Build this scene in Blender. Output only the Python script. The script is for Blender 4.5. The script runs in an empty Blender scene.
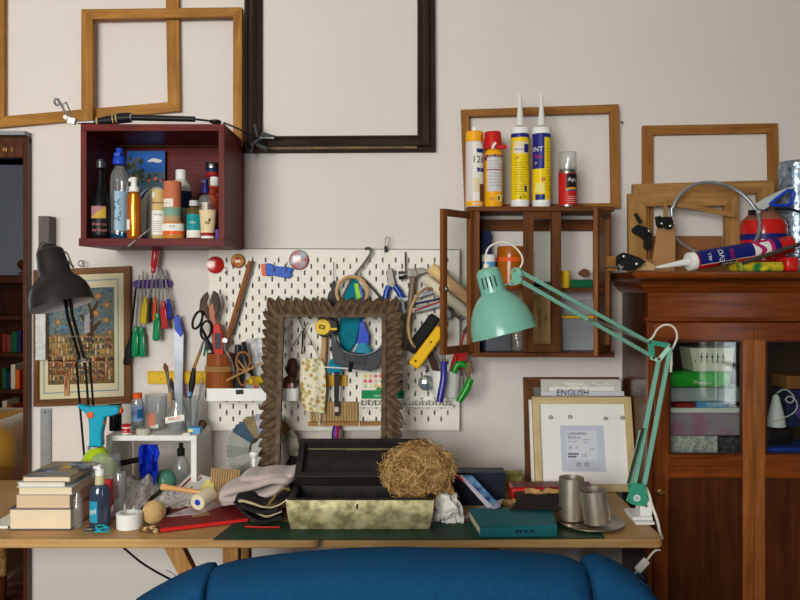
import bpy, bmesh, math, random
from mathutils import Vector, Matrix, noise
random.seed(7)
SC = bpy.context.scene
COL = SC.collection
PI = math.pi
D0, F0, HZ, CX, ZC = 2.4, 780.0, 285.0, 400.0, 1.35     # camera distance, focal length in px, horizon, centre, eye height

def S(d): return (D0 - d) / F0                            # metres per pixel at distance d from the wall
def P(px, py, d): s = S(d); return Vector(((px - CX) * s, -d, ZC - (py - HZ) * s))
def X(px, d): return (px - CX) * S(d)
def Z(py, d): return ZC - (py - HZ) * S(d)
def PP(pts): return [P(*p) for p in pts]

class MB:
    def __init__(s): s.v = []; s.f = []; s.m = []; s.mi = 0
    def add(s, vs, fs, mi=None):
        b = len(s.v); s.v += [Vector(v) for v in vs]
        for f in fs: s.f.append([b + i for i in f]); s.m.append(s.mi if mi is None else mi)
        return s
    def bx(s, x0, x1, y0, y1, z0, z1, mi=None):
        return s.add([(x0,y0,z0),(x1,y0,z0),(x1,y1,z0),(x0,y1,z0),(x0,y0,z1),(x1,y0,z1),(x1,y1,z1),(x0,y1,z1)],
              [(0,3,2,1),(4,5,6,7),(0,1,5,4),(1,2,6,5),(2,3,7,6),(3,0,4,7)], mi)
    def box(s, c, sz, R=None, mi=None):
        m = MB(); m.bx(-sz[0]/2, sz[0]/2, -sz[1]/2, sz[1]/2, -sz[2]/2, sz[2]/2)
        R = Matrix.Identity(3) if R is None else R
        return s.add([R @ v + Vector(c) for v in m.v], m.f, mi)
    def ext(s, pts, vec, mi=None):
        n = len(pts); vec = Vector(vec); pts = [Vector(p) for p in pts]
        fs = [list(range(n)), [n + i for i in reversed(range(n))]] + [(i, i + n, (i + 1) % n + n, (i + 1) % n) for i in range(n)]
        return s.add(pts + [p + vec for p in pts], fs, mi)
    def poly(s, pp, d, th, mi=None):                      # outline with front face at d
        return s.ext([P(x, y, d) for x, y in pp], (0, th, 0), mi)
    def ring(s, o, ax, prof, seg=24, mis=None, cap=True, a0=0, mi=None, sx=1.0):
        o = Vector(o); ax = Vector(ax).normalized()
        h = Vector((0, -1, 0)) if abs(ax.y) < .9 else Vector((0, 0, 1))
        u = (h - ax * h.dot(ax)).normalized(); w = ax.cross(u)
        b = len(s.v); n = len(prof)
        for r, t in prof:
            for k in range(seg):
                a = a0 + 2 * PI * k / seg
                s.v.append(o + ax * t + u * (math.cos(a) * r * sx) + w * (math.sin(a) * r))
        for i in range(n - 1):
            for k in range(seg):
                k2 = (k + 1) % seg
                s.f.append([b + i*seg + k, b + i*seg + k2, b + (i+1)*seg + k2, b + (i+1)*seg + k])
                s.m.append(mis[i] if mis else (s.mi if mi is None else mi))
        if cap:
            s.f.append([b + k for k in reversed(range(seg))]); s.m.append(mis[0] if mis else (s.mi if mi is None else mi))
            s.f.append([b + (n-1)*seg + k for k in range(seg)]); s.m.append(mis[-1] if mis else (s.mi if mi is None else mi))
        return s
    def cyl(s, a, b, r, r2=None, seg=12, mi=None):
        a = Vector(a); b = Vector(b)
        return s.ring(a, b - a, [(r, 0), (r if r2 is None else r2, (b - a).length)], seg, mi=mi)
    def lat(s, pxc, d, prof, base=None, seg=28, hollow=False, sx=1.0):   # prof of (half width px, py[, material])
        q = S(d); zs = [Z(p[1], d) for p in prof]
        dz = 0 if base is None else base + .0006 - zs[0]
        z0 = zs[0] + dz
        mis = [(p[2] if len(p) > 2 else 0) for p in prof[:-1]]
        return s.ring((X(pxc, d), -d, z0), (0,0,1), [(p[0]*q, z + dz - z0) for p, z in zip(prof, zs)], seg, mis=mis, cap=not hollow, sx=sx)
    def tube(s, pts, r, seg=8, closed=False, mi=None, smooth=0):
        pts = [Vector(p) for p in pts]
        for _ in range(smooth):
            q = []; n = len(pts)
            rng = range(n) if closed else range(n - 1)
            if not closed: q.append(pts[0])
            for i in rng:
                a, b = pts[i], pts[(i+1) % n]; q += [a*.75 + b*.25, a*.25 + b*.75]
            if not closed: q.append(pts[-1])
            pts = q
        n = len(pts); rr = r if isinstance(r, (list, tuple)) else [r]*n
        if len(rr) != n: rr = [rr[0] + (rr[-1]-rr[0])*i/(n-1) for i in range(n)]
        b = len(s.v); u = None
        for i, p in enumerate(pts):
            if closed: t = pts[(i+1) % n] - pts[i-1]
            else: t = pts[min(i+1, n-1)] - pts[max(i-1, 0)]
            t = t.normalized() if t.length > 1e-9 else Vector((0,0,1))
            if u is None:
                h = Vector((0,1,0)) if abs(t.y) < .8 else Vector((1,0,0)); u = (h - t*h.dot(t)).normalized()
            else:
                u = u - t*u.dot(t); u = u.normalized() if u.length > 1e-6 else t.orthogonal().normalized()
            w = t.cross(u)
            for k in range(seg):
                a = 2*PI*k/seg; s.v.append(p + (u*math.cos(a) + w*math.sin(a))*rr[i])
        mm = s.mi if mi is None else mi
        for i in range(n if closed else n-1):
            j = (i+1) % n
            for k in range(seg):
                k2 = (k+1) % seg; s.f.append([b+i*seg+k, b+i*seg+k2, b+j*seg+k2, b+j*seg+k]); s.m.append(mm)
        if not closed:
            s.f.append([b+k for k in reversed(range(seg))]); s.m.append(mm)
            s.f.append([b+(n-1)*seg+k for k in range(seg)]); s.m.append(mm)
        return s
    def ball(s, c, r, sc=(1,1,1), seg=20, rings=12, mi=None, amp=0, fr=1.0, R=None):
        c = Vector(c); vs = []; off = Vector((c.x*37, c.z*91, c.y*17))
        for i in range(rings+1):
            th = PI*i/rings
            for k in range(seg):
                a = 2*PI*k/seg
                n = Vector((math.sin(th)*math.cos(a), math.sin(th)*math.sin(a), math.cos(th)))
                q = r*(1 + (amp*noise.fractal(n*fr + off, 1, 2, 3) if amp else 0))
                v = Vector((n.x*sc[0]*q, n.y*sc[1]*q, n.z*sc[2]*q))
                vs.append((R @ v if R else v) + c)
        fs = [(i*seg+k, (i+1)*seg+k, (i+1)*seg+(k+1) % seg, i*seg+(k+1) % seg) for i in range(rings) for k in range(seg)]
        return s.add(vs, fs, mi)
    def grid(s, fn, nu, nv, mi=None, th=0):
        vs = [Vector(fn(i/nu, j/nv)) for i in range(nu+1) for j in range(nv+1)]
        w = nv+1
        fs = [(i*w+j, i*w+j+1, (i+1)*w+j+1, (i+1)*w+j) for i in range(nu) for j in range(nv)]
        if not th: return s.add(vs, fs, mi)
        # closed sheet with thickness along local normals
        def nrm(i, j):
            a = vs[min(i+1,nu)*w+j] - vs[max(i-1,0)*w+j]; b = vs[i*w+min(j+1,nv)] - vs[i*w+max(j-1,0)]
            c = a.cross(b); return c.normalized() if c.length > 1e-12 else Vector((0,0,1))
        N = len(vs); v2 = [vs[i*w+j] + nrm(i,j)*th for i in range(nu+1) for j in range(nv+1)]
        f2 = [tuple(N+q for q in reversed(f)) for f in fs]
        rim = [i*w for i in range(nu+1)] + [nu*w+j for j in range(1, nv+1)] + [i*w+nv for i in range(nu-1, -1, -1)] + [j for j in range(nv-1, 0, -1)]
        f3 = [(rim[k], rim[(k+1) % len(rim)], N+rim[(k+1) % len(rim)], N+rim[k]) for k in range(len(rim))]
        return s.add(vs+v2, fs+f2+f3, mi)
    def text(s, txt, fn, size, mi=None, bold=False, align='CENTER', sx=1.0, rot=0):
        vs, fs = text_geo(txt, align)
        c, q = math.cos(rot), math.sin(rot)
        out = []
        for x, y in vs:
            x *= size*sx; y *= size; out.append(fn(x*c - y*q, x*q + y*c))
        return s.add(out, fs, mi)

_tc = {}
def text_geo(txt, align):
    k = (txt, align)
    if k not in _tc:
        cu = bpy.data.curves.new('t', 'FONT'); cu.body = txt; cu.size = 1; cu.align_x = align; cu.resolution_u = 2
        ob = bpy.data.objects.new('t', cu); COL.objects.link(ob)
        bpy.context.view_layer.update()
        me = bpy.data.meshes.new_from_object(ob.evaluated_get(bpy.context.evaluated_depsgraph_get()))
        _tc[k] = ([(v.co.x, v.co.y) for v in me.vertices], [tuple(p.vertices) for p in me.polygons])
        bpy.data.objects.remove(ob); bpy.data.curves.remove(cu); bpy.data.meshes.remove(me)
    return _tc[k]
def on_plane(o, u, v, lift=0):
    o = Vector(o); u = Vector(u).normalized(); v = Vector(v).normalized(); n = u.cross(v).normalized()
    return lambda x, y: o + u*x + v*y + n*lift
def on_cyl(c, r, z, a=0):                                 # upright cylinder facing the camera side; a turns right
    return lambda x, y: Vector((c[0] + math.sin(a + x/r)*(r+.0003), c[1] - math.cos(a + x/r)*(r+.0003), z + y))
def arc(mb, c, r, z0, z1, a0, a1, mi, n=10):
    mb.grid(lambda u, v: (c[0] + math.sin(a0+(a1-a0)*u)*r, c[1] - math.cos(a0+(a1-a0)*u)*r, z0+(z1-z0)*v), n, 1, mi)

_w = {}
def T(name, label, cat, loc, group=None):
    o = bpy.data.objects.new(name, None); COL.objects.link(o); o.location = loc; o.empty_display_size = .02
    o['label'] = label; o['category'] = cat
    if group: o['group'] = group
    _w[o] = Vector(loc); return o
def G(name, mb, mats, parent=None, label=None, cat=None, group=None, kind=None, bev=0, sharp=35, sub=0, flat=False, org=None):
    me = bpy.data.meshes.new(name)
    if parent is not None: off = _w[parent]
    elif org is not None: off = Vector(org)
    else:
        xs = [v.x for v in mb.v]; ys = [v.y for v in mb.v]; zs = [v.z for v in mb.v]
        off = Vector(((min(xs)+max(xs))/2, (min(ys)+max(ys))/2, min(zs)))
    me.from_pydata([v - off for v in mb.v], [], mb.f)
    mats = mats if isinstance(mats, (list, tuple)) else [mats]
    for m in mats: me.materials.append(m)
    me.polygons.foreach_set('material_index', [min(i, len(mats)-1) for i in mb.m])
    bm = bmesh.new(); bm.from_mesh(me)
    bmesh.ops.remove_doubles(bm, verts=bm.verts, dist=1e-6)
    bmesh.ops.recalc_face_normals(bm, faces=bm.faces)
    if not flat:
        for f in bm.faces: f.smooth = True
        ca = math.radians(sharp)
        for e in bm.edges:
            if len(e.link_faces) == 2 and e.calc_face_angle(0) > ca: e.smooth = False
            elif len(e.link_faces) != 2: e.smooth = False
    bm.to_mesh(me); bm.free()
    o = bpy.data.objects.new(name, me); COL.objects.link(o)
    if parent is not None: o.parent = parent
    else: o.location = off
    _w[o] = off
    if bev:
        b = o.modifiers.new('bevel', 'BEVEL'); b.width = bev; b.segments = 2; b.limit_method = 'ANGLE'; b.angle_limit = math.radians(40); b.harden_normals = False
    if sub:
        b = o.modifiers.new('sub', 'SUBSURF'); b.levels = sub; b.render_levels = sub
    if label: o['label'] = label
    if cat: o['category'] = cat
    if group: o['group'] = group
    if kind: o['kind'] = kind
    return o

# ---------------------------------------------------------------- materials
def lin(c):
    if max(c) <= 1.0 and any(isinstance(x, float) for x in c): pass
    else: c = [x/255 for x in c]
    return tuple((x/12.92 if x <= .04045 else ((x+.055)/1.055)**2.4) for x in c[:3]) + (1,)
def _base(name):
    m = bpy.data.materials.new(name); m.use_nodes = True; nt = m.node_tree
    return m, nt, nt.nodes['Principled BSDF'], nt.nodes['Material Output']
def mt(name, c, rough=.5, metal=0, var=0, vs=20, bump=0, bs=200, spec=None, c2=None, sheen=0, coat=0, em=0, detail=4):
    m, nt, p, out = _base(name); N = nt.nodes; L = nt.links
    p.inputs['Base Color'].default_value = lin(c); p.inputs['Roughness'].default_value = rough; p.inputs['Metallic'].default_value = metal
    if spec is None: spec = .18
    p.inputs['Specular IOR Level'].default_value = spec
    if sheen: p.inputs['Sheen Weight'].default_value = sheen
    if coat: p.inputs['Coat Weight'].default_value = coat; p.inputs['Coat Roughness'].default_value = .15
    if em: p.inputs['Emission Color'].default_value = lin(c); p.inputs['Emission Strength'].default_value = em
    tc = N.new('ShaderNodeTexCoord')
    if var or c2:
        n = N.new('ShaderNodeTexNoise'); n.inputs['Scale'].default_value = vs; n.inputs['Detail'].default_value = detail
        L.new(tc.outputs['Object'], n.inputs['Vector'])
        r = N.new('ShaderNodeValToRGB'); r.color_ramp.elements[0].position = .35; r.color_ramp.elements[1].position = .65
        a = lin(c); b = lin(c2) if c2 else tuple(min(1, x*(1+var)) for x in a[:3])+(1,)
        if not c2: a = tuple(x*(1-var) for x in a[:3])+(1,)
        r.color_ramp.elements[0].color = a; r.color_ramp.elements[1].color = b
        L.new(n.outputs['Fac'], r.inputs['Fac']); L.new(r.outputs['Color'], p.inputs['Base Color'])
    if bump:
        n2 = N.new('ShaderNodeTexNoise'); n2.inputs['Scale'].default_value = bs; n2.inputs['Detail'].default_value = 3
        L.new(tc.outputs['Object'], n2.inputs['Vector'])
        bp = N.new('ShaderNodeBump'); bp.inputs['Strength'].default_value = bump; bp.inputs['Distance'].default_value = .002
        L.new(n2.outputs['Fac'], bp.inputs['Height']); L.new(bp.outputs['Normal'], p.inputs['Normal'])
    return m
def wood(name, c1, c2, ax='X', rough=.45, sc=1.0, bump=.15, coat=0, knots=True):
    m, nt, p, out = _base(name); N = nt.nodes; L = nt.links
    tc = N.new('ShaderNodeTexCoord'); mp = N.new('ShaderNodeMapping')
    st = {'X': (3, 45, 45), 'Y': (45, 3, 45), 'Z': (45, 45, 3)}[ax]
    mp.inputs['Scale'].default_value = tuple(v*sc for v in st)
    L.new(tc.outputs['Object'], mp.inputs['Vector'])
    n = N.new('ShaderNodeTexNoise'); n.inputs['Scale'].default_value = 1.3; n.inputs['Detail'].default_value = 5; n.inputs['Roughness'].default_value = .65; n.inputs['Distortion'].default_value = .6
    L.new(mp.outputs['Vector'], n.inputs['Vector'])
    r = N.new('ShaderNodeValToRGB'); r.color_ramp.elements[0].position = .3; r.color_ramp.elements[1].position = .7
    r.color_ramp.elements[0].color = lin(c1); r.color_ramp.elements[1].color = lin(c2)
    L.new(n.outputs['Fac'], r.inputs['Fac'])
    n2 = N.new('ShaderNodeTexNoise'); n2.inputs['Scale'].default_value = 9; L.new(tc.outputs['Object'], n2.inputs['Vector'])
    mx = N.new('ShaderNodeMix'); mx.data_type = 'RGBA'; mx.blend_type = 'MULTIPLY'; mx.inputs[0].default_value = .35
    rr = N.new('ShaderNodeValToRGB'); rr.color_ramp.elements[0].color = (.45,.4,.35,1); rr.color_ramp.elements[0].position = .3; rr.color_ramp.elements[1].position = .6
    L.new(n2.outputs['Fac'], rr.inputs['Fac']); L.new(r.outputs['Color'], mx.inputs[6]); L.new(rr.outputs['Color'], mx.inputs[7])
    L.new(mx.outputs[2], p.inputs['Base Color'])
    p.inputs['Roughness'].default_value = rough; p.inputs['Specular IOR Level'].default_value = .08
    if coat: p.inputs['Coat Weight'].default_value = coat*.8; p.inputs['Coat Roughness'].default_value = .15
    bp = N.new('ShaderNodeBump'); bp.inputs['Strength'].default_value = bump; bp.inputs['Distance'].default_value = .001
    L.new(n.outputs['Fac'], bp.inputs['Height']); L.new(bp.outputs['Normal'], p.inputs['Normal'])
    return m
def clear(name, tint=(245,248,248), gl=.12, body=.0, bc=(230,230,230), rough=.05, fm=.6):
    m, nt, p, out = _base(name); N = nt.nodes; L = nt.links; N.remove(p)
    t = N.new('ShaderNodeBsdfTransparent'); t.inputs[0].default_value = lin(tint)
    g = N.new('ShaderNodeBsdfGlossy'); g.inputs['Roughness'].default_value = rough
    lw = N.new('ShaderNodeLayerWeight'); lw.inputs['Blend'].default_value = .25
    ad = N.new('ShaderNodeMath'); ad.operation = 'MULTIPLY_ADD'; ad.inputs[1].default_value = fm; ad.inputs[2].default_value = gl*.5
    L.new(lw.outputs['Fresnel'], ad.inputs[0]); 
    x = N.new('ShaderNodeMixShader'); L.new(ad.outputs[0], x.inputs[0]); L.new(t.outputs[0], x.inputs[1]); L.new(g.outputs[0], x.inputs[2])
    last = x
    if body:
        df = N.new('ShaderNodeBsdfDiffuse'); df.inputs[0].default_value = lin(bc)
        y = N.new('ShaderNodeMixShader'); y.inputs[0].default_value = body
        L.new(x.outputs[0], y.inputs[1]); L.new(df.outputs[0], y.inputs[2]); last = y
    L.new(last.outputs[0], out.inputs[0]); return m

W_oakX = wood('oak_x', (142,94,38), (188,134,68), 'X'); W_oakZ = wood('oak_z', (142,94,38), (188,134,68), 'Z')
W_orgX = wood('teak_x', (128,82,40), (170,118,62), 'X'); W_orgZ = wood('teak_z', (128,82,40), (170,118,62), 'Z')
W_pinX = wood('pine_x', (146,104,58), (186,142,86), 'X'); W_pinZ = wood('pine_z', (146,104,58), (186,142,86), 'Z')
W_drkX = wood('dark_frame_x', (38,30,28), (72,58,50), 'X', .6, bump=.4); W_drkZ = wood('dark_frame_z', (38,30,28), (72,58,50), 'Z', .6, bump=.4)
W_redX = wood('redbox_x', (72,22,20), (118,38,32), 'X', .4); W_redZ = wood('redbox_z', (72,24,22), (118,42,36), 'Z', .4)
W_armX = wood('armoire_x', (86,37,13), (142,72,30), 'X', .3, coat=.5); W_armZ = wood('armoire_z', (88,40,15), (146,76,32), 'Z', .3, coat=.5)
W_armLit = wood('armoire_lit', (122,68,30), (172,104,52), 'Z', .35, coat=.3)  # lit copy of the armoire wood, its light put into the meeting stiles' colour
W_armD = wood('armoire_dark', (58,28,14), (92,47,25), 'Z', .3, coat=.4)
W_vitX = wood('vitrine_x', (78,46,26), (122,74,42), 'X', .4); W_vitZ = wood('vitrine_z', (78,48,28), (126,78,44), 'Z', .4)
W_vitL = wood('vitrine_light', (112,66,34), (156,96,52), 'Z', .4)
W_tabX = wood('table_birch', (178,134,84), (206,166,112), 'X', .4, bump=.05); W_tabZ = wood('table_leg', (160,112,62), (196,146,90), 'Z', .45)
W_carv = mt('carved_brown', (68,50,34), .5, c2=(104,80,57), vs=60, bump=.3, bs=250)
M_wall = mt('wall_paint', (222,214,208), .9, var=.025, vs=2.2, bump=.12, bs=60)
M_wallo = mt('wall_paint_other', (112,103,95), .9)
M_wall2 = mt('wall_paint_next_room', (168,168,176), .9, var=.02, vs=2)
M_ceil = mt('ceiling_paint', (225,222,218), .9)
M_floor = wood('floor_boards', (66,42,28), (96,64,42), 'Y', .4)
M_white = mt('white_paint', (232,230,226), .45); M_peg = mt('pegboard_white', (240,234,224), .6)
M_plas = mt('white_plastic', (236,236,232), .35); M_paper = mt('paper', (236,232,224), .8)
M_page = mt('book_pages', (226,206,176), .85, var=.08, vs=3, bump=.3, bs=500)
M_blk = mt('black_plastic', (26,26,28), .4); M_blkr = mt('black_rubber', (30,30,32), .7); M_blkg = mt('black_gloss', (16,16,18), .2)
M_dgry = mt('dark_grey', (62,64,68), .5); M_gry = mt('mid_grey', (140,142,146), .5); M_lgry = mt('light_grey', (190,192,194), .5)
M_steel = mt('steel', (168,168,170), .3, 1, var=.15, vs=30); M_dsteel = mt('dark_steel', (110,106,100), .4, 1, var=.2, vs=60)
M_brstl = mt('brushed_steel', (176,168,156), .28, 1, var=.12, vs=25); M_brass = mt('brass', (190,150,80), .35, 1)
M_alu = mt('aluminium', (186,190,196), .45, .8, var=.06, vs=40)
M_red = mt('red', (196,34,30), .4); M_dred = mt('deep_red', (150,30,30), .5); M_redp = mt('red_gloss', (200,30,28), .2, coat=.5)
M_org = mt('orange', (226,92,28), .4); M_yel = mt('yellow', (236,196,30), .4); M_lyel = mt('pale_yellow', (238,220,130), .5)
M_amb = mt('amber', (168,92,20), .25, coat=.4); M_grn = mt('green', (24,140,84), .3, coat=.3); M_dgrn = mt('dark_green', (20,96,60), .3)
M_lime = mt('lime', (168,196,30), .4); M_blu = mt('blue', (28,70,190), .35); M_nav = mt('navy', (26,34,110), .4); M_dblu = mt('dark_blue', (20,40,84), .5)
M_tur = mt('turquoise', (20,160,190), .35); M_teal = mt('teal', (16,120,140), .6); M_lblu = mt('light_blue', (90,160,210), .5)
M_pur = mt('purple', (104,70,160), .5); M_pnk = mt('pink', (214,120,130), .6); M_mag = mt('magenta', (190,30,110), .4)
M_crm = mt('cream', (232,214,176), .6); M_terr = mt('terracotta', (196,110,78), .6); M_beige = mt('beige_wood', (206,170,120), .6)
M_brn = mt('brown', (110,66,38), .6); M_dbrn = mt('dark_brown', (60,38,26), .6); M_kraft = mt('mdf_board', (170,126,84), .8, var=.06, vs=60)
M_cardb = mt('cardboard', (182,150,104), .85, var=.08, vs=30); M_mint = mt('mint_enamel', (120,178,158), .25, coat=.4); M_mintd = mt('mint_bracket', (60,150,124), .35)
M_wood_l = wood('beech', (190,146,96), (220,184,132), 'Z', .5)
M_lampb = mt('lamp_black_enamel', (38,35,34), .35, c2=(44,40,38), vs=20)
M_lampin = mt('lamp_inside_white', (205,200,196), .5)
M_glass = clear('pane_glass', (252,254,253), .02, rough=.01, fm=.12)
M_arglass = clear('armoire_glass', (240,244,242), .07, rough=.02, fm=.3)
M_clr = clear('clear_plastic', (248,250,250), .16, .10, (240,243,245), .1, fm=.45)
M_bclr = clear('blue_clear', (110,190,225), .2, .12, (70,150,210), .1)
M_dclr = clear('blue_liquid', (120,150,190), .2, .3, (90,110,140), .1)
M_cable = mt('cable_white', (226,220,206), .5)
M_gree = clear('green_glass', (130,205,175), .2, .6, (110,180,150), .1)
# ================================================================ ROOM
ZF, ZCE = 0.0, 2.75
XL, XR, YB = -2.9, 2.05, -4.4
DX = X(27.5, 0); DZT = Z(159, 0); DXL = DX - .85
def struct(name, mb, m, **k): return G(name, mb, m, kind='structure', **k)
m = MB(); m.bx(XL-.1, DXL, 0, .12, 0, ZCE).bx(DX, XR+.1, 0, .12, 0, ZCE).bx(DXL, DX, 0, .12, DZT, ZCE)
struct('wall_back', m, M_wall)
m = MB(); m.bx(XL-.1, XR+.1, YB-.1, 0, -.05, 0); m.bx(-4.6, -.2, 0, 3.6, -.05, 0); struct('floor', m, M_floor)
m = MB(); m.bx(XL-.1, XR+.1, YB-.1, .12, ZCE, ZCE+.08); m.bx(-4.6, -.2, .12, 3.6, ZCE, ZCE+.08); struct('ceiling', m, M_ceil)
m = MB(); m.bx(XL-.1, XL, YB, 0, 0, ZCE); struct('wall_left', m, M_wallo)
# right wall with a tall narrow window (seen reflected in the cabinet glass)
RW = (-3.5, -2.85, .55, 1.75)
m = MB(); m.bx(XR, XR+.1, YB, RW[0], 0, ZCE).bx(XR, XR+.1, RW[1], 0, 0, ZCE).bx(XR, XR+.1, RW[0], RW[1], 0, RW[2]).bx(XR, XR+.1, RW[0], RW[1], RW[3], ZCE)
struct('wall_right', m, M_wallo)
# front wall (behind the camera) with two windows
FW = [(-2.45, -.4)]; FZ = (1.05, 2.45)
m = MB(); a, b = FW[0]
m.bx(XL-.1, a, YB-.1, YB, 0, ZCE).bx(b, XR+.1, YB-.1, YB, 0, ZCE)
m.bx(a, b, YB-.1, YB, 0, FZ[0]).bx(a, b, YB-.1, YB, FZ[1], ZCE)
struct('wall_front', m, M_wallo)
def window(name, a, b, z0, z1, axis, at, n):
    f = MB(); t = .035
    def bar(u0, u1, w0, w1):
        if axis == 'x': f.bx(u0, u1, at-.06, at-.02, w0, w1)
        else: f.bx(at+.02, at+.06, u0, u1, w0, w1)
    bar(a, b, z0, z0+t); bar(a, b, z1-t, z1); bar(a, a+t, z0, z1); bar(b-t, b, z0, z1)
    for i in range(1, n): u = a+(b-a)*i/n; bar(u-.014, u+.014, z0, z1)
    for i in range(1, 4): w = z0+(z1-z0)*i/4; bar(a, b, w-.01, w+.01)
    w = struct(name, f, M_white)
    g = MB()
    if axis == 'x': g.bx(a+t, b-t, at-.042, at-.038, z0+t, z1-t)
    else: g.bx(at+.038, at+.042, a+t, b-t, z0+t, z1-t)
    G('glass_pane', g, M_glass, w)
window('window_1', FW[0][0], FW[0][1], FZ[0], FZ[1], 'x', YB, 4)
window('window_2', RW[0], RW[1], RW[2], RW[3], 'y', XR, 2)
# next room
m = MB(); m.bx(-4.6, -.2, 3.5, 3.6, 0, ZCE); m.bx(-.3, -.2, .12, 3.5, 0, ZCE); m.bx(-4.7, -4.6, .12, 3.6, 0, ZCE); m.bx(-4.6, XL-.1, .12, .2, 0, ZCE)
struct('wall_next_room', m, M_wall2)
# door casing and lintel
c = MB(); jw = X(31.8, 0)-DX
c.bx(DX, DX+jw, -.03, .12, 0, DZT+.062); c.bx(DXL-jw, DXL, -.03, .12, 0, DZT+.062)
c.bx(DXL, DX, -.03, .12, DZT, DZT+.045); c.bx(DXL-jw, DX+jw, -.018, .1, DZT+.045, DZT+.066)
dr = struct('door_1', c, W_armD, bev=.002)
m = MB(); m.bx(DXL-jw, DX+jw, -.045, 0, DZT+.066, DZT+.078); struct('trim_1', m, M_gry)
m = MB()
for i, t in enumerate(('N', '1')): m.text(t, on_plane((X(5+i*7, .03), -.0305, Z(151.5, .03)), (1,0,0), (0,0,1)), .017)
m.text('\u00b7', on_plane((X(16, .03), -.0305, Z(151.5, .03)), (1,0,0), (0,0,1)), .017)
G('number_mark', m, M_brass, dr)
# rug in next room
m = MB(); m.bx(-2.7, -1.2, .7, 1.6, .001, .004)
rug = mt('rug_red', (120,40,44), .95, c2=(150,110,96), vs=14, bump=.3)
G('rug', m, rug, label='patterned red rug on the floor beyond the doorway', cat='rug')
# bookshelf beyond
t = T('bookcase', 'dark wooden open bookcase seen through the doorway', 'bookcase', (-2.1, 2.0, 0))
bz = Z(277, -1.7); m = MB()
x0, x1 = -2.9, X(28.6, -1.7)
m.bx(x1-.03, x1, 1.7, 2.0, 0, bz); m.bx(x0, x0+.03, 1.7, 2.0, 0, bz); m.bx(x0-.01, x1+.01, 1.68, 2.02, bz-.03, bz+.01)
G('carcass', m, W_armD, t)
m = MB(); m.bx(x0+.03, x1-.03, 1.98, 2.0, 0, bz-.03); G('back_panel', m, W_armD, t)
for py in (318, 355, 392, 430, 480):
    z = Z(py, -1.7); m = MB(); m.bx(x0+.03, x1-.03, 1.71, 1.98, z-.01, z+.01); G('shelf', m, W_armD, t)
m = MB(); m.ring((X(22, -1.8), 1.8, bz+.01), (0,0,1), [(.02,0),(.02,.01),(.008,.02),(.008,.03),(.02,.045),(.026,.06),(.02,.075),(.006,.085)], 16)
G('finial', m, W_armD, t)
cc = [M_dred, M_org, M_dblu, M_brn, M_teal, M_crm, M_dgrn]
cn = ['dark red', 'orange', 'dark blue', 'brown', 'teal', 'cream', 'dark green']
k = 0
for si, py in enumerate((355, 392, 430)):
    px = 3
    sh = ['upper', 'middle', 'lower'][si]
    for j in range(4):
        w = 4.2+random.random()*1.5; h = 17+random.random()*9; mm = cc[(k*3+si) % 7]; nm = cn[(k*3+si) % 7]; k += 1
        x = X(px, -1.75); z = Z(py, -1.7)+.011; ww = w*S(-1.75); m = MB(); m.bx(x, x+ww*.92, 1.74, 1.88, z, z+h*S(-1.75))
        G('book', m, mm, label=f'{nm} upright book, {["leftmost","second","third","rightmost"][j]} in view on the {sh} shelf of the far bookcase', cat='book', group=f'books on the {sh} shelf of the far bookcase', bev=.003)
        px += w
# armchair beyond
t = T('armchair', 'mustard yellow armchair beyond the doorway', 'armchair', (-2.0, 1.0, 0))
M_must = mt('mustard_velvet', (168,118,36), .8, sheen=.4, var=.1, vs=6)
def rbox(mb, x0, x1, y0, y1, z0, z1, mi=None, seg=5, r=.06):
    # rounded box from a superellipsoid-like sphere mapping
    cx, cy, cz = (x0+x1)/2, (y0+y1)/2, (z0+z1)/2; hx, hy, hz = (x1-x0)/2, (y1-y0)/2, (z1-z0)/2
    r = min(r, hx, hy, hz); vs = []; n = 24; rg = 14
    for i in range(rg+1):
        th = PI*i/rg
        for k in range(n):
            a = 2*PI*(k+.5)/n; v = Vector((math.sin(th)*math.cos(a), math.sin(th)*math.sin(a), math.cos(th)))
            sg = lambda q: 0 if abs(q) < 1e-6 else (1 if q > 0 else -1)
            vs.append((cx+sg(v.x)*(hx-r)+v.x*r, cy+sg(v.y)*(hy-r)+v.y*r, cz+(sg(v.z) if i != rg/2 else 0)*(hz-r)+v.z*r))
    mb.add(vs, [(i*n+k, (i+1)*n+k, (i+1)*n+(k+1) % n, i*n+(k+1) % n) for i in range(rg) for k in range(n)], mi)
xr = X(27, -.9); 
m = MB(); rbox(m, xr-.20, xr, .75, 1.4, .12, Z(428, -.75), r=.08); G('armrest', m, M_must, t)
m = MB(); rbox(m, xr-.95, xr-.75, .75, 1.4, .12, Z(428, -.75), r=.08); G('armrest', m, M_must, t)
m = MB(); rbox(m, xr-.76, xr-.19, .72, 1.35, .2, Z(456, -.7)-.08, r=.07); G('seat', m, M_must, t)
m = MB(); rbox(m, xr-.9, xr-.04, 1.38, 1.55, .2, .74, r=.08); G('backrest', m, M_must, t)
for lx in (xr-.88, xr-.1):
    for ly in (.82, 1.45):
        m = MB(); m.cyl((lx, ly, .0045), (lx, ly, .13), .018, .026); G('leg', m, W_armD, t)
# low table with wicker box beyond
t = T('wicker_stool', 'woven wicker stool with wooden top just inside the doorway', 'stool', (X(12,-.3), .35, 0))
M_wick = mt('wicker', (120,84,44), .7, c2=(176,132,76), vs=90, bump=1, bs=160)
xr = X(28, -.35)
m = MB(); m.bx(xr-.42, xr, .2, .6, Z(505,-.2), Z(494,-.2)); G('top', m, W_armX, t, bev=.006)
m = MB(); m.bx(xr-.4, xr-.015, .22, .58, Z(580,-.2), Z(505,-.2)); G('basket', m, M_wick, t, bev=.01)
for lx in (xr-.37, xr-.045):
    for ly in (.25, .55):
        m = MB(); m.cyl((lx, ly, 0), (lx, ly, Z(580,-.2)), .014, .02); G('leg', m, W_armD, t)

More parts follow.
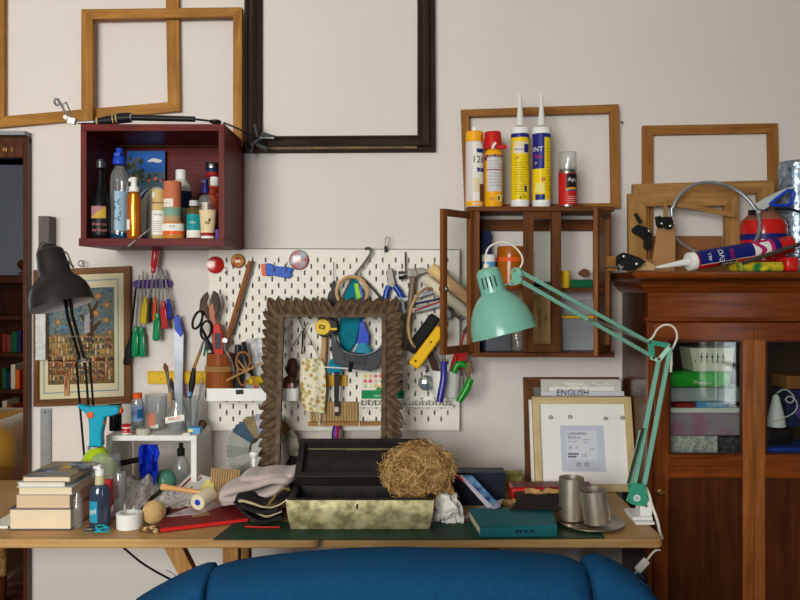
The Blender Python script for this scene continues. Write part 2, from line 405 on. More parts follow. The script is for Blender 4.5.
# ================================================================ WALL FRAMES
def frame(name, label, cat, out, inn, d, th, mx, mz, dtop=None, bev=.0015, group=None, names=True, lip=None, lipm=None):
    dt = d if dtop is None else dtop                      # corners TL TR BR BL
    dd = [dt, dt, d, d]; o = [P(x, y, q) for (x, y), q in zip(out, dd)]; i = [P(x, y, q) for (x, y), q in zip(inn, dd)]
    t = T(name, label, cat, (o[2]+o[3])/2, group)
    for nm, a, b, mm in (('top_rail', 0, 1, mx), ('side_rail', 1, 2, mz), ('bottom_rail', 2, 3, mx), ('side_rail', 3, 0, mz)):
        m = MB(); m.ext([o[a], o[b], i[b], i[a]], (0, th, 0)); 
        G(nm, m, mm, t, bev=bev)
    return t
F_A = frame('picture_frame', 'large bare oak frame hanging crooked at the upper left, its lower rail sloping', 'frame',
      [(-9,-34),(178,-46),(180,111),(-6,128)], [(4,-24),(165,-33),(167.5,102),(4,116)], .022, .020, W_oakX, W_oakZ)
zb = Z(124, .272)                                          # red box top
F_B = frame('picture_frame', 'square-cornered bare oak frame standing on top of the red box', 'frame',
      [(81,9),(242,7),(242,146),(81,146)], [(92.5,19),(233,16.5),(233,135),(92.5,135)], .046, .022, W_oakX, W_oakZ)
t = T('picture_frame', 'large dark carved wooden frame at the top centre of the wall', 'frame', P(339, 151, .03))
o = [(243,-60),(435,-60),(436,151),(243,152)]; i = [(261,-44),(417.5,-44),(417.5,134),(261,135)]; d = .03
def lerp(a, b, f): return (a[0]+(b[0]-a[0])*f, a[1]+(b[1]-a[1])*f)
for nm, a, b, mm in (('top_rail', 0, 1, W_drkX), ('side_rail', 1, 2, W_drkZ), ('bottom_rail', 2, 3, W_drkX), ('side_rail', 3, 0, W_drkZ)):
    m = MB()
    prof = [(0,.012),(.06,.026),(.2,.030),(.28,.022),(.36,.030),(.55,.034),(.72,.026),(.8,.018),(.9,.022),(1,.012)]
    pts = []
    for f, dep in prof:
        pa, pb = lerp(o[a], i[a], f), lerp(o[b], i[b], f)
        A, B = P(*pa, .03), P(*pb, .03); A.y = B.y = -dep; pts.append((A, B))
    vs = []
    for A, B in pts: vs += [A, B]
    n = len(pts); fs = [(2*q, 2*q+1, 2*q+3, 2*q+2) for q in range(n-1)]
    A0, B0 = Vector(pts[0][0]), Vector(pts[0][1]); A1, B1 = Vector(pts[-1][0]), Vector(pts[-1][1])
    for v in (A0, B0, A1, B1): v.y = -.002
    vs += [A0, B0, A1, B1]; q = 2*n
    fs += [(q, q+1, 1, 0), (2*n-2, 2*n-1, q+3, q+2), (q, q+2, q+3, q+1)] + [[q]+[2*r for r in range(n)]+[q+2], [q+1]+[2*r+1 for r in range(n)]+[q+3]]
    m.add(vs, fs); br = G(nm, m, mm, t, sharp=25)
    if nm == 'bottom_rail':
        m = MB(); m.ext([P(261,149.5,.03), P(417,148.5,.03), P(417,146,.03), P(261,147,.03)], (0,.012,0))
        G('gilt_line', m, mt('worn_gilt', (104,84,48), .5, var=.3, vs=40), br, label='worn gold strip along the lower edge')
ZV = Z(206.5, .15)                                        # vitrine top
F_D = frame('picture_frame', 'bare teak frame resting on top of the glass wall cabinet behind the tubes', 'frame',
      [(461,109.5),(619,104),(620.5,208),(465,211.5)], [(469,116.5),(610.5,112.5),(612,203),(473,204.5)], .03, .022, W_orgX, W_orgZ)
m = MB(); m.cyl(P(622,122.5,0), P(622,122.5,.012), .0022); m.ring(P(622,122.5,.012), (0,-1,0), [(.004,0),(.004,.0015)], 12)
G('nail', m, M_dsteel, label='nail in the wall right of the frame on the glass cabinet', cat='nail')
ZA = Z(271.5, .31)
F_E = frame('picture_frame', 'tallest bare frame leaning on the wall above the tall cabinet, narrow rails', 'frame',
      [(643,125.5),(778,123),(782,272.9),(643,272.9)], [(653.5,135),(768.5,133),(771,262),(653.5,262)], .018, .016, W_orgX, W_orgZ)
F_F = frame('picture_frame', 'middle bare frame with wide mitred rails on the tall cabinet top, behind the short frame', 'frame',
      [(633,184),(774.5,180),(777,272.7),(634,272.7)], [(649,196),(758,193),(762,260),(650,260)], .043, .02, W_pinX, W_pinZ)
F_G = frame('picture_frame', 'shortest bare frame at the front of the frames on the tall cabinet', 'frame',
      [(628.5,193.5),(739,191),(741,272.6),(629,272.6)], [(646.5,206.5),(725,206),(726,259),(647,259)], .07, .02, W_pinX, W_pinZ)
# ================================================================ RED BOX ON THE WALL
def xz(mb, x0, x1, y0, y1, z0, z1): return mb.bx(min(x0,x1), max(x0,x1), y0, y1, min(z0,z1), max(z0,z1))
dB = .272
bx0, bx1 = X(80.5, dB), X(224.5, dB); bz1 = Z(124, dB); bz0 = Z(246, dB); tw = .0165
t = T('wall_box', 'dark red wooden box shelf hung on the wall upper left, open at the front', 'box shelf', ((bx0+bx1)/2, -.14, bz0))
m = MB(); m.bx(bx0-.004, bx1, -dB-.003, -.002, bz0, bz0+.021); G('bottom_panel', m, W_redX, t, bev=.001)
m = MB(); m.bx(bx0, bx1, -dB, -.002, bz1-.019, bz1); G('top_panel', m, W_redX, t, bev=.001)
m = MB(); m.bx(bx0, bx0+tw, -dB, -.002, bz0+.021, bz1-.019); G('side_panel', m, W_redZ, t, bev=.0008)
m = MB(); m.bx(bx1-tw, bx1, -dB, -.002, bz0+.021, bz1-.019); G('side_panel', m, W_redZ, t, bev=.0008)
m = MB(); m.bx(bx0+tw, bx1-tw, -.012, -.003, bz0+.021, bz1-.019); G('back_panel', m, W_redX, t)
ZB = bz0+.021
def label_thing(name, label, cat, m, mats, group=None, **k): return G(name, m, mats, label=label, cat=cat, group=group, **k)
# landscape postcard
d = .03; t = T('postcard', 'landscape postcard with blue sky and a tree, against the back of the red box', 'postcard', P(146, 236, d))
o = P(146, 178, d); q = S(d); qq = on_plane(o, (1,0,0), (0,0,1))
m = MB()
def prect(a0, a1, b0, b1, mi, l): 
    pts = [qq(a*q, b*q) for a, b in ((a0,b0),(a1,b0),(a1,b1),(a0,b1))]; m.ext([p+Vector((0,-l,0)) for p in pts], (0, l+.001 if mi == 0 else l*.9, 0), mi)
prect(-19, 19, -58, 27, 0, 0.0002)
prect(-19, 19, 6, 27, 1, .0006); prect(-19, 19, -8, 6, 2, .0007); prect(-19, 19, -18, -8, 3, .0008); prect(-19, 19, -58, -18, 4, .0008)
for cx, cy, r in ((8,18,4),(12,17,4),(4,17,2.5)): m.ball(qq(cx*q, cy*q)+Vector((0,-.0008,0)), r*q, (1,.05,.45), 12, 6, 5)
rr = random.Random(3)
for k in range(40): m.ball(qq((-19+rr.random()*15)*q, (-6+rr.random()*26)*q)+Vector((0,-.0009,0)), (1+rr.random()*1.6)*q, (1,.05,1), 8, 5, 6+k % 2)
for k in range(14): m.ball(qq((-4+rr.random()*22)*q, (-4+rr.random()*8)*q)+Vector((0,-.0009,0)), (1+rr.random())*q, (1,.05,.8), 8, 5, 8 if k % 4 else 9)
G('print', m, [M_paper, mt('sky_blue', (40,104,190), .6), mt('far_field', (70,96,110), .6), mt('lake', (84,104,120), .6), mt('grass', (64,110,40), .7), M_paper, mt('leaf_grey', (104,104,84), .7), mt('leaf_green', (66,76,52), .7), M_dbrn, M_org], t)
# black wine-like cleaner bottle
t = T('bottle', 'large black bottle with a pink and yellow label inside the red box', 'bottle', (X(101,.243), -.243, ZB))
m = MB(); m.lat(101, .243, [(8.6,236),(9.3,234),(9.3,205),(8.6,199),(5.5,189),(3.8,181),(3.2,168)], ZB, sx=1); G('body', m, M_blkg, t)
m = MB(); m.lat(101, .243, [(3.4,168.3),(4.4,168),(4.4,161.5),(3.6,160.6),(3.4,159.5),(0.5,159.3)]); G('cap', m, mt('silver_black_cap', (90,90,92), .3, .6), t)
m = MB(); c = (X(101,.243), -.243); r = 9.5*S(.243); zz = lambda py: Z(py,.243)+ZB-Z(236,.243)
arc(m, c, r, zz(232), zz(203), -.95, .95, 2); arc(m, c, r+.0003, zz(216), zz(204), -.85, .85, 0)
m.grid(lambda u, v: (c[0]+math.sin(-.85+1.7*u)*(r+.0006), c[1]-math.cos(-.85+1.7*u)*(r+.0006), zz(216)+(zz(204)-zz(216))*v*u), 10, 1, 1)
m.text('Drain on', on_cyl(c, r+.0006, zz(223), .15), .0115, 3); m.text('the Road', on_cyl(c, r+.0006, zz(229), .15), .0115, 3)
G('paper_label', m, [mt('label_pink', (176,120,126), .6), mt('label_gold', (196,160,60), .5), M_blk, M_pnk], t)
# tall clear blue spray bottle
t = T('spray_bottle', 'tall clear bottle with a bright blue nozzle in the red box', 'bottle', (X(119.5,.22), -.22, ZB))
m = MB(); m.lat(119.5, .22, [(8.5,237,1),(9,236,1),(9,231,0),(9,180,0),(8,172,0),(5,166,0),(4.5,164,0)], ZB); G('body', m, [M_clr, M_bclr], t)
m = MB(); m.lat(119.5, .22, [(5,165),(6.4,164.5),(6.4,160),(5,156),(3.6,153),(3.4,148.5),(.3,148.2)]); m.box(P(117.5,154.5,.235), (6*S(.2),.010,3.2*S(.2))); G('nozzle', m, M_blu, t, bev=.001)
m = MB(); c = (X(119.5,.22), -.22); r = 9.15*S(.22)
arc(m, c, r, Z(231,.22), Z(192,.22), -.2, 1.2, 0)
m.text('ALTA', on_cyl(c, r+.0004, Z(211,.22), .45), .026, 1, rot=PI/2)
G('paper_label', m, [mt('label_iceblue', (150,180,200), .4), M_dblu], t)
# amber pump bottle
t = T('spray_bottle', 'amber bottle with a white pump in the red box', 'bottle', (X(134,.24), -.24, ZB))
m = MB(); m.lat(134, .24, [(6.5,237),(7,236),(7,198),(6,193),(3.6,190)], ZB); G('body', m, mt('amber_shiny', (190,96,20), .2, .3, coat=.6), t)
m = MB(); m.lat(134, .24, [(5,192),(5,187),(3,186.5),(3,180),(3.6,179),(3.6,177.5),(.5,177.3)]); m.box(P(132,180,.24), (6*S(.2),.006,3*S(.2))); G('pump', m, M_white, t)
m = MB(); c = (X(134,.24), -.24); r = 7.1*S(.24); arc(m, c, r, Z(230,.24), Z(220,.24), -1.0, -.3, 0); arc(m, c, r, Z(236,.24), Z(195,.24), .1, .45, 1); G('paper_label', m, [M_paper, mt('gold_foil', (226,180,60), .3, .6)], t)
M_disc = mt('disc_grey', (172,166,154), .4)
for px, rx, d, mm, lb in ((149.5, 13.5, .13, M_lgry, 'rearmost and largest pale disc leaning in the red box'), (152, 12.5, .155, M_dblu, 'dark blue rimmed disc leaning between two pale discs in the red box'), (155, 12.0, .18, M_disc, 'front grey disc leaning behind the yellow can in the red box')):
    m = MB(); r = 26.5*S(d); cth = rx/25
    ax = Vector((-.62, -.78, .06)); c = Vector((X(px, d), -d, ZB+r+.0005))
    m.ring(c, ax, [(r*.9,-.002),(r,0),(r,.004),(r*.93,.005),(r*.9,.002),(r*.02,.002)], 40)
    label_thing('plate', 'round '+lb, 'plate', m, mm, 'round discs leaning in the red box', sharp=60)
m = MB(); m.cyl(P(128,246.5,.30), P(166,216,.16)-Vector((0,.0,.0)), .0016, .0012); label_thing('stick', 'thin pale stick poking out over the bottom edge of the red box', 'stick', m, M_lgry)
# beige can
def can(name, label, cat, px, d, base, prof, mats, lab=None, pn='body', group=None):
    t = T(name, label, cat, (X(px,d), -d, base), group); m = MB(); m.lat(px, d, prof, base)
    if lab: lab(m, (X(px,d), -d), lambda py: Z(py,d)+base-Z(prof[0][1],d), S(d))
    G(pn, m, mats, t); return t
def L1(m, c, z, q):
    arc(m, c, 6.6*q, z(233), z(209), -1.0, 1.2, 2); m.text('Vernis', on_cyl(c, 6.7*q, z(214), .2), .009, 3)
    for k in range(6): arc(m, c, 6.75*q, z(220+2*k)-.0006, z(220+2*k)+.0006, -.6, .8, 4)
    arc(m, c, 6.6*q, z(196), z(191), -.9, -.3, 2)
can('aerosol_can', 'slim beige aerosol can in the red box with a white label on it', 'can', 158.5, .24, ZB, [(6.2,237,0),(6.5,236.3,0),(6.5,203,0),(5.8,202,1),(5.8,201,0),(6.3,200,0),(6.3,189,0),(5.8,188,0),(.2,187.7,0)], [mt('can_beige', (206,176,116), .45), M_dbrn, M_paper, M_dblu, M_gry], L1)
t = T('jar', 'squat jar with a white and orange label under the terracotta can in the red box', 'jar', (X(174,.235), -.235, ZB))
m = MB(); m.lat(174, .235, [(10.5,237,0),(11,236,0),(11,233,1),(11,229.5,2),(11,222.5,0),(10.7,221,0),(.3,220.8,0)], ZB); m.text('cire', on_cyl((X(174,.235),-.235), 11.05*S(.235), Z(226,.235)+ZB-Z(237,.235), .1), .011, 3)
G('body', m, [mt('honey_glass', (200,130,60), .2), M_org, M_paper, M_dblu], t)
zj = Z(220.8,.235)+ZB-Z(237,.235)
def L2(m, c, z, q):
    arc(m, c, 8.7*q, z(205), z(197), -1.1, .35, 3); m.text('blanc', on_cyl(c, 8.75*q, z(202), -.4), .008, 4)
can('aerosol_can', 'terracotta topped can standing on the squat jar in the red box', 'can', 172.5, .235, zj, [(8.6,220.5,0),(8.7,220,1),(8.7,214,2),(8.7,206,1),(8.7,205.5,0),(8.7,181,0),(8.3,179.6,0),(.2,179.3,0)], [M_terr, mt('can_sand', (180,150,110), .5), mt('can_teal', (120,160,140), .5), M_paper, M_gry], L2)
can('bottle', 'white capped plastic bottle with a dark blue band at the back of the red box', 'bottle', 181, .15, ZB, [(10,237,0),(10.5,236,0),(10.5,208,0),(10.5,205,1),(10.5,188,0),(10,182,0),(6,177,0),(5,176,0),(5.2,176,2),(5.2,167,2),(4.7,166.3,2),(.2,166.2,2)], [mt('bottle_offwhite', (206,200,186), .4), M_dblu, M_white])
def L3(m, c, z, q):
    m.text('eau', on_cyl(c, 7.6*q, z(222), .1), .011, 3)
can('bottle', 'small bottle with a teal label and pale grey cap in the red box', 'bottle', 194, .25, ZB, [(6.8,237,0),(7.2,236.3,4),(7.2,229,1),(7.2,213,0),(6.5,208,0),(3.6,205,0),(4.6,204.6,2),(4.6,199.5,2),(4.2,199,2),(.2,198.9,2)], [mt('brown_glass', (96,76,46), .15), mt('teal_label', (20,140,146), .5), M_lgry, M_paper, M_paper], L3)
t = T('spray_bottle', 'small clear bottle with a navy blue sprayer, behind the beige cup', 'bottle', (X(205.5,.2), -.2, ZB))
m = MB(); m.lat(205.5, .2, [(6.5,237),(7.3,236),(7.3,201),(6,195),(3.6,192.5)], ZB); G('body', m, M_clr, t)
m = MB(); m.lat(205.5, .2, [(3.8,193),(3.8,187.5),(2.6,187),(2.4,180),(1.6,179.4)]); m.box(P(204,181.5,.21), (4.5*S(.2), .006, 2.6*S(.2))); G('sprayer', m, M_nav, t)
m = MB(); arc(m, (X(205.5,.2), -.2), 7.4*S(.2), Z(212,.2), Z(203,.2), -.7, .5, 0); m.text('Zo', on_cyl((X(205.5,.2), -.2), 7.5*S(.2), Z(208,.2), -.1), .012, 1); G('paper_label', m, [M_paper, M_yel], t)
def L4(m, c, z, q):
    r = 8.2*q; m.text('lab', on_cyl(c, r, z(223), .15), .012, 2); m.ball((c[0]+math.sin(.4)*r, c[1]-math.cos(.4)*r, z(219)), .004, (.8,.15,1), 10, 6, 2)
can('cup', 'beige tapered paper cup with a maroon base ring in the red box', 'cup', 208, .25, ZB, [(6.6,237.3,3),(6.7,235,1),(6.9,231.7,0),(8.7,210.2,0),(9.1,209.8,0),(9.1,209.2,0),(8.3,209.2,0),(6.6,233,0)], [mt('cup_beige', (226,204,164), .6), M_dred, M_dbrn, M_paper], L4)
can('jar', 'tall narrow jar of red beads with a white cap in the red box', 'jar', 214.5, .12, ZB, [(6,237,0),(6.3,236,0),(6.3,186,0),(5,184,0),(4.4,182,1),(4.4,173,1),(.2,172.8,1)], [mt('red_beads', (120,24,24), .3, c2=(206,90,50), vs=120), M_white])
can('jar', 'small round jar with a silver lid perched on the tall bead jar', 'jar', 212.5, .12, Z(172.8,.12)+ZB-Z(237,.12), [(5.5,172,0),(6.5,170.6,0),(6.5,167.4,1),(6.5,164,2),(7,163.6,2),(7,158.6,2),(6.6,158,2),(.2,157.9,2)], [M_dred, M_dblu, M_steel])
m = MB(); m.lat(217.3, .26, [(1.9,236.5),(2,236),(2,228.5),(1.2,227.5),(.2,227.3)], ZB); label_thing('lighter', 'small purple lighter beside the beige cup', 'lighter', m, M_pur)

# black tripod-like clamp arm lying on the red box
t = T('clamp_arm', 'black telescopic arm lying along the front top edge of the red box', 'arm', P(150, 124, .26))
z0 = bz1+.0095
def onb(px, py, d=.262): return P(px, py, d)
m = MB(); m.cyl(onb(95,122), onb(118,118.5), .010, .011, 16).cyl(onb(104,121), onb(117,119.2), .0125, .0135, 16).cyl(onb(118,118.5), onb(131,117.5), .0145, .014, 16).cyl(onb(131,117.5), onb(195,119.2), .0085, .0075, 14).cyl(onb(195,119.2), onb(211,121), .003, .003).ring(onb(215.5,123.2), (0,0,1), [(.014,0),(.016,.001),(.016,.006),(.013,.008)], 20)
G('tube', m, M_blk, t)
m = MB()
for a, b in ((97,98.6),(113.4,114.4),(116.6,117.8)): m.ring(onb(a,121.6-(a-97)*.14), onb(b,121.5-(a-97)*.14)-onb(a,121.6-(a-97)*.14), [(.0142 if a > 100 else .0112,0),(.0142 if a > 100 else .0112,(b-a)*S(.262))], 18)
m.ring(onb(130.2,117.6), (1,0,0), [(.0105,0),(.0105,.004)], 14, mi=1)
G('band', m, [mt('tan_band', (190,164,104), .5), M_lgry], t)
m = MB(); m.cyl(onb(78,122.6), onb(96,122), .0045, .005).tube([onb(56,98), onb(54,102), onb(57,106), onb(60,103), onb(57,97.5), onb(61,104), onb(68,118)], .0032, smooth=1).tube([onb(66,102), onb(71,113), onb(75,122), onb(70,124), onb(66,116), onb(62.5,104.5), onb(66,102)], .0022, smooth=1)
m.box(onb(72,121), (.020,.014,.016), Matrix.Rotation(.2,3,'Y')).box(onb(66,117.5), (.012,.010,.010), Matrix.Rotation(.5,3,'Y'))
G('hook_clamp', m, M_steel, t, label='bent steel hook clamp at its left end')
m = MB(); m.tube([onb(224,123), P(232,126,.22), P(243,131,.12), P(252,135,.08)], .0028, smooth=2); G('cord', m, M_blk, t)
t = T('spring_clamp', 'black jointed clamp gripping the lower left corner of the big dark frame', 'clamp', P(262, 140, .06))
m = MB(); m.ball(P(260,139,.062), .016, (1.1,.8,1.1), 14, 8, amp=.3, fr=3).box(P(256,131,.068), (.008,.012,.04), Matrix.Rotation(-.25,3,'Y')).box(P(268,136,.068), (.045,.012,.013), Matrix.Rotation(.3,3,'Y')).box(P(252,149,.066), (.007,.009,.03), Matrix.Rotation(.35,3,'Y')).box(P(262,147,.062), (.035,.02,.012), Matrix.Rotation(.4,3,'Y')).box(P(255,143,.066), (.03,.016,.01), Matrix.Rotation(-.7,3,'Y'))
G('jaw', m, M_blk, t, bev=.001)
m = MB(); m.cyl(P(262,138,.086), P(274,138,.09), .0014).ball(P(261,137.5,.084), .0035); G('spring', m, M_steel, t)

# ================================================================ ARMOIRE
dA = .252; xl = .683; xr_ = 1.30
t = ARM = T('armoire', 'tall red-brown wooden cabinet with glazed doors at the right', 'cabinet', ((xl+xr_)/2, -.13, 0))
zt = Z(317.5, dA)
m = MB(); m.bx(xl, xl+.02, -dA+.012, -.002, .0, Z(291,dA)); G('side_panel', m, W_armD, t)
m = MB(); m.bx(xr_-.02, xr_, -dA+.012, -.002, .0, Z(291,dA)); G('side_panel', m, W_armD, t)
m = MB(); m.bx(xl+.02, xr_-.02, -.012, -.002, .0, Z(295,dA)); G('back_panel', m, M_dbrn, t)
m = MB(); m.bx(xl+.02, xr_-.02, -dA+.02, -.012, .08, .1).bx(xl+.02, xr_-.02, -dA+.02, -.012, Z(300,dA), Z(296,dA)); G('inner_board', m, W_armD, t)
m = MB(); fx = X(637, dA)
# cornice: profile swept around front and sides (closed U)
def cornice(prof, xa, xb, yf, yb=-.002):
    m = MB(); vs = []
    for o_, z in prof: vs += [(xa-o_, yb, z), (xa-o_, yf-o_, z), (xb+o_, yf-o_, z), (xb+o_, yb, z)]
    n = len(prof); fs = []
    for i in range(n-1):
        for k in range(3): fs.append((4*i+k, 4*i+k+1, 4*i+4+k+1, 4*i+4+k))
        fs.append((4*i+3, 4*i, 4*i+4, 4*i+7))
    fs.append((0,1,2,3)); fs.append(tuple(4*(n-1)+k for k in (3,2,1,0)))
    return m.add(vs, fs)
zc = lambda py: Z(py, .29)
m = cornice([(.004, zc(293)),(.012, zc(290)),(.016, zc(287.5)),(.02, zc(287)),(.024, zc(283)),(.036, zc(279.5)),(.042, zc(279)),(.05, zc(276.5)),(.053, zc(274)),(.053, zc(272.4)),(.05, ZA)], xl-.003, xr_+.003, -dA)
G('cornice', m, W_armX, t, sharp=40)
m = MB(); m.bx(xl-.001, xr_+.001, -dA-.003, -dA+.016, zt, Z(292,dA)); G('frieze', m, W_armX, t)
m = cornice([(.002, Z(322,dA)),(.008, Z(321,dA)),(.010, Z(319.5,dA)),(.006, Z(317.6,dA)),(.0, Z(317.4,dA))], xl-.001, xr_+.001, -dA-.004, -dA+.016); G('moulding', m, W_armX, t)
m = MB(); m.bx(xl, X(653,dA), -dA, -dA+.02, 0, Z(322,dA)).bx(xl-.004, xl+.006, -dA-.006, -dA+.01, 0, Z(322,dA)); G('corner_post', m, W_armZ, t, bev=.0015)
m = MB(); m.bx(xl, xr_, -dA-.006, -dA+.02, .02, .1).bx(xl+.01, xl+.06, -dA, -.01, 0, .02).bx(xr_-.06, xr_-.01, -dA, -.01, 0, .02); G('plinth', m, W_armX, t, bev=.002)
yd = -dA-.004
def adoor(pxs, litst):
    # pxs: outer left, glass left, glass right, outer right
    a, b, c, e = [X(p, dA) for p in pxs]; z5 = Z(322.5,dA); z4 = Z(340,dA); z3 = Z(455,dA); z2 = Z(478,dA); z1 = .16; z0_ = .105
    m = MB(); m.bx(a, e, yd, yd+.022, z4, z5, 0).bx(b, c, yd, yd+.022, z2, z3, 0).bx(b, c, yd, yd+.022, z0_, z1, 0)
    for q, (u, v) in enumerate(((a, b), (c, e))): m.bx(u, v, yd-.0004, yd+.022, z0_, z4+.0002, 2 if q == litst else 1)
    dr = G('door', m, [W_armX, W_armZ, W_armLit], t, bev=.0015)
    for (w0, w1) in ((z3, z4), (z1, z2)):                # bead mouldings
        mm = MB(); bd = .006
        for q in (0, 1): 
            x_ = b if q == 0 else c-bd; mm.bx(x_, x_+bd, yd+.002, yd+.01, w0, w1)
            zz_ = w0 if q == 0 else w1-bd; mm.bx(b+bd, c-bd, yd+.002, yd+.01, zz_, zz_+bd)
        G('bead', mm, W_armD, dr)
    mm = MB(); mm.bx(b-.002, c+.002, yd+.012, yd+.015, z3-.002, z4+.002); G('glass_pane', mm, M_arglass, dr)
    mm = MB(); i = .02; mm.bx(b, c, yd+.008, yd+.018, z1, z2); G('panel', mm, W_armD, dr, bev=.001)
    return dr
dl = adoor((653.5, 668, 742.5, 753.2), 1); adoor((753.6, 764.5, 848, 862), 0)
m = MB(); c = P(660,492,dA)+Vector((0,-.006,0))
m.ring(c, (0,-1,0), [(.0105,0),(.0105,.0015),(.007,.004),(.0045,.004),(.0035,.002),(.0002,.002)], 20).box(c+Vector((.012,0,0)), (.008,.003,.012))
_w[dl] = _w[dl]; G('lock_plate', m, M_brass, dl)
# contents of the armoire
zsA = Z(453.5, .17); m = MB(); m.bx(xl+.02, xr_-.02, -dA+.03, -.012, zsA-.014, zsA); G('inner_shelf', m, W_armD, t)
def abx(name, label, cat, x0, x1, y0, y1, m_, d0, d1, mats=None, base=None, bev=.003):
    m = MB(); z0 = Z(y1, d1) if base is None else base; z1 = Z(y0, d1); m.bx(X(x0,d1), X(x1,d1), -d1, -d0, z0, z1); G(name, m, m_, label=label, cat=cat, bev=bev); return z1
M_bin = mt('storage_bin', (176,180,178), .3, c2=(130,138,138), vs=16)
M_bin2 = mt('pink_bin', (176,104,140), .35, c2=(160,156,160), vs=14)
ld = .19
z = abx('storage_bin', 'grey lidded plastic bin of white bits at the bottom behind the left cabinet glass', 'bin', 671, 718, 436, 453, mt('bin_white_bits', (150,152,148), .4, c2=(220,220,212), vs=120), .05, ld, base=zsA+.0005)
abx('dark_box', 'small dark box beside the lowest bin behind the left cabinet glass', 'box', 720, 746, 437, 453, mt('dark_speckle', (40,42,46), .4, c2=(90,90,90), vs=90), .05, ld, base=zsA+.0005)
z = abx('storage_bin', 'pinkish plastic bin in the middle of the stack behind the left cabinet glass', 'bin', 669, 745, 413, 434, M_bin2, .05, ld, base=z+.001)
z = abx('papers', 'stack of papers lying on the pinkish bin behind the left cabinet glass', 'papers', 671, 743, 408, 412, M_paper, .05, ld, base=z+.0006, bev=.0008)
t = T('notebook', 'blue and white notebook lying on the papers behind the left cabinet glass', 'notebook', (X(712,ld), -.1, z))
m = MB(); m.bx(X(697,ld), X(728,ld), -ld, -.06, z+.0006, z+.017); G('cover', m, M_lblu, t)
m = MB(); m.text('PLANO', on_plane((X(716,ld), -ld-.0003, z+.004), (1,0,0), (0,0,1)), .016); G('title_print', m, M_paper, t)
m = MB(); m.bx(X(676,ld), X(695,ld), -ld, -.06, z+.0006, z+.014); G('notebook', m, M_dred, label='dark red notebook lying left of the blue one behind the left cabinet glass', cat='notebook')
z = z+.018
z = abx('storage_bin', 'topmost clear grey bin, under the green packet, behind the left cabinet glass', 'bin', 671, 745, 388, 404, M_bin, .05, ld, base=z)
t = T('green_packet', 'bright green plastic packet lying behind the left cabinet glass', 'packet', (X(700,ld), -.1, z))
m = MB(); rbox(m, X(669,ld), X(731,ld), -ld-.005, -.06, z+.0006, Z(372,ld), r=.014); G('pouch', m, mt('green_film', (40,180,50), .2, var=.25, vs=14, coat=.6), t)
m = MB(); m.text('Murano', on_plane((X(702,ld), -ld-.0056, z+.011), (1,0,0), (0,0,1)), .016); G('lettering', m, M_paper, t)
z = Z(372,ld)
t = T('slotted_box', 'cream metal box with dark slots topping the stack behind the left cabinet glass', 'box', (X(712,ld), -.1, z))
m = MB(); m.ext([P(694,371.6,ld), P(732,371.6,ld), P(735,348,ld), P(690,348,ld)], (0,.09,0)); m2 = MB()
for k in range(5):
    x_ = X(701.5+k*5.4, ld); m2.bx(x_-.0011, x_+.0011, -ld-.0008, -ld+.001, Z(363,ld), Z(353,ld)); m2.box((x_, -ld-.0002, Z(357,ld)), (.006,.0012,.006), Matrix.Rotation(PI/4,3,'Y'))
for x_ in (695.5, 730): m2.ball(P(x_, 361, ld), .002)
G('shell', m, mt('cream_metal', (230,226,200), .5), t, bev=.002); G('slot', m2, M_blk, t)
# right pane contents
rb = zsA+.0005
z = abx('tray', 'blue tray at the bottom behind the right cabinet glass', 'tray', 768, 830, 448, 453, M_blu, .06, ld, base=rb)
m = MB(); rbox(m, X(768,ld), X(800,ld), -.17, -.06, z+.0006, Z(428,.17), r=.02); G('black_case', m, M_blkg, label='black rounded case on the blue tray behind the right cabinet glass', cat='case')
t = T('white_lamp', 'small white conical lamp behind the right cabinet glass', 'lamp', (X(775,.16), -.15, Z(427,.15)))
m = MB(); m.lat(776, .15, [(9,422),(9.5,421),(7,408),(4.5,398),(3,392),(1,390)], Z(428,.17)+.0008, hollow=False); G('shade', m, M_plas, t)
m = MB(); m.tube([P(777,393,.15), P(785,388,.17), P(795,396,.17), P(792,404,.17), P(784,400,.17), P(790,395,.17), P(798,402,.17), P(796,412,.17), P(784,418,.18), P(772,422,.18)], .0018, smooth=2); G('cord', m, M_cable, t)
z = abx('box', 'orange-brown cardboard box high up behind the right cabinet glass', 'box', 787, 830, 376, 389, mt('orange_board', (150,92,44), .7), .05, .15, base=Z(389,.15))
zb_ = Z(389,.15)
abx('box', 'deep blue box under the orange-brown box behind the right cabinet glass', 'box', 787, 830, 390, 427, M_dblu, .04, .13, base=None)
m = MB(); m.ball((X(806,.17), -.165, Z(413,.17)), .026, seg=20, rings=12, amp=.15, fr=2); G('yarn_ball', m, M_pur, label='purple ball behind the right cabinet glass', cat='ball')

# ================================================================ VITRINE (GLASS WALL CABINET)
dV = .15
t = VIT = T('wall_cabinet', 'small brown wooden wall cabinet with glass doors standing open', 'cabinet', P(540, 357, .08))
vx0, vx1 = X(474, dV), X(611, dV); vz0, vz1 = Z(357, dV), ZV
m = MB(); m.bx(X(467,dV), X(614.5,dV), -dV-.006, -.002, vz1-.014, vz1); G('top_panel', m, W_vitX, t, bev=.002)
m = MB(); m.bx(X(471,dV), X(614.5,dV), -dV-.006, -.002, vz0, vz0+.013); G('bottom_panel', m, W_vitX, t, bev=.002)
for a, b in ((vx0, vx0+.016), (vx1-.016, vx1)):
    m = MB(); m.bx(a, b, -dV, -.002, vz0+.013, vz1-.014); G('side_panel', m, W_vitZ, t)
m = MB(); m.bx(vx0+.016, vx1-.016, -.014, -.002, Z(231,.01), Z(219.5,.01)).bx(vx0+.016, vx1-.016, -.014, -.002, vz0+.013, Z(345,.01)); G('back_rail', m, W_vitX, t)
zsh = Z(288, .12); m = MB(); m.bx(vx0+.016, vx1-.016, -.125, -.003, zsh-.011, zsh); G('shelf', m, W_vitX, t)
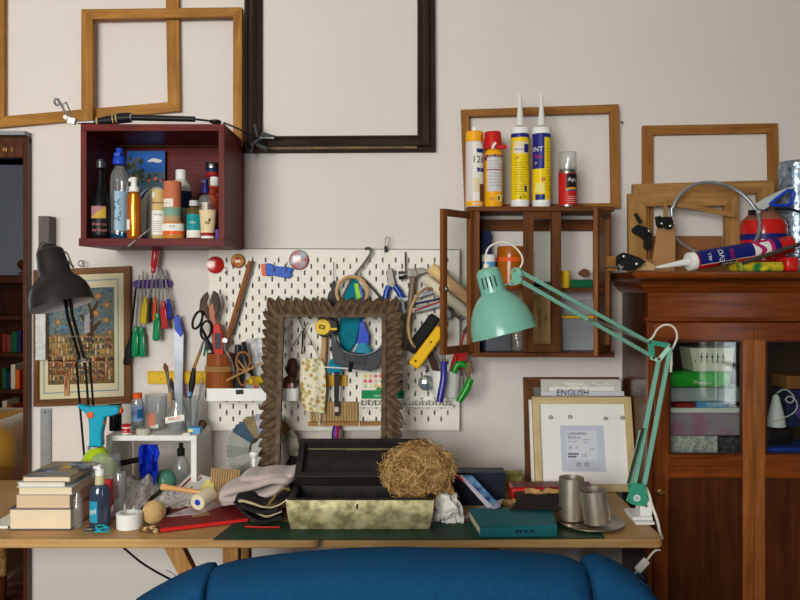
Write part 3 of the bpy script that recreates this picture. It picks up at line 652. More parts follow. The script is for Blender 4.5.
def vdoor(hx, hy, w, ang, flip, nm='door', mz=W_vitZ, st=(.019,.019)):
    # door plane from the hinge (hx, hy) along direction ang; w wide
    z0, z1 = vz0+.016, vz1-.017; u = Vector((math.cos(ang), -math.sin(ang), 0)); n = Vector((u.y, -u.x, 0)); th = .012
    def b(a0, a1, w0, w1, mb, mi=0, t0=0, t1=th):
        h = Vector((hx, hy, 0)); pts = [h+u*a0+n*t0, h+u*a1+n*t0, h+u*a1+n*t1, h+u*a0+n*t1]
        mb.ext([p+Vector((0,0,w0)) for p in pts], (0,0,w1-w0), mi)
    m = MB(); b(0, st[0], z0, z1, m, 0); b(w-st[1], w, z0, z1, m, 0); b(st[0], w-st[1], z1-.019, z1, m, 1); b(st[0], w-st[1], z0, z0+.021, m, 1)
    dr = G(nm, m, [mz, W_vitX], t, bev=.001)
    g = MB(); b(st[0]-.002, w-st[1]+.002, z0+.019, z1-.017, g, 0, .004, .006); G('glass_pane', g, M_glass, dr)
    return dr, u, n
M_hing = M_brass
dr, u, n = vdoor(vx0, -dV-.002, .148, math.radians(130), 1, mz=W_vitL)
m = MB(); m.ball(Vector((vx0, -dV-.002, 0))+u*.138+Vector((0,0,Z(289,.25)))-n*.003, .006, (1,.7,1.4)); m.ball(Vector((vx0, -dV-.002, 0))+u*.138+Vector((0,0,Z(289,.25)))+n*.015, .006, (1,.7,1.4)); G('handle', m, M_dsteel, dr)
dr, u, n = vdoor(X(523,dV), -dV-.0001+.002, X(560.5,dV)-X(523,dV), 0, 1, st=(.028,.028))
m = MB(); m.ring(P(543.5,354.6,dV+.0065), (0,-1,0), [(.0035,0),(.0035,.0015),(.001,.0015)], 12); G('keyhole', m, M_blk, VIT)
dr, u, n = vdoor(vx1, -dV-.002, .158, PI-math.radians(62), 1, mz=W_vitL)
for py in (225, 335):
    m = MB(); m.cyl(P(610,py,dV+.004), P(610,py+6,dV+.004), .003); G('hinge', m, M_dsteel, VIT)
# contents
zi = vz0+.013; zs = zsh
can('jar', 'amber glass jar with an orange band on the vitrine shelf behind the mint lamp head', 'jar', 510.5, .07, zs, [(11.5,288,0),(13,286,0),(13.5,262,1),(13.5,257.5,0),(13.2,248,0),(12.6,246.8,0),(.3,246.6,0)], [M_amb, M_org])
can('jar', 'small white and blue tub on the vitrine shelf left of the amber jar', 'jar', 488.5, .09, zs, [(6.5,288,0),(7,287,0),(7,268,1),(7,262,0),(7,259,2),(7,255,2),(.3,254.8,2)], [M_plas, M_lblu, M_white])
m = MB(); m.bx(X(481,.05), X(491,.05), -.05, -.02, zs+.0005, Z(231,.05)); G('box', m, M_dblu, label='narrow navy box standing behind the white and blue tub in the wall cabinet', cat='box', bev=.001)
m = MB()
for k in range(9): m.ball((X(534.5+k*2.1,.06), -.06+.008*(k%3-1), zs+.009+.002*(k%2)), .0085, (1,1,1), 10, 6, amp=.3, fr=2)
G('black_debris', m, M_blk, label='small heap of black pods on the vitrine shelf behind the middle glass', cat='pods', kind='stuff')
can('cup', 'tiny yellow cup on the right of the vitrine shelf', 'cup', 565.5, .09, zs, [(3.8,287,0),(4.6,270,0),(4,270,0),(3,285,0)], [M_yel])
m = MB(); m.bx(X(570,.09), X(592,.09), -.10, -.04, zs+.0005, Z(279.5,.09)); G('green_box', m, M_dgrn, label='flat green box at the right of the vitrine shelf', cat='box', bev=.002)
m = MB(); m.ball(P(584,273,.06)+Vector((0,0,.0)), .0145, (1.1,1,.8), amp=.25, fr=2); G('stone', m, mt('brown_stone', (130,84,60), .7, var=.3, vs=60), label='brown lump resting on the flat green box', cat='stone')
t = T('wooden_plank', 'pale wooden board with pencil writing standing in the middle of the wall cabinet', 'board', (X(542,.05), -.05, zi))
m = MB(); m.bx(X(531,.05), X(554,.05), -.05, -.032, zi+.0005, Z(295,.05)); G('board', m, wood('plank', (170,128,80), (204,164,112), 'Z', .7), t)
m = MB(); m.text('MARTINI ROSSO'[:7], on_plane((X(541.5,.05), -.0505, Z(318,.05)), (0,0,1), (-1,0,0)), .014, sx=1.0); m.text('1987', on_plane((X(548,.05), -.0505, Z(318,.05)), (0,0,1), (-1,0,0)), .012); G('pencil_mark', m, M_brn, t)
m = MB(); m.bx(X(504,.04), X(527,.04), -.04, -.028, zi+.0005, Z(293,.04)); G('wooden_plank', m, M_kraft, label='plain brown board behind the lamp head in the wall cabinet', cat='board')
t = T('storage_box', 'grey plastic box with a yellow rim in the lower right of the wall cabinet', 'box', (X(577,.08), -.06, zi))
m = MB(); m.bx(X(562,.09), X(597,.09), -.09, -.02, zi+.0005, Z(318.5,.09)); G('tub', m, mt('grey_translucent', (146,150,156), .3, var=.1, vs=20), t, bev=.003)
m = MB(); m.bx(X(561,.09), X(598,.09), -.092, -.018, Z(318.4,.09), Z(315.8,.09)); G('rim', m, M_yel, t, bev=.001)
m = MB(); m.bx(X(563,.09), X(596,.09), -.09, -.02, Z(315.7,.09), Z(300,.09)); G('clear_lid', m, M_clr, t, bev=.002)
m = MB(); m.bx(X(486,.11), X(511,.11), -.11, -.04, zi+.0005, Z(334,.11)); 
G('block', m, mt('graphite_box', (88,90,98), .5), label='dark grey block at the lower left of the wall cabinet under the lamp head', cat='block', bev=.002)
m = MB(); m.bx(X(481.5,.06), X(488,.06), -.09, -.02, zi+.0005, Z(325,.06)); G('box', m, M_dblu, label='thin dark blue box at the bottom left corner inside the wall cabinet', cat='box')
can('jar', 'small glass jar behind the grey block in the bottom of the wall cabinet', 'jar', 517, .09, zi, [(5.5,351,0),(6,350,0),(6,332,0),(5,330,1),(5,326,1),(.2,326,1)], [M_clr, M_dgrn])

# ---------------------------------------------------------------- tubes on the vitrine
def cart(label, px, d, prof, mats, lab, pn='tube', name='sealant_cartridge', cat='sealant tube', nozzle=None):
    t = T(name, label, cat, (X(px,d), -d, ZV)); m = MB(); m.lat(px, d, prof, ZV)
    G(pn, m, mats, t); c = (X(px,d), -d); z = lambda py: Z(py,d)+ZV-Z(prof[0][1],d)
    if nozzle: mm = MB(); mm.lat(px, d, nozzle); G('nozzle', mm, M_clr2, t)
    return t, c, z, S(d)
M_clr2 = mt('nozzle_white', (226,226,220), .35)
M_yb = mt('label_yellow', (240,206,24), .35); M_ob = mt('label_orange', (242,172,24), .35); M_nb = mt('label_navy', (40,44,130), .35)
dT = .112
t, c, z, q = cart('left-hand white and orange foam tube reading 126 on the wall cabinet', 474.5, dT, [(8.6,207,0),(8.9,206,1),(8.9,203,0),(8.9,142,1),(8.9,133,1),(8.4,131.5,2),(3,131,2),(2.4,127,2),(.3,126.6,2)], [mt('label_grey', (214,206,204), .4), M_ob, M_plas], None)
m = MB(); r = 8.95*q
arc(m, c, r, z(141.5), z(133.5), -1.5, .35, 1); 
m.add([on_cyl(c, r+.0004, 0, 0)(a, z(b)) for a, b in ((.004,145),(.023,145),(.021,134.5))], [(0,1,2)], 3)
arc(m, c, r, z(204), z(143), -.3, 1.4, 0); arc(m, c, r+.0002, z(153), z(149), .15, 1.3, 4); arc(m, c, r+.0002, z(172), z(168), .15, 1.3, 4)
arc(m, c, r+.0002, z(192), z(178), -.2, .6, 5); arc(m, c, r+.0004, z(203), z(184), .5, 1.3, 6); arc(m, c, r+.0006, z(203), z(201), -1.3, 1.3, 1)
m.text('126', on_cyl(c, r+.0005, z(163), .38), .028, 2); m.text('x 2', on_cyl(c, r+.0005, z(171.5), .38), .013, 7)
G('paper_label', m, [M_paper, M_ob, M_blk, M_red, M_nb, M_crm, M_brn, M_paper], t)
t, c, z, q = cart('orange aerosol foam can with a red cap and red nozzle on the wall cabinet', 493.5, dT, [(8.8,206.5,3),(9,206,0),(9,160,1),(9,157,2),(9,154,0),(8.4,151.5,0),(6,148.5,3),(3.5,147,3),(3.4,144,3)], [M_ob, M_dred, M_ob, M_steel], None, pn='can', name='foam_can', cat='spray can')
m = MB(); r = 9.05*q; arc(m, c, r, z(191), z(157), -.9, 1.5, 0); arc(m, c, r, z(157), z(154.5), -1.5, 1.5, 1)
for k in range(9): arc(m, c, r+.0003, z(161+3*k)-.0008, z(161+3*k)+.0008, -.6, .9+.25*((k*7) % 3-1), 2)
arc(m, c, r+.0003, z(170), z(169), -.9, 1.5, 3); arc(m, c, r+.0003, z(201), z(194), .3, 1.0, 4); arc(m, c, r+.0005, z(200), z(195.5), .38, .6, 5)
m.text('750', on_cyl(c, r+.0005, z(199.5), -.3), .010, 1)
G('paper_label', m, [mt('lbl_silver', (206,204,208), .4), M_nav, M_gry, M_dred, M_lyel, M_dbrn], t)
m = MB(); m.ring(Vector((c[0]-.001, c[1], z(148))), (-.03,0,1), [(.0255,0),(.0265,.002),(.0255,.018),(.0245,.046),(.023,.050),(.0005,.051)], 24)
m.box((c[0]+.02, c[1]-.02, z(147)), (.03,.012,.01)); G('cap', m, M_red, t)
m = MB(); m.tube([Vector((c[0]-.006,c[1]-.026,z(149))), Vector((c[0]-.002,c[1]-.03,z(145))), Vector((c[0]+.004,c[1]-.03,z(143.5)))], .004, smooth=1); G('trigger', m, M_plas, t)
for px, lab, k in ((520, 'yellow sealant cartridge with a long nozzle, navy band only at its top', 0), (541.5, 'sealant cartridge with a long nozzle and a large navy panel over yellow', 1)):
    dd = dT+.002
    t, c, z, q = cart(lab, px, dd, [(8.9,206,0),(9.1,205.5,0),(9.1,199,1),(9.1,137,2),(9.1,133,0),(9.2,132.5,0),(9.2,128,0),(8.2,126.5,0),(4.5,125.5,0)], [M_plas, M_yb, M_nb], None,
        nozzle=[(4,126),(3.8,124),(3.2,118),(2.6,112),(1.3,94.5),(.6,94)] if k == 0 else [(4,126),(3.8,124),(3.2,118),(2.6,112),(1.2,94),(.6,93.5)])
    m = MB(); r = 9.15*q
    if k == 0:
        arc(m, c, r, z(153), z(141), -.9, .9, 3); arc(m, c, r+.0003, z(152), z(143.5), .3, .95, 1); arc(m, c, r+.0003, z(151.5), z(146), -.8, .2, 0)
        m.text('M\u03a9N', on_cyl(c, r+.0006, z(150.5), -.3), .012, 1)
        for j in range(14): arc(m, c, r+.0003, z(162+2.4*j)-.0006, z(162+2.4*j)+.0006, -.8, .75-.2*((j*5) % 3), 2)
        m.text('AF', on_cyl(c, r+.0004, z(159), -.5), .014, 2, sx=.9); arc(m, c, r+.0003, z(191), z(185), .35, .65, 1); arc(m, c, r+.0003, z(198), z(195), -.2, .0, 2); m.text('81', on_cyl(c, r+.0004, z(197), .35), .012, 2)
        G('paper_label', m, [M_paper, M_nb, mt('print_olive', (120,110,30), .5), M_crm], t)
    else:
        arc(m, c, r, z(168), z(133), -1.5, .15, 1); arc(m, c, r, z(199), z(193.5), -.9, .2, 1)
        m.text('INT', on_cyl(c, r+.0004, z(151), -.6), .020, 0); m.text('ALL', on_cyl(c, r+.0004, z(157.5), -.55), .017, 4)
        m.text('P', on_cyl(c, r+.0004, z(164.5), -.8), .014, 3)
        for j in range(16): arc(m, c, r+.0003, z(142+3.1*j)-.0007, z(142+3.1*j)+.0007, .3, .95-.2*((j*5) % 3), 2)
        arc(m, c, r, z(192), z(182), -.9, .15, 5); m.ring(Vector(on_cyl(c, r+.0003, z(178.5), 0)(0,0)), (0,-1,0), [(.0055,0),(.0055,.0005)], 14, mi=4); m.text('9', on_cyl(c, r+.0012, z(180), 0), .010, 0)
        G('paper_label', m, [M_paper, M_nb, mt('print_olive2', (130,116,30), .5), M_yel, M_red, M_lyel], t)
t, c, z, q = cart('short red spray paint can with a clear cap on the wall cabinet', 567.5, dT, [(8.8,205.5,1),(9,205,1),(9,203.5,0),(9,172,1),(9,170,1),(8.5,168,1),(5,166.5,1),(3,165.5,2),(3,161,2),(.3,160.8,2)], [M_red, M_steel, M_plas], None, pn='can', name='spray_can', cat='spray can')
m = MB(); m.lat(567.5, dT, [(8.9,170),(9,169.5),(8.8,153.5),(8.2,152),(.2,151.7)]); G('clear_cap', m, M_clr, t)
m = MB(); r = 9.06*q; arc(m, c, r, z(187), z(172.5), -.35, 1.5, 0); m.text('Apo', on_cyl(c, r+.0003, z(180), .35), .017, 1)
for j, (mi, dz_) in enumerate(((2,0),(3,.9),(4,1.8),(5,2.7))): m.grid(lambda u, v: (c[0]+math.sin(-.35+1.6*u)*(r+.0004), c[1]-math.cos(-.35+1.6*u)*(r+.0004), z(190.5-dz_-v*.95)+.004*math.sin(u*3)), 10, 1, mi)
for j in range(4): arc(m, c, r+.0004, z(195+2*j)-.0005, z(195+2*j)+.0005, -.2, .8, 1)
G('paper_label', m, [M_blk, M_paper, M_pur, M_grn, M_yel, M_org], t)

# ================================================================ STUFF ON THE ARMOIRE TOP
z0 = ZA+.0006
def onA(px, py, d): return P(px, py, d)
m = MB(); m.ext([P(651,272.2,.16), P(675.5,272.2,.16), P(675.5,224,.12), P(658,224,.12)], (0,.006,0)); 
for i, v in enumerate(m.v): 
    if v.z < ZA+.004: v.z = z0
G('board_offcut', m, M_kraft, label='brown trapezoid offcut of board standing on edge on the tall cabinet', cat='board', bev=.001)
m = MB(); m.ext([P(640,272.8,.025), P(722,272.8,.025), P(722,236,.018), P(640,236,.018)], (0,.004,0))
for v in m.v:
    if v.z < ZA+.01: v.z = z0
G('board', m, mt('brown_board', (140,92,58), .8, var=.06, vs=30), label='low brown board standing at the back inside the short frame', cat='board')
m = MB(); m.ext([P(668,200,.105), P(735,212.5,.1), P(735,217.5,.1), P(668,205,.105)], (0,.006,0)); G('wood_strip', m, W_pinX, label='slanting thin wooden strip across the short frame', cat='strip')
m = MB(); m.ext([P(664,201,.11), P(667.5,201,.11), P(667.5,222,.11), P(664,222,.11)], (0,.006,0)); G('wood_strip', m, W_pinZ, label='short upright wooden strip clipped above the trapezoid offcut', cat='strip')
t = T('cable_loop', 'large loop of grey hose on top of the tall cabinet', 'hose loop', (X(712,.13), -.15, ZA))
pts = []
loop = [(672,212,.12),(674,203,.12),(682,192,.12),(694,184.5,.12),(706,182,.12),(718,183,.13),(732,187.5,.13),(744,195,.14),(754,206,.15),(759.5,218,.16),(760,230,.17),(756,241,.18),(749,248,.19)]
m = MB(); m.tube(PP(loop), .0052, 10, smooth=2); m.tube(PP([(664,218,.1),(668,228,.1),(674,236,.1),(682,244,.1),(692,250,.1),(702,253,.11)]), .0036, 8, smooth=2); m.cyl(P(671.5,208,.12), P(672,216,.12), .0062); G('hose', m, mt('hose_grey', (150,154,160), .3, .5), t)
def qclamp(label, pts, jaw, knobs, d):
    t = T('corner_clamp', label, 'clamp', P(pts[0][0], pts[0][1], d))
    m = MB(); m.poly(pts, d, .022); G('jaw', m, M_blk, t, bev=.002)
    m = MB()
    for j in jaw: m.cyl(P(j[0], j[1], d+.006), P(j[2], j[3], d+.006), j[4], seg=10)
    G('handle', m, M_blkr, t)
    m = MB()
    for (a, b) in knobs: m.ring(P(a, b, d), (0,-1,0), [(.0042,0),(.0042,.003),(.002,.004)], 12)
    G('bolt', m, M_steel, t)
    return t
qclamp('black corner clamp with an upright lever, hanging on the left rail of the short frame', [(633,229),(638,224.5),(646,227),(652,234),(651.5,248),(648,250),(645,247),(645.5,240),(641,236),(634.5,233)], [(635,213.5,641,223.5,.0055),(646,228,650,244,.004)], [(649,231)], .115)
qclamp('black corner clamp on the top of the trapezoid offcut', [(657,216),(663,217),(672,216.5),(674,222),(672,229),(668,229),(665,225.5),(661,228),(658,225)], [(659,216,665,222,.003)], [(662,223.5),(670.5,226)], .150)
t = qclamp('black corner clamp lying flat at the left end of the tall cabinet, holding wood scraps', [(618,256),(624,252.5),(630,254),(640,257.5),(645,261),(641,266),(634,270.3),(620,270.3),(617,264)], [(616,261,622,258,.004),(634,268,645,261,.003)], [(624,256.5),(622,267),(637,264)], .33)
m = MB(); m.cyl(P(604,266.5,.34), P(620,266.8,.34), .0028); m.cyl(P(619,264.5,.34), P(621,269.5,.34), .0035); G('screw', m, M_brstl, t)
m = MB(); m.poly([(607,256.5),(616,256),(616,271),(607,271)], .325, .02); G('wood_scrap', m, W_orgX, label='square orange wood scrap held at the left of the flat clamp', cat='wood scrap', bev=.001)
m = MB(); m.poly([(630,270.5),(634,262),(645,259),(656,266.5),(654,270.5)], .30, .05); G('wood_scrap', m, M_cardb, label='pale pointed wood scrap under the flat clamp on the tall cabinet', cat='wood scrap', bev=.001)
# lying sealant tube
t = T('sealant_cartridge', 'red, blue and magenta sealant cartridge lying slanted on the tall cabinet', 'sealant tube', (X(735,.24), -.24, ZA))
a = P(688, 262, .255); b = P(790, 244.5, .2); ax = (b-a); L_ = ax.length; ax.normalize(); r = .0255
q_ = S(.24)
m = MB(); m.ring(a, ax, [(r*.55,-.001),(r*.93,0),(r,.003),(r,.018),(r,.022),(r,L_*.32),(r,L_*.6),(r,L_*.80),(r,L_*.86),(r*.96,L_*.87),(r*.96,L_),(r*.9,L_+.002)], 32, mis=[0,0,0,3,1,1,2,1,3,3,3])
up = Vector((0,0,1)); up = (up-ax*up.dot(ax)).normalized(); fr = up.cross(ax).normalized(); 
if fr.y > 0: fr = -fr
def oncart(x, y, lift=.0004):  # x along axis from a, y around (0 facing the room)
    an = y/r; return a + ax*x + fr*(math.cos(an)*(r+lift)) + up*(math.sin(an)*(r+lift))
m.grid(lambda u, v: oncart(.018+(L_*.86-.018)*u, -.034+.020*v), 20, 4, 3)
m.grid(lambda u, v: oncart(L_*.6+L_*.16*u, -.012+.035*v), 10, 6, 0)
m.grid(lambda u, v: oncart(L_*.64+L_*.05*u+.008*math.sin(v*5), -.012+.035*v, .0008), 6, 8, 2)
m.grid(lambda u, v: oncart(.022+(L_*.8-.022)*u, -.0145+.0016*v, .0006), 20, 1, 0)
m.grid(lambda u, v: oncart(L_*.28+L_*.18*u*.95-.01, -.030+.016*v, .0008), 8, 3, 4)
m.text('EVO', lambda x, y: oncart(L_*.30-y, .004+x, .0010), .022, 0, sx=.9)
m.text('STIK', lambda x, y: oncart(L_*.40-y, .004+x, .0010), .018, 3, sx=.85)
m.text('ALL', lambda x, y: oncart(L_*.18-y, .006+x, .0010), .014, 0)
m.text('ADHES C', lambda x, y: oncart(L_*.355+x, -.027+y, .0012), .012, 0)
G('tube', m, [M_plas, M_nav, M_mag, M_redp, M_blk], t)
m = MB(); m.ring(a, -ax, [(.013,0),(.011,.004),(.0095,.006),(.0025,.115),(.0015,.116)], 16); G('nozzle', m, M_clr2, t)
m = MB(); m.cyl(P(743,263,.31), P(803,243,.27), .0056, seg=8); G('rod', m, mt('rod_grey', (92,86,78), .4, .5), label='dark grey rod lying slanted in front of the red end of the cartridge', cat='rod')
# packets
m = MB(); rbox(m, X(738,.26), X(783,.26), -.27, -.18, z0, Z(262,.26), r=.008); G('packet', m, mt('packet_multi', (24,120,60), .3, c2=(236,200,30), vs=38, detail=1), label='green and yellow packet under the lying cartridge', cat='packet')
m = MB(); rbox(m, X(785,.27), X(798,.27), -.28, -.2, z0, Z(257,.27), r=.008); G('packet', m, M_redp, label='small red packet at the right of the green and yellow one', cat='packet')
# red bottle with blue collar
dd = .098
t = T('gas_canister', 'red round canister with a blue collar behind the lying cartridge', 'canister', (X(763,dd), -dd, ZA))
m = MB(); m.lat(763.5, dd, [(20,278,0),(22,275,0),(22,262,0),(22,246,1),(22,240,0),(22,232,0),(20,226,2),(14,219.5,2),(9,217,0)], ZA, seg=36)
m.text('gaz', on_cyl((X(763.5,dd), -dd), 22.1*S(dd), Z(244.5,dd), -.5), .011, 3); m.text('butane', on_cyl((X(763.5,dd), -dd), 22.1*S(dd), Z(244.5,dd), .1), .011, 3)
G('body', m, [M_redp, M_nav, mt('shoulder_brown', (150,96,74), .5), M_paper], t)
m = MB(); m.lat(763.5, dd, [(9.5,219),(9,217),(6,213),(4,211.5),(3.5,208)]); G('collar', m, M_blu, t)
t = T('spray_trigger', 'silver and blue trigger handle resting on the red canister', 'trigger', P(765, 206, .16))
m = MB(); m.poly([(756,204),(766,198),(781,190.5),(791,187),(795,186.8),(792.5,190.5),(782,196),(772,203),(769,207),(764,210),(759,209)], .165, .02); m.cyl(P(749,213,.16), P(760,212,.16), .006); G('body', m, M_lgry, t, bev=.002)
m = MB(); m.tube(PP([(770,204,.17),(780,196,.17),(791,188.5,.17),(793,195,.17),(791,205,.17),(782,205.5,.17),(771,205,.17)]), .005, 8, closed=True, smooth=1); G('grip', m, M_blu, t)
m = MB(); m.tube(PP([(775,209,.17),(790,208.5,.17),(806,214,.17),(815,218,.17)]), .0035, 8, smooth=2); m.cyl(P(749,212.5,.175), P(755,212.5,.175), .0075); G('hose', m, M_blk, t)
# wrapped roll
M_foil = mt('foil_wrap', (170,182,192), .2, .5, c2=(80,100,126), vs=70, bump=1, bs=90)
t = T('wrapped_roll', 'upright roll wrapped in shiny blue-grey film at the right edge of the tall cabinet', 'roll', (X(797,.09), -.09, ZA))
m = MB(); m.lat(797, .09, [(17,279),(18,277),(17.5,240),(18,200),(17.5,171),(15,168),(.3,168)], ZA, seg=40); G('film', m, M_foil, t)
# ================================================================ LEFT: PICTURE, STRIPS, BLACK LAMP
d = .02
t = T('framed_picture', 'brown framed tree-and-crowd painting with a cream mat behind the black lamp', 'picture', P(81.5, 407, .01))
fr = [(33,270),(130,266),(131,403.5),(33,407)]; i1 = [(38,276),(123.5,272.5),(124,396.5),(38.5,400)]
o_ = [P(x,y,d) for x,y in fr]; i_ = [P(x,y,d) for x,y in i1]
for nm, a, b, mm in (('top_rail',0,1,'x'),('side_rail',1,2,'z'),('bottom_rail',2,3,'x'),('side_rail',3,0,'z')):
    m = MB(); m.ext([o_[a], o_[b], i_[b], i_[a]], (0,.019,0)); G(nm, m, wood('picframe_'+str(a), (92,58,34), (130,88,54), mm.upper(), .4), t, bev=.002)
def pl(mb, pts, dd, mi=0, th=.0004): mb.poly(pts, dd, th, mi)
m = MB(); m.poly(i1, .012, .008); G('mat', m, mt('mat_cream', (206,194,160), .7), t)
m = MB()
def inset(q, a, b): 
    (x0,y0),(x1,y1),(x2,y2),(x3,y3) = q; return [(x0+a,y0+b),(x1-a,y1+b),(x2-a,y2-b),(x3+a,y3-b)]
A_, B_ = inset(i1, 5, 6), inset(i1, 6.2, 7.2)
for k in range(4): pl(m, [A_[k], A_[(k+1)%4], B_[(k+1)%4], B_[k]], .0123, 0)
G('mat_line', m, mt('mat_blue', (120,144,160), .7), t)
m = MB(); im = [(48,289),(114,287),(114.5,383),(48,385)]
pl(m, im, .0124, 0)
pl(m, [(48,335),(114.3,333),(114.4,360),(48,362)], .0126, 1); pl(m, [(48,360),(114.4,358),(114.5,383),(48,385)], .0126, 2)
pl(m, [(84,352),(88,340),(86,326),(80,316),(82,314),(88,322),(90,312),(86,300),(89,300),(92,310),(97,300),(99,302),(94,316),(93,326),(100,320),(101,322),(94,332),(93,344),(97,354)], .0129, 3)
rr = random.Random(5)
for (cx, cy, r) in ((98,296,4.6),(107,305,4.4),(96,313,4),(106,320,4),(72,301,4),(62,308,3.6),(58,322,3.6),(72,324,3.6),(84,295,3.6),(110,332,3),(64,296,3)):
    m.ball(P(cx, cy, .0128), r*.8*S(.02), (1,.06,1), 14, 6, 4); m.ball(P(cx, cy, .0131), r*.5*S(.02), (1,.06,1), 10, 5, 5)
for k in range(26): cx = 50+rr.random()*62; cy = 292+rr.random()*38; m.ball(P(cx, cy, .0127), (1+rr.random()*1.5)*S(.02), (2,.05,.6), 8, 4, 6+k%2)
for row in range(7):
    for k in range(24):
        cx = 50+k*2.65+rr.random()*1.2; cy = 338+row*6.4+rr.random()*2; c_ = rr.randrange(8, 14)
        m.bx(X(cx-.8,.013), X(cx+.8,.013), -.0131, -.0126, Z(cy+2.6,.013), Z(cy-1.2,.013), c_); m.ball(P(cx, cy-1.9, .0129), .8*S(.02), (1,.3,1), 6, 4, 14)
pl(m, [(84.5,316),(89.5,312),(90,332),(84,334)], .0133, 15)
cols = [(58,84,112),(92,96,64),(84,70,46),(70,50,34),(150,104,62),(176,136,90),(84,120,140),(96,110,80),(150,84,44),(60,66,80),(170,130,70),(110,50,40),(80,96,64),(186,170,140),(190,140,100),(150,146,150)]
G('painting', m, [mt(f'paint_{k}', c, .75, var=.12, vs=70) if k > 2 else mt(f'paint_{k}', c, .75, c2=((120,124,110),(130,104,70),(120,92,60))[k], vs=110, detail=6) for k, c in enumerate(cols)], t)
m = MB(); m.ring(P(81.5,263.5,.012), (0,-1,0), [(.0022,0),(.0022,.008)], 10); m.tube([P(81.5+3*math.cos(a), 263.5+3*math.sin(a), .02) for a in [PI*2*k/14 for k in range(14)]], .0016, 6, closed=True)
G('eye_screw', m, M_steel, label='small metal eye screw in the wall above the framed picture', cat='screw')
m = MB(); m.bx(X(40,.01), X(50.5,.01), -.008, 0, Z(470,.01), Z(409,.01))
t = T('steel_ruler', 'steel ruler hanging on the wall below the framed picture', 'ruler', P(45, 470, .006)); G('blade', m, mt('ruler_steel', (150,152,152), .35, .7, var=.08, vs=30), t)
m = MB()
for k in range(30): y = 412+k*1.9; m.bx(X(50.3 - (2.6 if k % 5 == 0 else 1.5),.01), X(50.3,.01), -.0084, -.008, Z(y+.25,.01), Z(y-.25,.01))
m.ring(P(45,412,.0083), (0,-1,0), [(.0035,0),(.0035,.0004)], 12); G('graduation', m, M_dgry, t)
m = MB(); m.bx(X(36,.03), X(46,.03), -.034, -.030, Z(360,.03), Z(302,.03)); m.bx(X(40.5,.03), X(41.2,.03), -.0344, -.034, Z(354,.03), Z(352,.03))
G('metal_strip', m, mt('strip_pale', (196,196,192), .5, .3, c2=(170,172,170), vs=60), label='pale flat metal strip hanging over the left edge of the framed picture', cat='strip', bev=.0005)
# wall bracket of the black lamp
dl_ = .40
t = T('black_desk_lamp', 'black enamelled spring-arm desk lamp at the far left of the table', 'lamp', P(88, 506, .2))
# head
Lc = P(64, 292, dl_); q = S(dl_)
ax = Vector((.22,-.30,-1)).normalized()                   # the way the shade opens
top = P(48, 244, dl_+.0)
ax2 = (P(66.5, 310, dl_) + Vector((0,-.018,0)) - top).normalized()
Lh = (P(66, 300, dl_)+Vector((0,-.045,0))-top).length
m = MB()
prof = [(r_, t_*1.08) for r_, t_ in [(.004,-.001),(.012,0),(.017,.003),(.020,.010),(.029,.014),(.033,.019),(.037,.05),(.040,.075),(.043,.079),(.045,.083),(.057,.092),(.068,.106),(.075,.124),(.079,.148),(.0795,.152)]]
k_ = 1.0
m.ring(top, ax2, prof+[(.077,.164),(.075,.152),(.070,.130),(.060,.114),(.04,.103),(.001,.102)], 48, mis=[0]*(len(prof)-1)+[0]+[1]*6, cap=False)
G('shade', m, [M_lampb, M_lampin], t, sharp=30)
sd = ax2.cross(Vector((0,1,0))).normalized()
if sd.x < 0: sd = -sd
m = MB(); m.tube([top+ax2*.03+sd*.033, top+ax2*.035+sd*.043, top+ax2*.06+sd*.046, top+ax2*.085+sd*.050], .0022, smooth=1); m.tube([top+ax2*.055+sd*.038, top+ax2*.075+sd*.05], .003); G('bracket', m, M_dsteel, t)
m = MB(); m.tube([top+ax2*.008, P(43,240,dl_-.02), P(37,250,dl_-.03), P(37,262,dl_-.03), P(41,272,dl_-.03)], .0012, smooth=2); G('thin_cord', m, M_blk, t)
# arm
dk = .33
j1 = P(83, 356, .30); 
m = MB()
for o2 in (-.0065, .0065): m.tube([top+ax2*.10+Vector((.012+o2,.02,0)), P(70,316,.33)+Vector((o2,0,0)), P(83,362,.27)+Vector((o2,0,0))], .0042, 8)
G('upper_arm', m, M_blk, t)
m = MB()
for a, b, c in ((76,360,.27),(85,362,.27),(90,362,.25)):
    ex = 76+(a-76)*.9; m.cyl(P(a,b,c), P(ex+10,476,.12), .0033, seg=8)
G('lower_arm', m, M_blk, t)
m = MB(); m.cyl(P(75,362,.275), P(89,358,.275), .004).box(P(82,360,.27), (.028,.012,.012)).cyl(P(68,337,.31), P(78,336,.31), .002); G('joint', m, M_dsteel, t)
for a, b in (((69,337),(78,363)),((79,336),(87,361))):
    m = MB(); pts = []; A, B = P(*a,.305), P(*b,.28); dv = B-A
    for k in range(90): f = k/89; pts.append(A+dv*f+Vector((math.cos(k*1.4)*.0028, math.sin(k*1.4)*.0028, 0)))
    m.tube(pts, .0008, 5); G('spring', m, M_dsteel, t)
m = MB(); m.tube([P(76,352,.29), P(71,366,.29), P(66,378,.29), P(65,388,.29)], .0012, smooth=2); G('wire', m, M_dred, t)
m = MB(); m.lat(90, .12, [(11,489),(11,487.5),(4,486),(3,482),(3,470)], ZC-.5935, seg=24); G('base', m, M_blk, t)
m = MB(); m.bx(X(64.5,.28), X(69.5,.28), -.283, -.278, Z(396,.28), Z(376,.28)); G('paper_tag', m, M_kraft, t, label='brown cardboard tag hanging on its wire')
m = MB(); m.bx(X(38.3,.05), X(48.8,.05), -.05, 0, Z(262,.05), Z(216,.05)); m.ring(P(45,221,.0505), (0,-1,0), [(.0022,0),(.0022,.0008)], 10, mi=1)
G('wall_bracket', m, [mt('bracket_grey', (92,86,80), .55, .3), M_blk], label='grey upright wall bracket behind the head of the black lamp', cat='bracket', bev=.001)

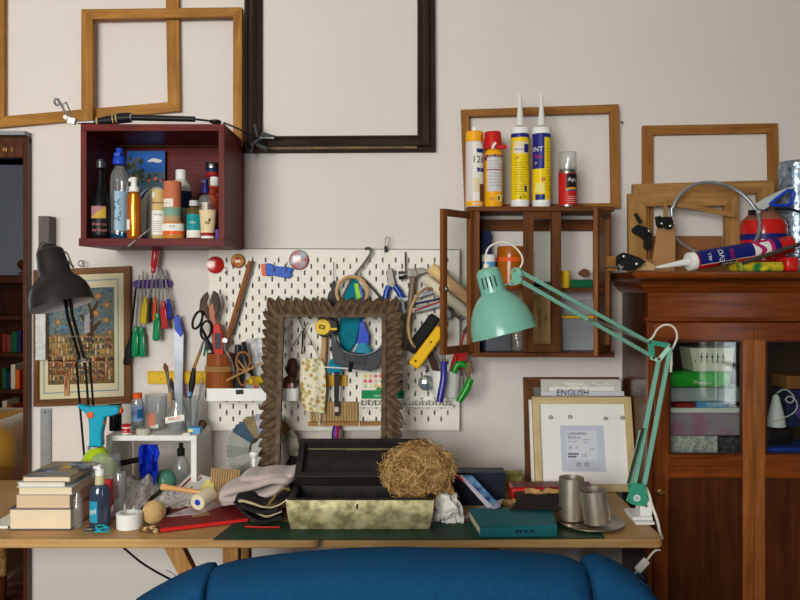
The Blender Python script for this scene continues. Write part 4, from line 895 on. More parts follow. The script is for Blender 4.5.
# ================================================================ SCREWDRIVERS ON THE PURPLE RACK
m = MB(); m.poly([(136,280),(168,279.2),(170.5,281),(171.3,284),(170,287.3),(136,288.3),(133.6,287),(132.7,284),(133.6,281.4)], .02, .018); G('tool_rack', m, M_pur, label='purple magnetic strip on the wall holding screwdrivers', cat='tool rack', bev=.002)
def driver(label, tip, neck, end, hr, mm, d=.034, sr=.0022, sm=None, tipf=False, cat='screwdriver', name='screwdriver'):
    t = T(name, label, cat, P(end[0], end[1], d), 'hand tools on the purple magnetic strip')
    A, N_, E = P(*tip, d), P(*neck, d), P(*end, d+.003)
    m = MB(); m.cyl(A, N_, sr, seg=10); 
    if tipf: m.box(A, (.006,.0015,.008))
    G('shaft', m, sm or M_steel, t)
    ax = (E-N_); L_ = ax.length; h = MB(); n = 24
    prof = [(.45,0),(.62,.03),(.66,.12),(.6,.2),(.9,.28),(1,.36),(1,.86),(.92,.95),(.6,1.0),(.02,1.005)]
    h.ring(N_, ax, [(r*hr, f*L_) for r, f in prof], n)
    axn = ax.normalized()
    for i_v, v in enumerate(h.v):                          # fluted grip
        k = i_v % n; ring_i = i_v//n
        if 4 <= ring_i <= 6: c_ = N_+axn*(v-N_).dot(axn); h.v[i_v] = c_+(v-c_)*(1 if k % 4 < 2 else .86)
    G('handle', h, mm, t, sharp=25); return t
GH = mt('green_handle', (14,140,84), .2, coat=.5); RH = mt('red_handle', (196,44,50), .25, coat=.5); YH = mt('yellow_handle', (220,190,30), .3, coat=.3); BH = mt('blue_handle', (34,60,150), .3)
driver('long screwdriver with a black shaft and black handle, leftmost on the purple strip', (136,288),(130.5,338),(125.8,365), .0095, M_blk, sm=M_blkg, sr=.003)
driver('screwdriver with a bright green handle, left one of the green pair', (139.5,275),(136.2,326),(135.3,357), .0115, GH)
driver('screwdriver with a green handle half hidden behind its green twin', (143.5,271),(141.5,327),(142.5,357), .0105, GH, d=.027)
driver('screwdriver with a yellow handle on the purple strip', (148.5,275),(145.5,297),(143.5,324), .0105, YH)
driver('small black handled screwdriver right of the yellow one', (153,275),(151.5,297),(150.7,322), .0065, M_blk)
driver('small orange and dark screwdriver left of the single green handle', (156.5,274),(155.2,297),(154.2,321), .0065, M_org)
driver('screwdriver with a green handle standing alone between orange and red', (160.5,277),(157.8,313),(156,341), .0115, GH, d=.038)
driver('screwdriver with a red handle right of the lone green one', (161.5,270),(163.2,301),(165.3,329), .0105, RH, d=.036)
driver('small screwdriver with a dark blue handle right of the red one', (165,277),(168,299),(169.8,319), .0085, BH, d=.030)
driver('red handled screwdriver stuck point down above the purple strip', (150,297),(153,273),(155.8,249.5), .0105, RH, d=.042)
t = T('hanging_steel_rule', 'long grey steel blade hanging by a thin rod and a blue clasp', 'blade', P(179, 408, .04))
m = MB(); m.cyl(P(163.5,270,.034), P(176,322,.034), .0018); m.cyl(P(161.5,268,.03), P(166,280,.03), .0032); G('rod', m, M_dsteel, t)
m = MB(); m.poly([(173.5,317),(178,314.5),(183,334),(180,337),(175,330)], .04, .01); G('clasp', m, M_blu, t, bev=.001)
m = MB(); m.poly([(174.5,332),(183.5,333),(182,412),(174,412)], .036, .003); G('blade', m, mt('blade_grey', (138,142,150), .4, .7, var=.1, vs=30), t)

# ================================================================ PEGBOARD (real slots)
dP = .030
px0, px1, py0, py1 = 208.5, 459.5, 248.5, 430.5
xa, xb, zb_, za_ = X(px0,dP), X(px1,dP), Z(py1,dP), Z(py0,dP)
nc = 38; nr = 28; cw = (xb-xa-.012)/nc; ch = (za_-zb_-.012)/nr; th = .005
m = MB(); vmap = {}
def vtx(x, y, z):
    k = (round(x*1e5), round(y*1e5), round(z*1e5))
    if k not in vmap: vmap[k] = len(m.v); m.v.append(Vector((x,y,z)))
    return vmap[k]
def face(pts): m.f.append([vtx(*p) for p in pts]); m.m.append(0)
yf, yb_ = -dP, -dP+th; gx, gz = xa+.006, zb_+.006
for c in range(nc):
    for r in range(nr):
        a0, a1, b0, b1 = gx+c*cw, gx+(c+1)*cw, gz+r*ch, gz+(r+1)*ch
        for y in (yf, yb_):
            if (c+r) % 2 or r in (0, nr-1) or c in (0, nc-1):
                face([(a0,y,b0),(a1,y,b0),(a1,y,b1),(a0,y,b1)])
            else:
                cx, cz = (a0+a1)/2, (b0+b1)/2; h0, h1, k0, k1 = cx-.0026, cx+.0026, cz-.0072, cz+.0072
                face([(a0,y,b0),(a1,y,b0),(h1,y,k0),(h0,y,k0)]); face([(a1,y,b0),(a1,y,b1),(h1,y,k1),(h1,y,k0)])
                face([(a1,y,b1),(a0,y,b1),(h0,y,k1),(h1,y,k1)]); face([(a0,y,b1),(a0,y,b0),(h0,y,k0),(h0,y,k1)])
                if y == yf:
                    hp = [(h0,k0),(h1,k0),(h1,k1),(h0,k1)]
                    for q in range(4): u, v = hp[q], hp[(q+1)%4]; face([(u[0],yf,u[1]),(v[0],yf,v[1]),(v[0],yb_,v[1]),(u[0],yb_,u[1])])
# rounded rim
R4 = [(xa,zb_),(xb,zb_),(xb,za_),(xa,za_)]; I4 = [(gx,gz),(gx+nc*cw,gz),(gx+nc*cw,gz+nr*ch),(gx,gz+nr*ch)]
for q in range(4):
    a, b, c, e = R4[q], R4[(q+1)%4], I4[(q+1)%4], I4[q]
    for y in (yf, yb_): m.ext([Vector((p[0],y,p[1])) for p in (a, b, c, e)], (0,.0005 if y==yf else -.0005,0))
    m.ext([Vector((a[0],yf,a[1])), Vector((b[0],yf,b[1])), Vector((b[0],yb_,b[1])), Vector((a[0],yb_,a[1]))], Vector((c[0]-b[0], 0, c[1]-b[1]))*.02)
PEG = T('pegboard', 'white slotted metal pegboard on the wall behind the carved frame', 'pegboard', P(334, 430.5, .02)); G('panel', m, M_peg, PEG, flat=True)
for a_, b_ in ((214,254),(454,254),(214,425),(454,425)):
    m = MB(); m.cyl((X(a_,dP), 0, Z(b_,dP)), (X(a_,dP), -dP+.005, Z(b_,dP)), .006); G('spacer', m, M_plas, PEG)
m = MB(); m.tube(PP([(197,249.5,.02),(215,247.5,.03),(240,248.5,.036),(330,248.8,.036),(459,249.5,.036)]), .0009, 6); G('wire', m, M_dsteel, label='thin wire running along the top edge of the pegboard', cat='wire')
dq = dP+.0015                                             # in front of the board
# round things at the top left
t = T('red_disc', 'plain glossy red disc at the top left of the pegboard', 'disc', P(215, 275, .04))
m = MB(); m.ring(P(215.5,265,dq), (.15,-1,0), [(.026,0),(.0265,.003),(.025,.007),(.018,.008),(.001,.0085)], 32); G('cap', m, mt('red_reflector', (200,30,20), .15, c2=(160,20,14), vs=180, coat=.6), t)
m = MB(); m.tube(PP([(223,268,.036),(226,267,.04),(227,271,.04),(224,273,.04)]), .001, 6, smooth=1); G('hook', m, M_dsteel, t)
for (cx, cy, r, lb, cc_) in ((238,261,6.8,'small round badge with a red and gold picture on the pegboard, beside the red disc', ((170,40,36),(220,170,90))), (299,260,9.6,'larger round pink and blue picture badge beside the blue bar clamp', ((190,84,80),(170,190,200)))):
    t = T('button_badge', lb, 'badge', P(cx, cy+r, .035))
    m = MB(); q_ = S(.035)*r; m.ring(P(cx,cy,dq), (0,-1,0), [(q_,0),(q_,.002),(q_*.96,.004),(q_*.8,.0055),(.0005,.006)], 32); G('face', m, mt('badge_'+str(cx), cc_[0], .2, c2=cc_[1], vs=55, coat=.6, detail=1), t)
    m = MB(); m.tube([P(cx+r*math.cos(a), cy+r*math.sin(a), .034) for a in [2*PI*k/28 for k in range(28)]], .0012, 6, closed=True); G('rim', m, M_dsteel, t)
t = T('blue_clamp', 'blue plastic clamp with an orange end on the pegboard', 'clamp', P(276, 278, .04))
m = MB(); m.poly([(265.5,264),(269,263),(274,266),(282,266.5),(288,267),(293,268.5),(292.5,271),(290.5,271.5),(292,275.5),(288,278.5),(281,277),(273,275.5),(268,276),(265.5,275)], .045, .012); G('body', m, mt('clamp_blue', (16,84,190), .4), t, bev=.002)
m = MB(); m.poly([(261,264),(266,263.5),(267,276),(261.5,275.5)], .043, .009); G('pad', m, M_org, t, bev=.001)
m = MB()
for a in (274.3, 286.5): m.tube(PP([(a,262,.034),(a,268,.048),(a,271,.052),(a-2,269,.053)]), .001, 6)
G('hook', m, M_steel, t)
m = MB(); m.tube(PP([(250.5,261,.055),(248,270,.056),(225.5,345,.06)]), [.0068,.0068,.0075], 10); G('wooden_stick', m, wood('stick_red', (130,78,44), (176,114,70), 'Z', .45), label='long reddish wooden stick leaning on the left of the pegboard', cat='stick')
m = MB(); m.tube(PP([(254.5,261.5,.036),(252,270,.036),(234,335,.036)]), .003, 8); G('thin_rod', m, M_brstl, label='thin pale rod right beside the reddish wooden stick', cat='rod')

# ================================================================ LEFT TRAY AND ITS CONTENTS
def tray(label, x0, x1, y0, y1, d, depth=.07):
    m = MB(); a, b = X(x0,d), X(x1,d); z0, z1 = Z(y1,d), Z(y0,d); r = .012; th = .0022
    def rr_(ix, z): 
        pts = []
        for (cx, cy, s0) in ((b-r,-d+r,-90),(b-r,-d+depth-.003,0),(a+r,-d+depth-.003,90),(a+r,-d+r,180)):
            rad = r if s0 in (-90,180) else .002
            for k in range(5): an = math.radians(s0+k*22.5); pts.append((cx+math.cos(an)*max(rad-ix,.0005)+(0 if rad==r else (r-rad-ix if s0==0 else -(r-rad-ix))), cy+math.sin(an)*max(rad-ix,.0005), z))
        return pts
    rings = [rr_(0,z0), rr_(0,z1), rr_(th,z1), rr_(th,z0+th)]; n = len(rings[0]); vs = sum(rings, [])
    fs = [(i*n+k, i*n+(k+1)%n, (i+1)*n+(k+1)%n, (i+1)*n+k) for i in range(3) for k in range(n)]+[list(range(n))[::-1], [3*n+k for k in range(n)]]
    m.add(vs, fs); return G('tray', m, M_plas, label=label, cat='tray')
tray('long shallow white tray hooked on the pegboard, holding the wooden mug', 205.5, 297.5, 388.5, 401, .122, .088)
zt1 = Z(401,.122)+.0028
m = MB(); m.poly([(235.5,390),(243,389.5),(243.5,394),(236,394.5)], .1245, .002); G('clip', m, M_blk, label='small black clip on the front of the long white tray', cat='clip')
# wooden barrel mug
dm = .077
t = T('wooden_mug', 'wooden barrel mug with a pale hoop standing in the left tray, full of tools', 'mug', (X(220,dm), -dm, zt1))
W_mug = wood('mug_wood', (120,62,28), (170,96,48), 'Z', .35, sc=2.2)
m = MB(); m.lat(220, dm, [(13.4,399),(14,398),(14.2,388,),(13.6,370),(13,354.5),(11.8,354.5),(11.8,394),(.3,394.5)], zt1, seg=40, hollow=True)
c = (X(220,dm), -dm)
G('body', m, [W_mug, mt('mug_base', (60,38,28), .5)], t)
m = MB(); q_ = S(dm); m.ring((c[0], c[1], Z(371,dm)), (0,0,1), [(13.8*q_,0),(14.6*q_,.001),(14.6*q_,.016),(13.6*q_,.017)], 40); G('hoop', m, W_pinX, t)
m = MB(); m.ring((c[0], c[1], zt1+.0008), (0,0,1), [(14.2*q_,0),(14.6*q_,.002),(14.6*q_,.022),(13.8*q_,.024)], 40); G('base_band', m, mt('mug_dark', (58,36,28), .5), t)
def tool(name, label, cat, parts, org=None, group=None):
    t = T(name, label, cat, org, group)
    for pn, mb, mm, bv in parts: G(pn, mb, mm, t, bev=bv)
    return t
# adjustable wrench (rusty)
m = MB(); m.poly([(200,300),(203,295),(207,291.5),(208.5,296),(206.5,302),(207.5,308),(210.5,309),(212.5,304),(211,296.5),(213,290.5),(217,293),(219.5,300),(219.5,308),(216,315),(213.5,321),(208,321),(203.5,315),(199,310)], .085, .011)
m2 = MB(); m2.ext([P(208,305,.086), P(213.5,303,.086), P(219.5,352,.086), P(213.5,353,.086)], (0,.010,0))
tool('adjustable_wrench', 'rusty brown adjustable wrench with its jaws up in the wooden mug', 'wrench', [('head', m, mt('rusty_steel', (84,70,60), .6, .4, c2=(60,48,42), vs=60), .002), ('handle', m2, mt('copper_handle', (150,96,74), .5, .3), .002)], P(214,352,.085))
# scissors
m = MB()
m.tube([P(197.5+6.0*math.cos(a)*(.8)-1.5*math.sin(a), 320+8.5*math.sin(a)-2*math.cos(a), .095) for a in [2*PI*k/20 for k in range(20)]], .0038, 8, closed=True)
m2 = MB(); m2.tube([P(206+5.2*math.cos(a)-1*math.sin(a), 330+9*math.sin(a), .095) for a in [2*PI*k/20 for k in range(20)]], .0038, 8, closed=True)
m3 = MB(); m3.cyl(P(201,327,.093), P(210,345,.09), .0045, .005, seg=8).ext([P(208,343,.088), P(212,343,.088), P(216,366,.08)], (0,.003,0)); m4 = MB(); m4.cyl(P(205,338,.095), P(209,350,.09), .004, seg=8)
tool('scissors', 'scissors with black plastic handles standing in the wooden mug', 'scissors', [('handle', m, M_blk, 0), ('handle', m2, M_blk, 0), ('shank', m3, M_blk, 0), ('blade', m4, M_dsteel, 0)], P(205,352,.09))
# utility knife red/grey
m = MB(); m.poly([(213,327),(216,323),(219.5,324.5),(222,334),(223,343),(223.5,356),(214.5,356),(213,343)], .095, .016); m2 = MB(); m2.poly([(214.5,333),(220.5,333),(221.5,349),(215,349)], .0965, .004); m3 = MB(); m3.poly([(214.3,350.5),(220,350.5),(220,357),(214.3,357)], .0975, .003)
tool('utility_knife', 'red utility knife with a grey slider panel in the wooden mug', 'knife', [('body', m, M_red, .002), ('slider', m2, M_dgry, .001), ('button', m3, M_red, .001)], P(218,356,.09))
m = MB(); m.tube(PP([(224.5,342,.11),(225,351,.112),(230,358,.115),(233.5,366,.115),(234,375,.114),(232.5,380,.112)]), [.0055,.0022], 10, smooth=2); m.ring(P(225,340.5,.11), (0,-1,0), [(.007,-.003),(.007,.004)], 16)
G('crank_lever', m, M_steel, label='curved shiny metal lever hooked over the front of the wooden mug', cat='lever')
m = MB(); m.cyl(P(204,356,.08), P(206.5,340,.08), .003).cyl(P(208.5,358,.075), P(206,345,.08), .0025); G('pen', m, M_grn, label='green pen behind the scissors in the wooden mug', cat='pen')
# things right of mug in the tray
t = T('spray_lube', 'dark upright bottle with a black top standing in the left tray right of the mug', 'bottle', (X(238,.06), -.06, zt1))
m = MB(); m.lat(238, .06, [(5,399),(5.4,398),(5.4,366),(4,360),(3.4,357),(3.6,352),(3.2,347),(.3,346.5)], zt1); G('body', m, mt('dark_grey_gloss', (46,48,54), .3), t)
m = MB(); m.cyl(P(243.5,342,.08), P(252,378,.07), .0072, .0065, seg=14); G('black_marker', m, M_blkr, label='thick black marker leaning in the left tray', cat='marker')
m = MB(); m.poly([(246,339),(262,337.5),(264,388),(244,388)], .045, .002); G('photo_print', m, mt('bw_photo', (150,150,156), .3, c2=(226,226,228), vs=45), label='grey and white photograph leaning behind the black marker', cat='photo')
for a, b, q_, lb_ in (((226,379.5),(262,361.5),.129,'long thin wooden slat rising to the right in front of the mug tray'), ((238,359),(258,385),.125,'short thin wooden slat sloping down to the right behind the long slat')):
    m = MB(); m.ext([P(a[0],a[1],q_), P(b[0],b[1],q_), P(b[0],b[1]+2.4,q_), P(a[0],a[1]+2.4,q_)], (0,.003,0)); G('wood_offcut', m, W_pinX, label=lb_, cat='slat')
m = MB(); m.tube([P(243+7*math.cos(a), 361+9*math.sin(a), .11) for a in [2*PI*k/24 for k in range(24)]], .0032, 8, closed=True); m.tube(PP([(238,369,.11),(238,380,.11),(243,387,.11),(247,380,.11)]), .003, 8, smooth=1)
G('cane_loop', m, mt('cane_brown', (150,98,50), .5), label='looped piece of brown cane in the left tray', cat='loop')
m = MB(); m.ball(P(256,381,.085), .026, (1,.6,.55), amp=.25, fr=2); G('sponge', m, mt('sponge_yellow', (214,184,40), .8, bump=1, bs=300), label='crumpled yellow sponge at the right part of the left tray', cat='sponge')
m = MB(); m.tube(PP([(252,381,.11),(256,387,.112),(257,392,.112),(256,396,.112)]), .0014, 6, smooth=1); m.box(P(256,388,.112), (.012,.003,.005)); G('red_thread', m, M_red, label='short red thread hanging over the rim of the left tray', cat='thread')
m = MB(); m.ball(P(289,383,.075), .019, (1.2,.8,1.0), amp=.35, fr=2.2); G('pine_cone', m, mt('cone_brown', (84,52,32), .7, var=.4, vs=90), label='dark brown pod at the right end of the left tray', cat='pod')
m = MB(); m.ball(P(292,369,.07), .020, (.8,.7,1.6), amp=.3, fr=2.0); G('dark_pouch', m, M_dbrn, label='dark brown leather pouch above the right end of the left tray', cat='pouch')
m = MB(); m.lat(292, .085, [(1.6,388),(1.8,386),(1.8,383),(.4,382.6)]); m.ball(P(289,386.5,.09), .006, mi=1); G('stopper', m, [M_white, M_pnk], label='tiny white and pink cap beside the brown pod', cat='cap')
# yellow rulers
for (x0, x1, y0, y1, d_, lb) in ((147.5, 207, 371.5, 384, .018, 'yellow ruler mounted on the wall behind the brushes and the steel blade'),):
    t = T('yellow_ruler', lb, 'ruler', P((x0+x1)/2, y1, d_))
    m = MB(); m.bx(X(x0,d_), X(x1,d_), -d_, 0, Z(y1,d_), Z(y0,d_)); G('blade', m, mt('ruler_yellow', (222,178,20), .4), t)
    m = MB()
    for k in range(28): x_ = X(x0+1+k*2.1, d_); h_ = 4 if k % 5 == 0 else 2.2; m.bx(x_-.0004, x_+.0004, -d_-.0004, -d_, Z(y0+h_,d_), Z(y0+.3,d_))
    for k in range(6): m.text(str(k+1), on_plane(P(x0+2.5+k*10.5, y0+8.5, d_), (1,0,0), (0,0,1), .0005), .010)
    for k in range(28): x_ = X(x0+1+k*2.1, d_); m.bx(x_-.0004, x_+.0004, -d_-.0004, -d_, Z(y1-.3,d_), Z(y1-2,d_))
    G('graduation', m, M_blk, t)
m = MB(); m.bx(X(325,.036), X(347,.036), -.040, -.034, Z(386,.036), Z(375,.036)); G('yellow_level', m, mt('level_amber', (214,160,40), .3, coat=.3), label='short yellow plastic piece behind the mask on the pegboard', cat='plastic piece', bev=.001)
# ================================================================ CARVED LEAF FRAME STANDING ON THE TABLE
ZT = Z(539, .576)                                          # table top height
t = CF = T('picture_frame', 'empty brown wooden frame carved with overlapping leaves, standing before the pegboard', 'frame', (X(333,.19), -.19, ZT))
dcb, dct = .232, .125
zc0, zc1 = ZT+.0008, Z(301, dct)
def dC(z): f = (z-zc0)/(zc1-zc0); return dcb+(dct-dcb)*f
def PC(px, z, out=0):                                     # point on the leaning plane, px measured at that depth
    d = dC(z)+out; return Vector((X(px, dC(z)), -d, z))
xL, xR = X(262.5,.16), X(402,.16); iL, iR = X(283,.16), X(381.5,.16); zi1 = Z(317,.13); zi0 = zc0+.055
def pt(x, z, o): return Vector((x, -(dC(z)+o), z))
o4 = [(xL,zc1-.004),(xR,zc1-.004),(xR,zc0),(xL,zc0)]; i4 = [(iL,zi1),(iR,zi1),(iR,zi0),(iL,zi0)]
def bar(nm, q0, q1, leaves, cb):
    m = MB(); a, b, c, e = o4[q0], o4[q1], i4[q1], i4[q0]
    a_, b_ = lerp(a, e, .24), lerp(b, c, .24); pts = [pt(p[0], p[1], .004) for p in (a_, b_, c, e)]; m.ext(pts, (0,.012,0))
    # inner moulding
    f = .22; c2 = lerp(c, b, f); e2 = lerp(e, a, f)
    pts = [pt(p[0], p[1], .016) for p in (e, c, c2, e2)]; m.ext(pts, (0,.014,0)); 
    c3 = lerp(c, b, f*.55); e3 = lerp(e, a, f*.55); pts = [pt(p[0], p[1], .011) for p in (e, c, c3, e3)]
    for (ix, iz, ux, uz, L_, W_, cb) in leaves:               # root, direction, length, half width
        px_, pz_ = -uz, ux
        def fn(u, v, ix=ix, iz=iz, ux=ux, uz=uz, L_=L_, W_=W_, px_=px_, pz_=pz_, cb=cb):
            w = (v-.5)*2*W_*(1-max(0, (u-.45)/.55)**2.4*.97); l = u*L_; bend = cb*(u**2)*L_*.25
            x = ix+ux*l+px_*(w+bend); z = iz+uz*l+pz_*(w+bend)
            h = .006+.0025*math.sin(PI*(.1+.8*u))+.0022*abs(2*v-1)**5+.0018*max(0, 1-abs(2*v-1)*5)+.0045*v+.002*u
            return pt(x, max(z, zc0+.0005), h)
        m.grid(fn, 10, 14, 0)
        def fn2(u, v, ix=ix, iz=iz, ux=ux, uz=uz, L_=L_, W_=W_, px_=px_, pz_=pz_, cb=cb):
            w = (v-.5)*2*W_*(1-max(0, (u-.45)/.55)**2.4*.97); l = u*L_; bend = cb*(u**2)*L_*.25
            return pt(ix+ux*l+px_*(w+bend), max(iz+uz*l+pz_*(w+bend), zc0+.0005), -.004)
        m.grid(fn2, 10, 14, 0)
        for vv in (0, 1): m.grid(lambda u, v, vv=vv: fn(u, vv)*(1-v)+fn2(u, vv)*v, 10, 1, 0)
    return G(nm, m, W_carv, CF, sharp=50)
def dirn(x, z): l = math.hypot(x, z); return x/l, z/l
lv = []
cx = (iL+iR)/2; n = 7; wtop = (xR-xL)
for k in range(n):
    for s_ in (-1, 1):
        u = dirn(s_*.75, 1); lv.append((cx+s_*(.004+k*(wtop/2-.02)/n), zi1+.004, u[0], u[1], .060, .0158, s_*.55))
bar('top_rail', 0, 1, lv, 0)
zm = (zi1+zi0)/2; n = 9; hs = (zc1-zc0)/2
for s_, nm, q0, q1 in ((1, 'side_rail', 1, 2), (-1, 'side_rail', 3, 0)):
    lv = []; x0 = iR if s_ > 0 else iL
    for k in range(n):
        for v_ in (-1, 1):
            u = dirn(s_*1, v_*.85); lv.append((x0+s_*.008, zm+v_*(.002+k*(hs-.045)/n), u[0], u[1], .062, .0155, -s_*v_*.55))
    bar(nm, q0, q1, lv, 0)
lv = []; n = 7
for k in range(n):
    for s_ in (-1, 1):
        u = dirn(s_*.75, -1); lv.append((cx+s_*(.004+k*(wtop/2-.02)/n), zi0-.004, u[0], u[1], .058, .0138, -s_*.55))
bar('bottom_rail', 2, 3, lv, 0)

# ================================================================ PEGBOARD ITEMS, MIDDLE
def tp(m, pts, r, **k): return m.tube(PP(pts), r, **k)
# drawing compass
m = MB(); m.cyl(P(299,318,.05), P(304,332,.05), .0016).cyl(P(308,322,.05), P(303,332,.05), .0016).cyl(P(303,331,.05), P(302,354,.05), .0028).cyl(P(302,331,.052), P(293,346,.05), .0012)
G('compass', m, M_blk, label='thin black drawing compass hanging inside the carved frame at the left', cat='compass')
m = MB(); tp(m, [(304,330,.045),(313,345,.045),(320,360,.045)], .0012, smooth=1); tp(m, [(289,327,.045),(285,336,.045),(292,345,.045)], .001, smooth=1); G('bent_wire', m, M_steel, label='thin bent wire beside the drawing compass', cat='wire')
m = MB(); m.poly([(327,299),(328.5,293),(331,290),(332,282),(334,280),(335.5,284),(337,292),(339,302),(337,312),(330,312),(328,305)], .05, .014)
m.cyl(P(333.5,262,.045), P(334,281,.046), .0009)
G('pliers_black', m, M_blk, label='black handled pliers hanging above the top rail of the carved frame', cat='pliers', bev=.002)
# tape measure
t = T('tape_measure', 'black and yellow tape measure hanging inside the carved frame', 'tape measure', P(326, 337, .06))
m = MB(); m.poly([(317.5,321),(320,317.5),(326,317),(334,319),(337.5,322),(338,330),(335,333),(331,336),(323,337.5),(319,335.5),(317,330)], .082, .035); G('case', m, M_blk, t, bev=.003)
m = MB(); m.ring(P(323,327,.0825), (-.1,-1,0), [(.0235,-.004),(.0235,.002),(.021,.004),(.001,.0045)], 28); G('face', m, M_yel, t)
m = MB(); m.box(P(322,327,.0875), (.018,.002,.012), Matrix.Rotation(.25,3,'Y')); G('emblem', m, mt('olive_print', (90,80,20), .5), t)
m = MB(); m.box(P(322,327,.0885), (.010,.002,.004), Matrix.Rotation(.25,3,'Y')); G('emblem_bar', m, M_yel, t)
m = MB(); m.bx(X(330,.084), X(337,.084), -.085, -.08, Z(330,.084), Z(328,.084)); G('stripe', m, M_yel, t)
m = MB(); tp(m, [(324.5,337,.055),(324,350,.055),(322.5,368,.055)], [.008,.0095], seg=14); G('round_dowel', m, M_wood_l, label='pale round wooden handle hanging right below the tape measure', cat='handle')
# long hook
m = MB(); tp(m, [(365,249,.05),(369,247.5,.052),(371.5,250,.054),(370.5,254,.054),(363,265,.054),(352,278,.054),(347,287,.052),(341,301,.05)], [.0042,.0032], smooth=2); G('hook', m, M_dsteel, label='long curved steel hook from the top edge of the pegboard to the left hoop', cat='hook')
m = MB(); tp(m, [(360,277,.047),(366,281,.047),(375,291,.047),(384,303,.047)], .0035, smooth=1); tp(m, [(360,278,.047),(361,273,.047)], .0018); G('bar', m, M_dsteel, label='dark bar sloping down to the right behind the left wooden hoop', cat='bar')
def hoop(label, cx, cy, rx, ry, d, tk, tilt=0):
    m = MB(); R_ = ry*S(d); prof = []; n = 48; q_ = S(d)
    c = P(cx, cy, d); co = rx/ry; a_ = math.acos(min(1, co))
    pts = []
    for k in range(n):
        a = 2*PI*k/n; x = math.cos(a)*R_*co; y = math.cos(a)*R_*math.sin(a_); z = math.sin(a)*R_
        x, z = x*math.cos(tilt)-z*math.sin(tilt), x*math.sin(tilt)+z*math.cos(tilt); pts.append(c+Vector((x,y,z)))
    m.tube(pts, tk, 8, closed=True); return G('embroidery_hoop', m, M_wood_l, label=label, cat='hoop', group=None)
hoop('smaller round wooden hoop hanging behind the top rail of the carved frame', 352, 292, 15.4, 15.4, .062, .0052)
hoop('tall oval wooden hoop hanging behind the yellow and black torch', 425.5, 319, 17, 31, .108, .0044, -.14)
t = T('hoop_clip', 'lime green clip with a blue handled brush hanging in the left hoop', 'brush', P(357, 355, .06))
m = MB(); m.poly([(354,284),(358,283),(362,300),(357,302)], .07, .006); G('clip', m, mt('lime_clip', (150,210,30), .4), t, bev=.001)
m = MB(); m.poly([(359,284),(362,290),(365,304),(362,304)], .068, .006); tp(m, [(361,300,.062),(362,322,.062)], .003); m.poly([(359.5,322),(364,322),(369,336),(368.5,344),(357,344),(358.5,334)], .07, .012); G('handle', m, mt('brush_blue', (20,70,200), .3, coat=.3), t, bev=.002)
m = MB(); m.ring(P(363,343,.064), (.05,0,-1), [(.014,0),(.024,.018),(.034,.034),(.028,.040)], 24, sx=.6); G('bristles', m, mt('bristle_teal', (60,150,180), .6, bump=1, bs=500), t)
m = MB(); m.poly([(349,281),(356,279),(362,290),(361,320),(356,342),(350,352),(341,352),(338,335),(341,310),(343,295)], .050, .010); G('teal_bag', m, mt('teal_cloth', (10,120,140), .8, bump=.6, bs=60, var=.15, vs=30), label='teal cloth pouch hanging inside the left wooden hoop', cat='pouch', bev=.004)
# magnifier band: dark grey visor with a metal ring
t = T('visor', 'dark grey plastic visor with a thin metal ring, hanging in the carved frame', 'visor', P(357, 371, .09))
m = MB(); m.poly([(331,335),(335,333),(337,341),(343,350),(353,355.5),(365,356),(376,351),(384,343),(385,352),(382,358),(378,368),(371,371.5),(352,369),(334,364),(331.5,352)], .098, .016); G('body', m, mt('visor_grey', (66,68,74), .45), t, bev=.003)
m = MB(); m.poly([(344,352.5),(347,351.5),(364,353.5),(367,355),(366,364.5),(362,365),(345,361),(343.5,358)], .1005, .006)
G('latch', m, mt('visor_latch', (52,54,60), .4), t, bev=.002)
m = MB(); pts = []
for k in range(25): a = PI*(1.0+k/24); pts.append(P(359.5+25*math.cos(a), 336-19.5*math.sin(a)*1, .102))
m.tube(pts, .0028, 8); G('ring', m, M_steel, t)
m = MB(); m.cyl(P(351,362,.101), P(350,372,.101), .006, seg=14); G('knob', m, M_blkg, t)
m = MB(); m.poly([(329,362),(333,358),(343,366),(341,374),(327,372)], .075, .004); G('teal_cloth', m, mt('teal_cloth2', (0,128,160), .7), label='small teal cloth tip below the visor', cat='cloth', bev=.001)
m = MB(); m.poly([(334,372),(339.5,372),(339,392),(338.5,416),(335,416),(334,400)], .078, .006); m.poly([(334.5,407),(338.5,407),(338.5,412),(334.5,412)], .0795, .002, 1); G('black_strap', m, [M_blk, M_lgry], label='narrow black strap hanging below the teal cloth', cat='strap', bev=.0008)
m = MB(); tp(m, [(323,367,.085),(349,368.5,.088)], .0022); G('white_rod', m, M_white, label='short white rod under the visor', cat='rod')
# floral mask
M_flor, nt_, p_, _o = _base('floral_cloth')
N_ = nt_.nodes; L2_ = nt_.links; tc = N_.new('ShaderNodeTexCoord'); vo = N_.new('ShaderNodeTexVoronoi'); vo.inputs['Scale'].default_value = 72; L2_.new(tc.outputs['Object'], vo.inputs['Vector'])
rp = N_.new('ShaderNodeValToRGB'); rp.color_ramp.interpolation = 'CONSTANT'; e_ = rp.color_ramp.elements; e_[0].color = lin((170,90,60)); e_[1].position = .16; e_[1].color = lin((214,160,96))
for pos, c_ in ((.30,(206,190,110)),(.40,(150,160,100)),(.47,(232,222,196))): z_ = e_.new(pos); z_.color = lin(c_)
L2_.new(vo.outputs['Distance'], rp.inputs['Fac']); L2_.new(rp.outputs['Color'], p_.inputs['Base Color']); p_.inputs['Roughness'].default_value = .9
t = T('cloth_mask', 'cream floral cloth face mask hanging folded inside the carved frame', 'mask', P(313, 416, .08))
fl = [(302,358,312,356,322,359),(300,368,312,366,325,370),(300,385,313,384,326,388),(301,400,313,400,325,402),(304,411,313,414,324,413)]
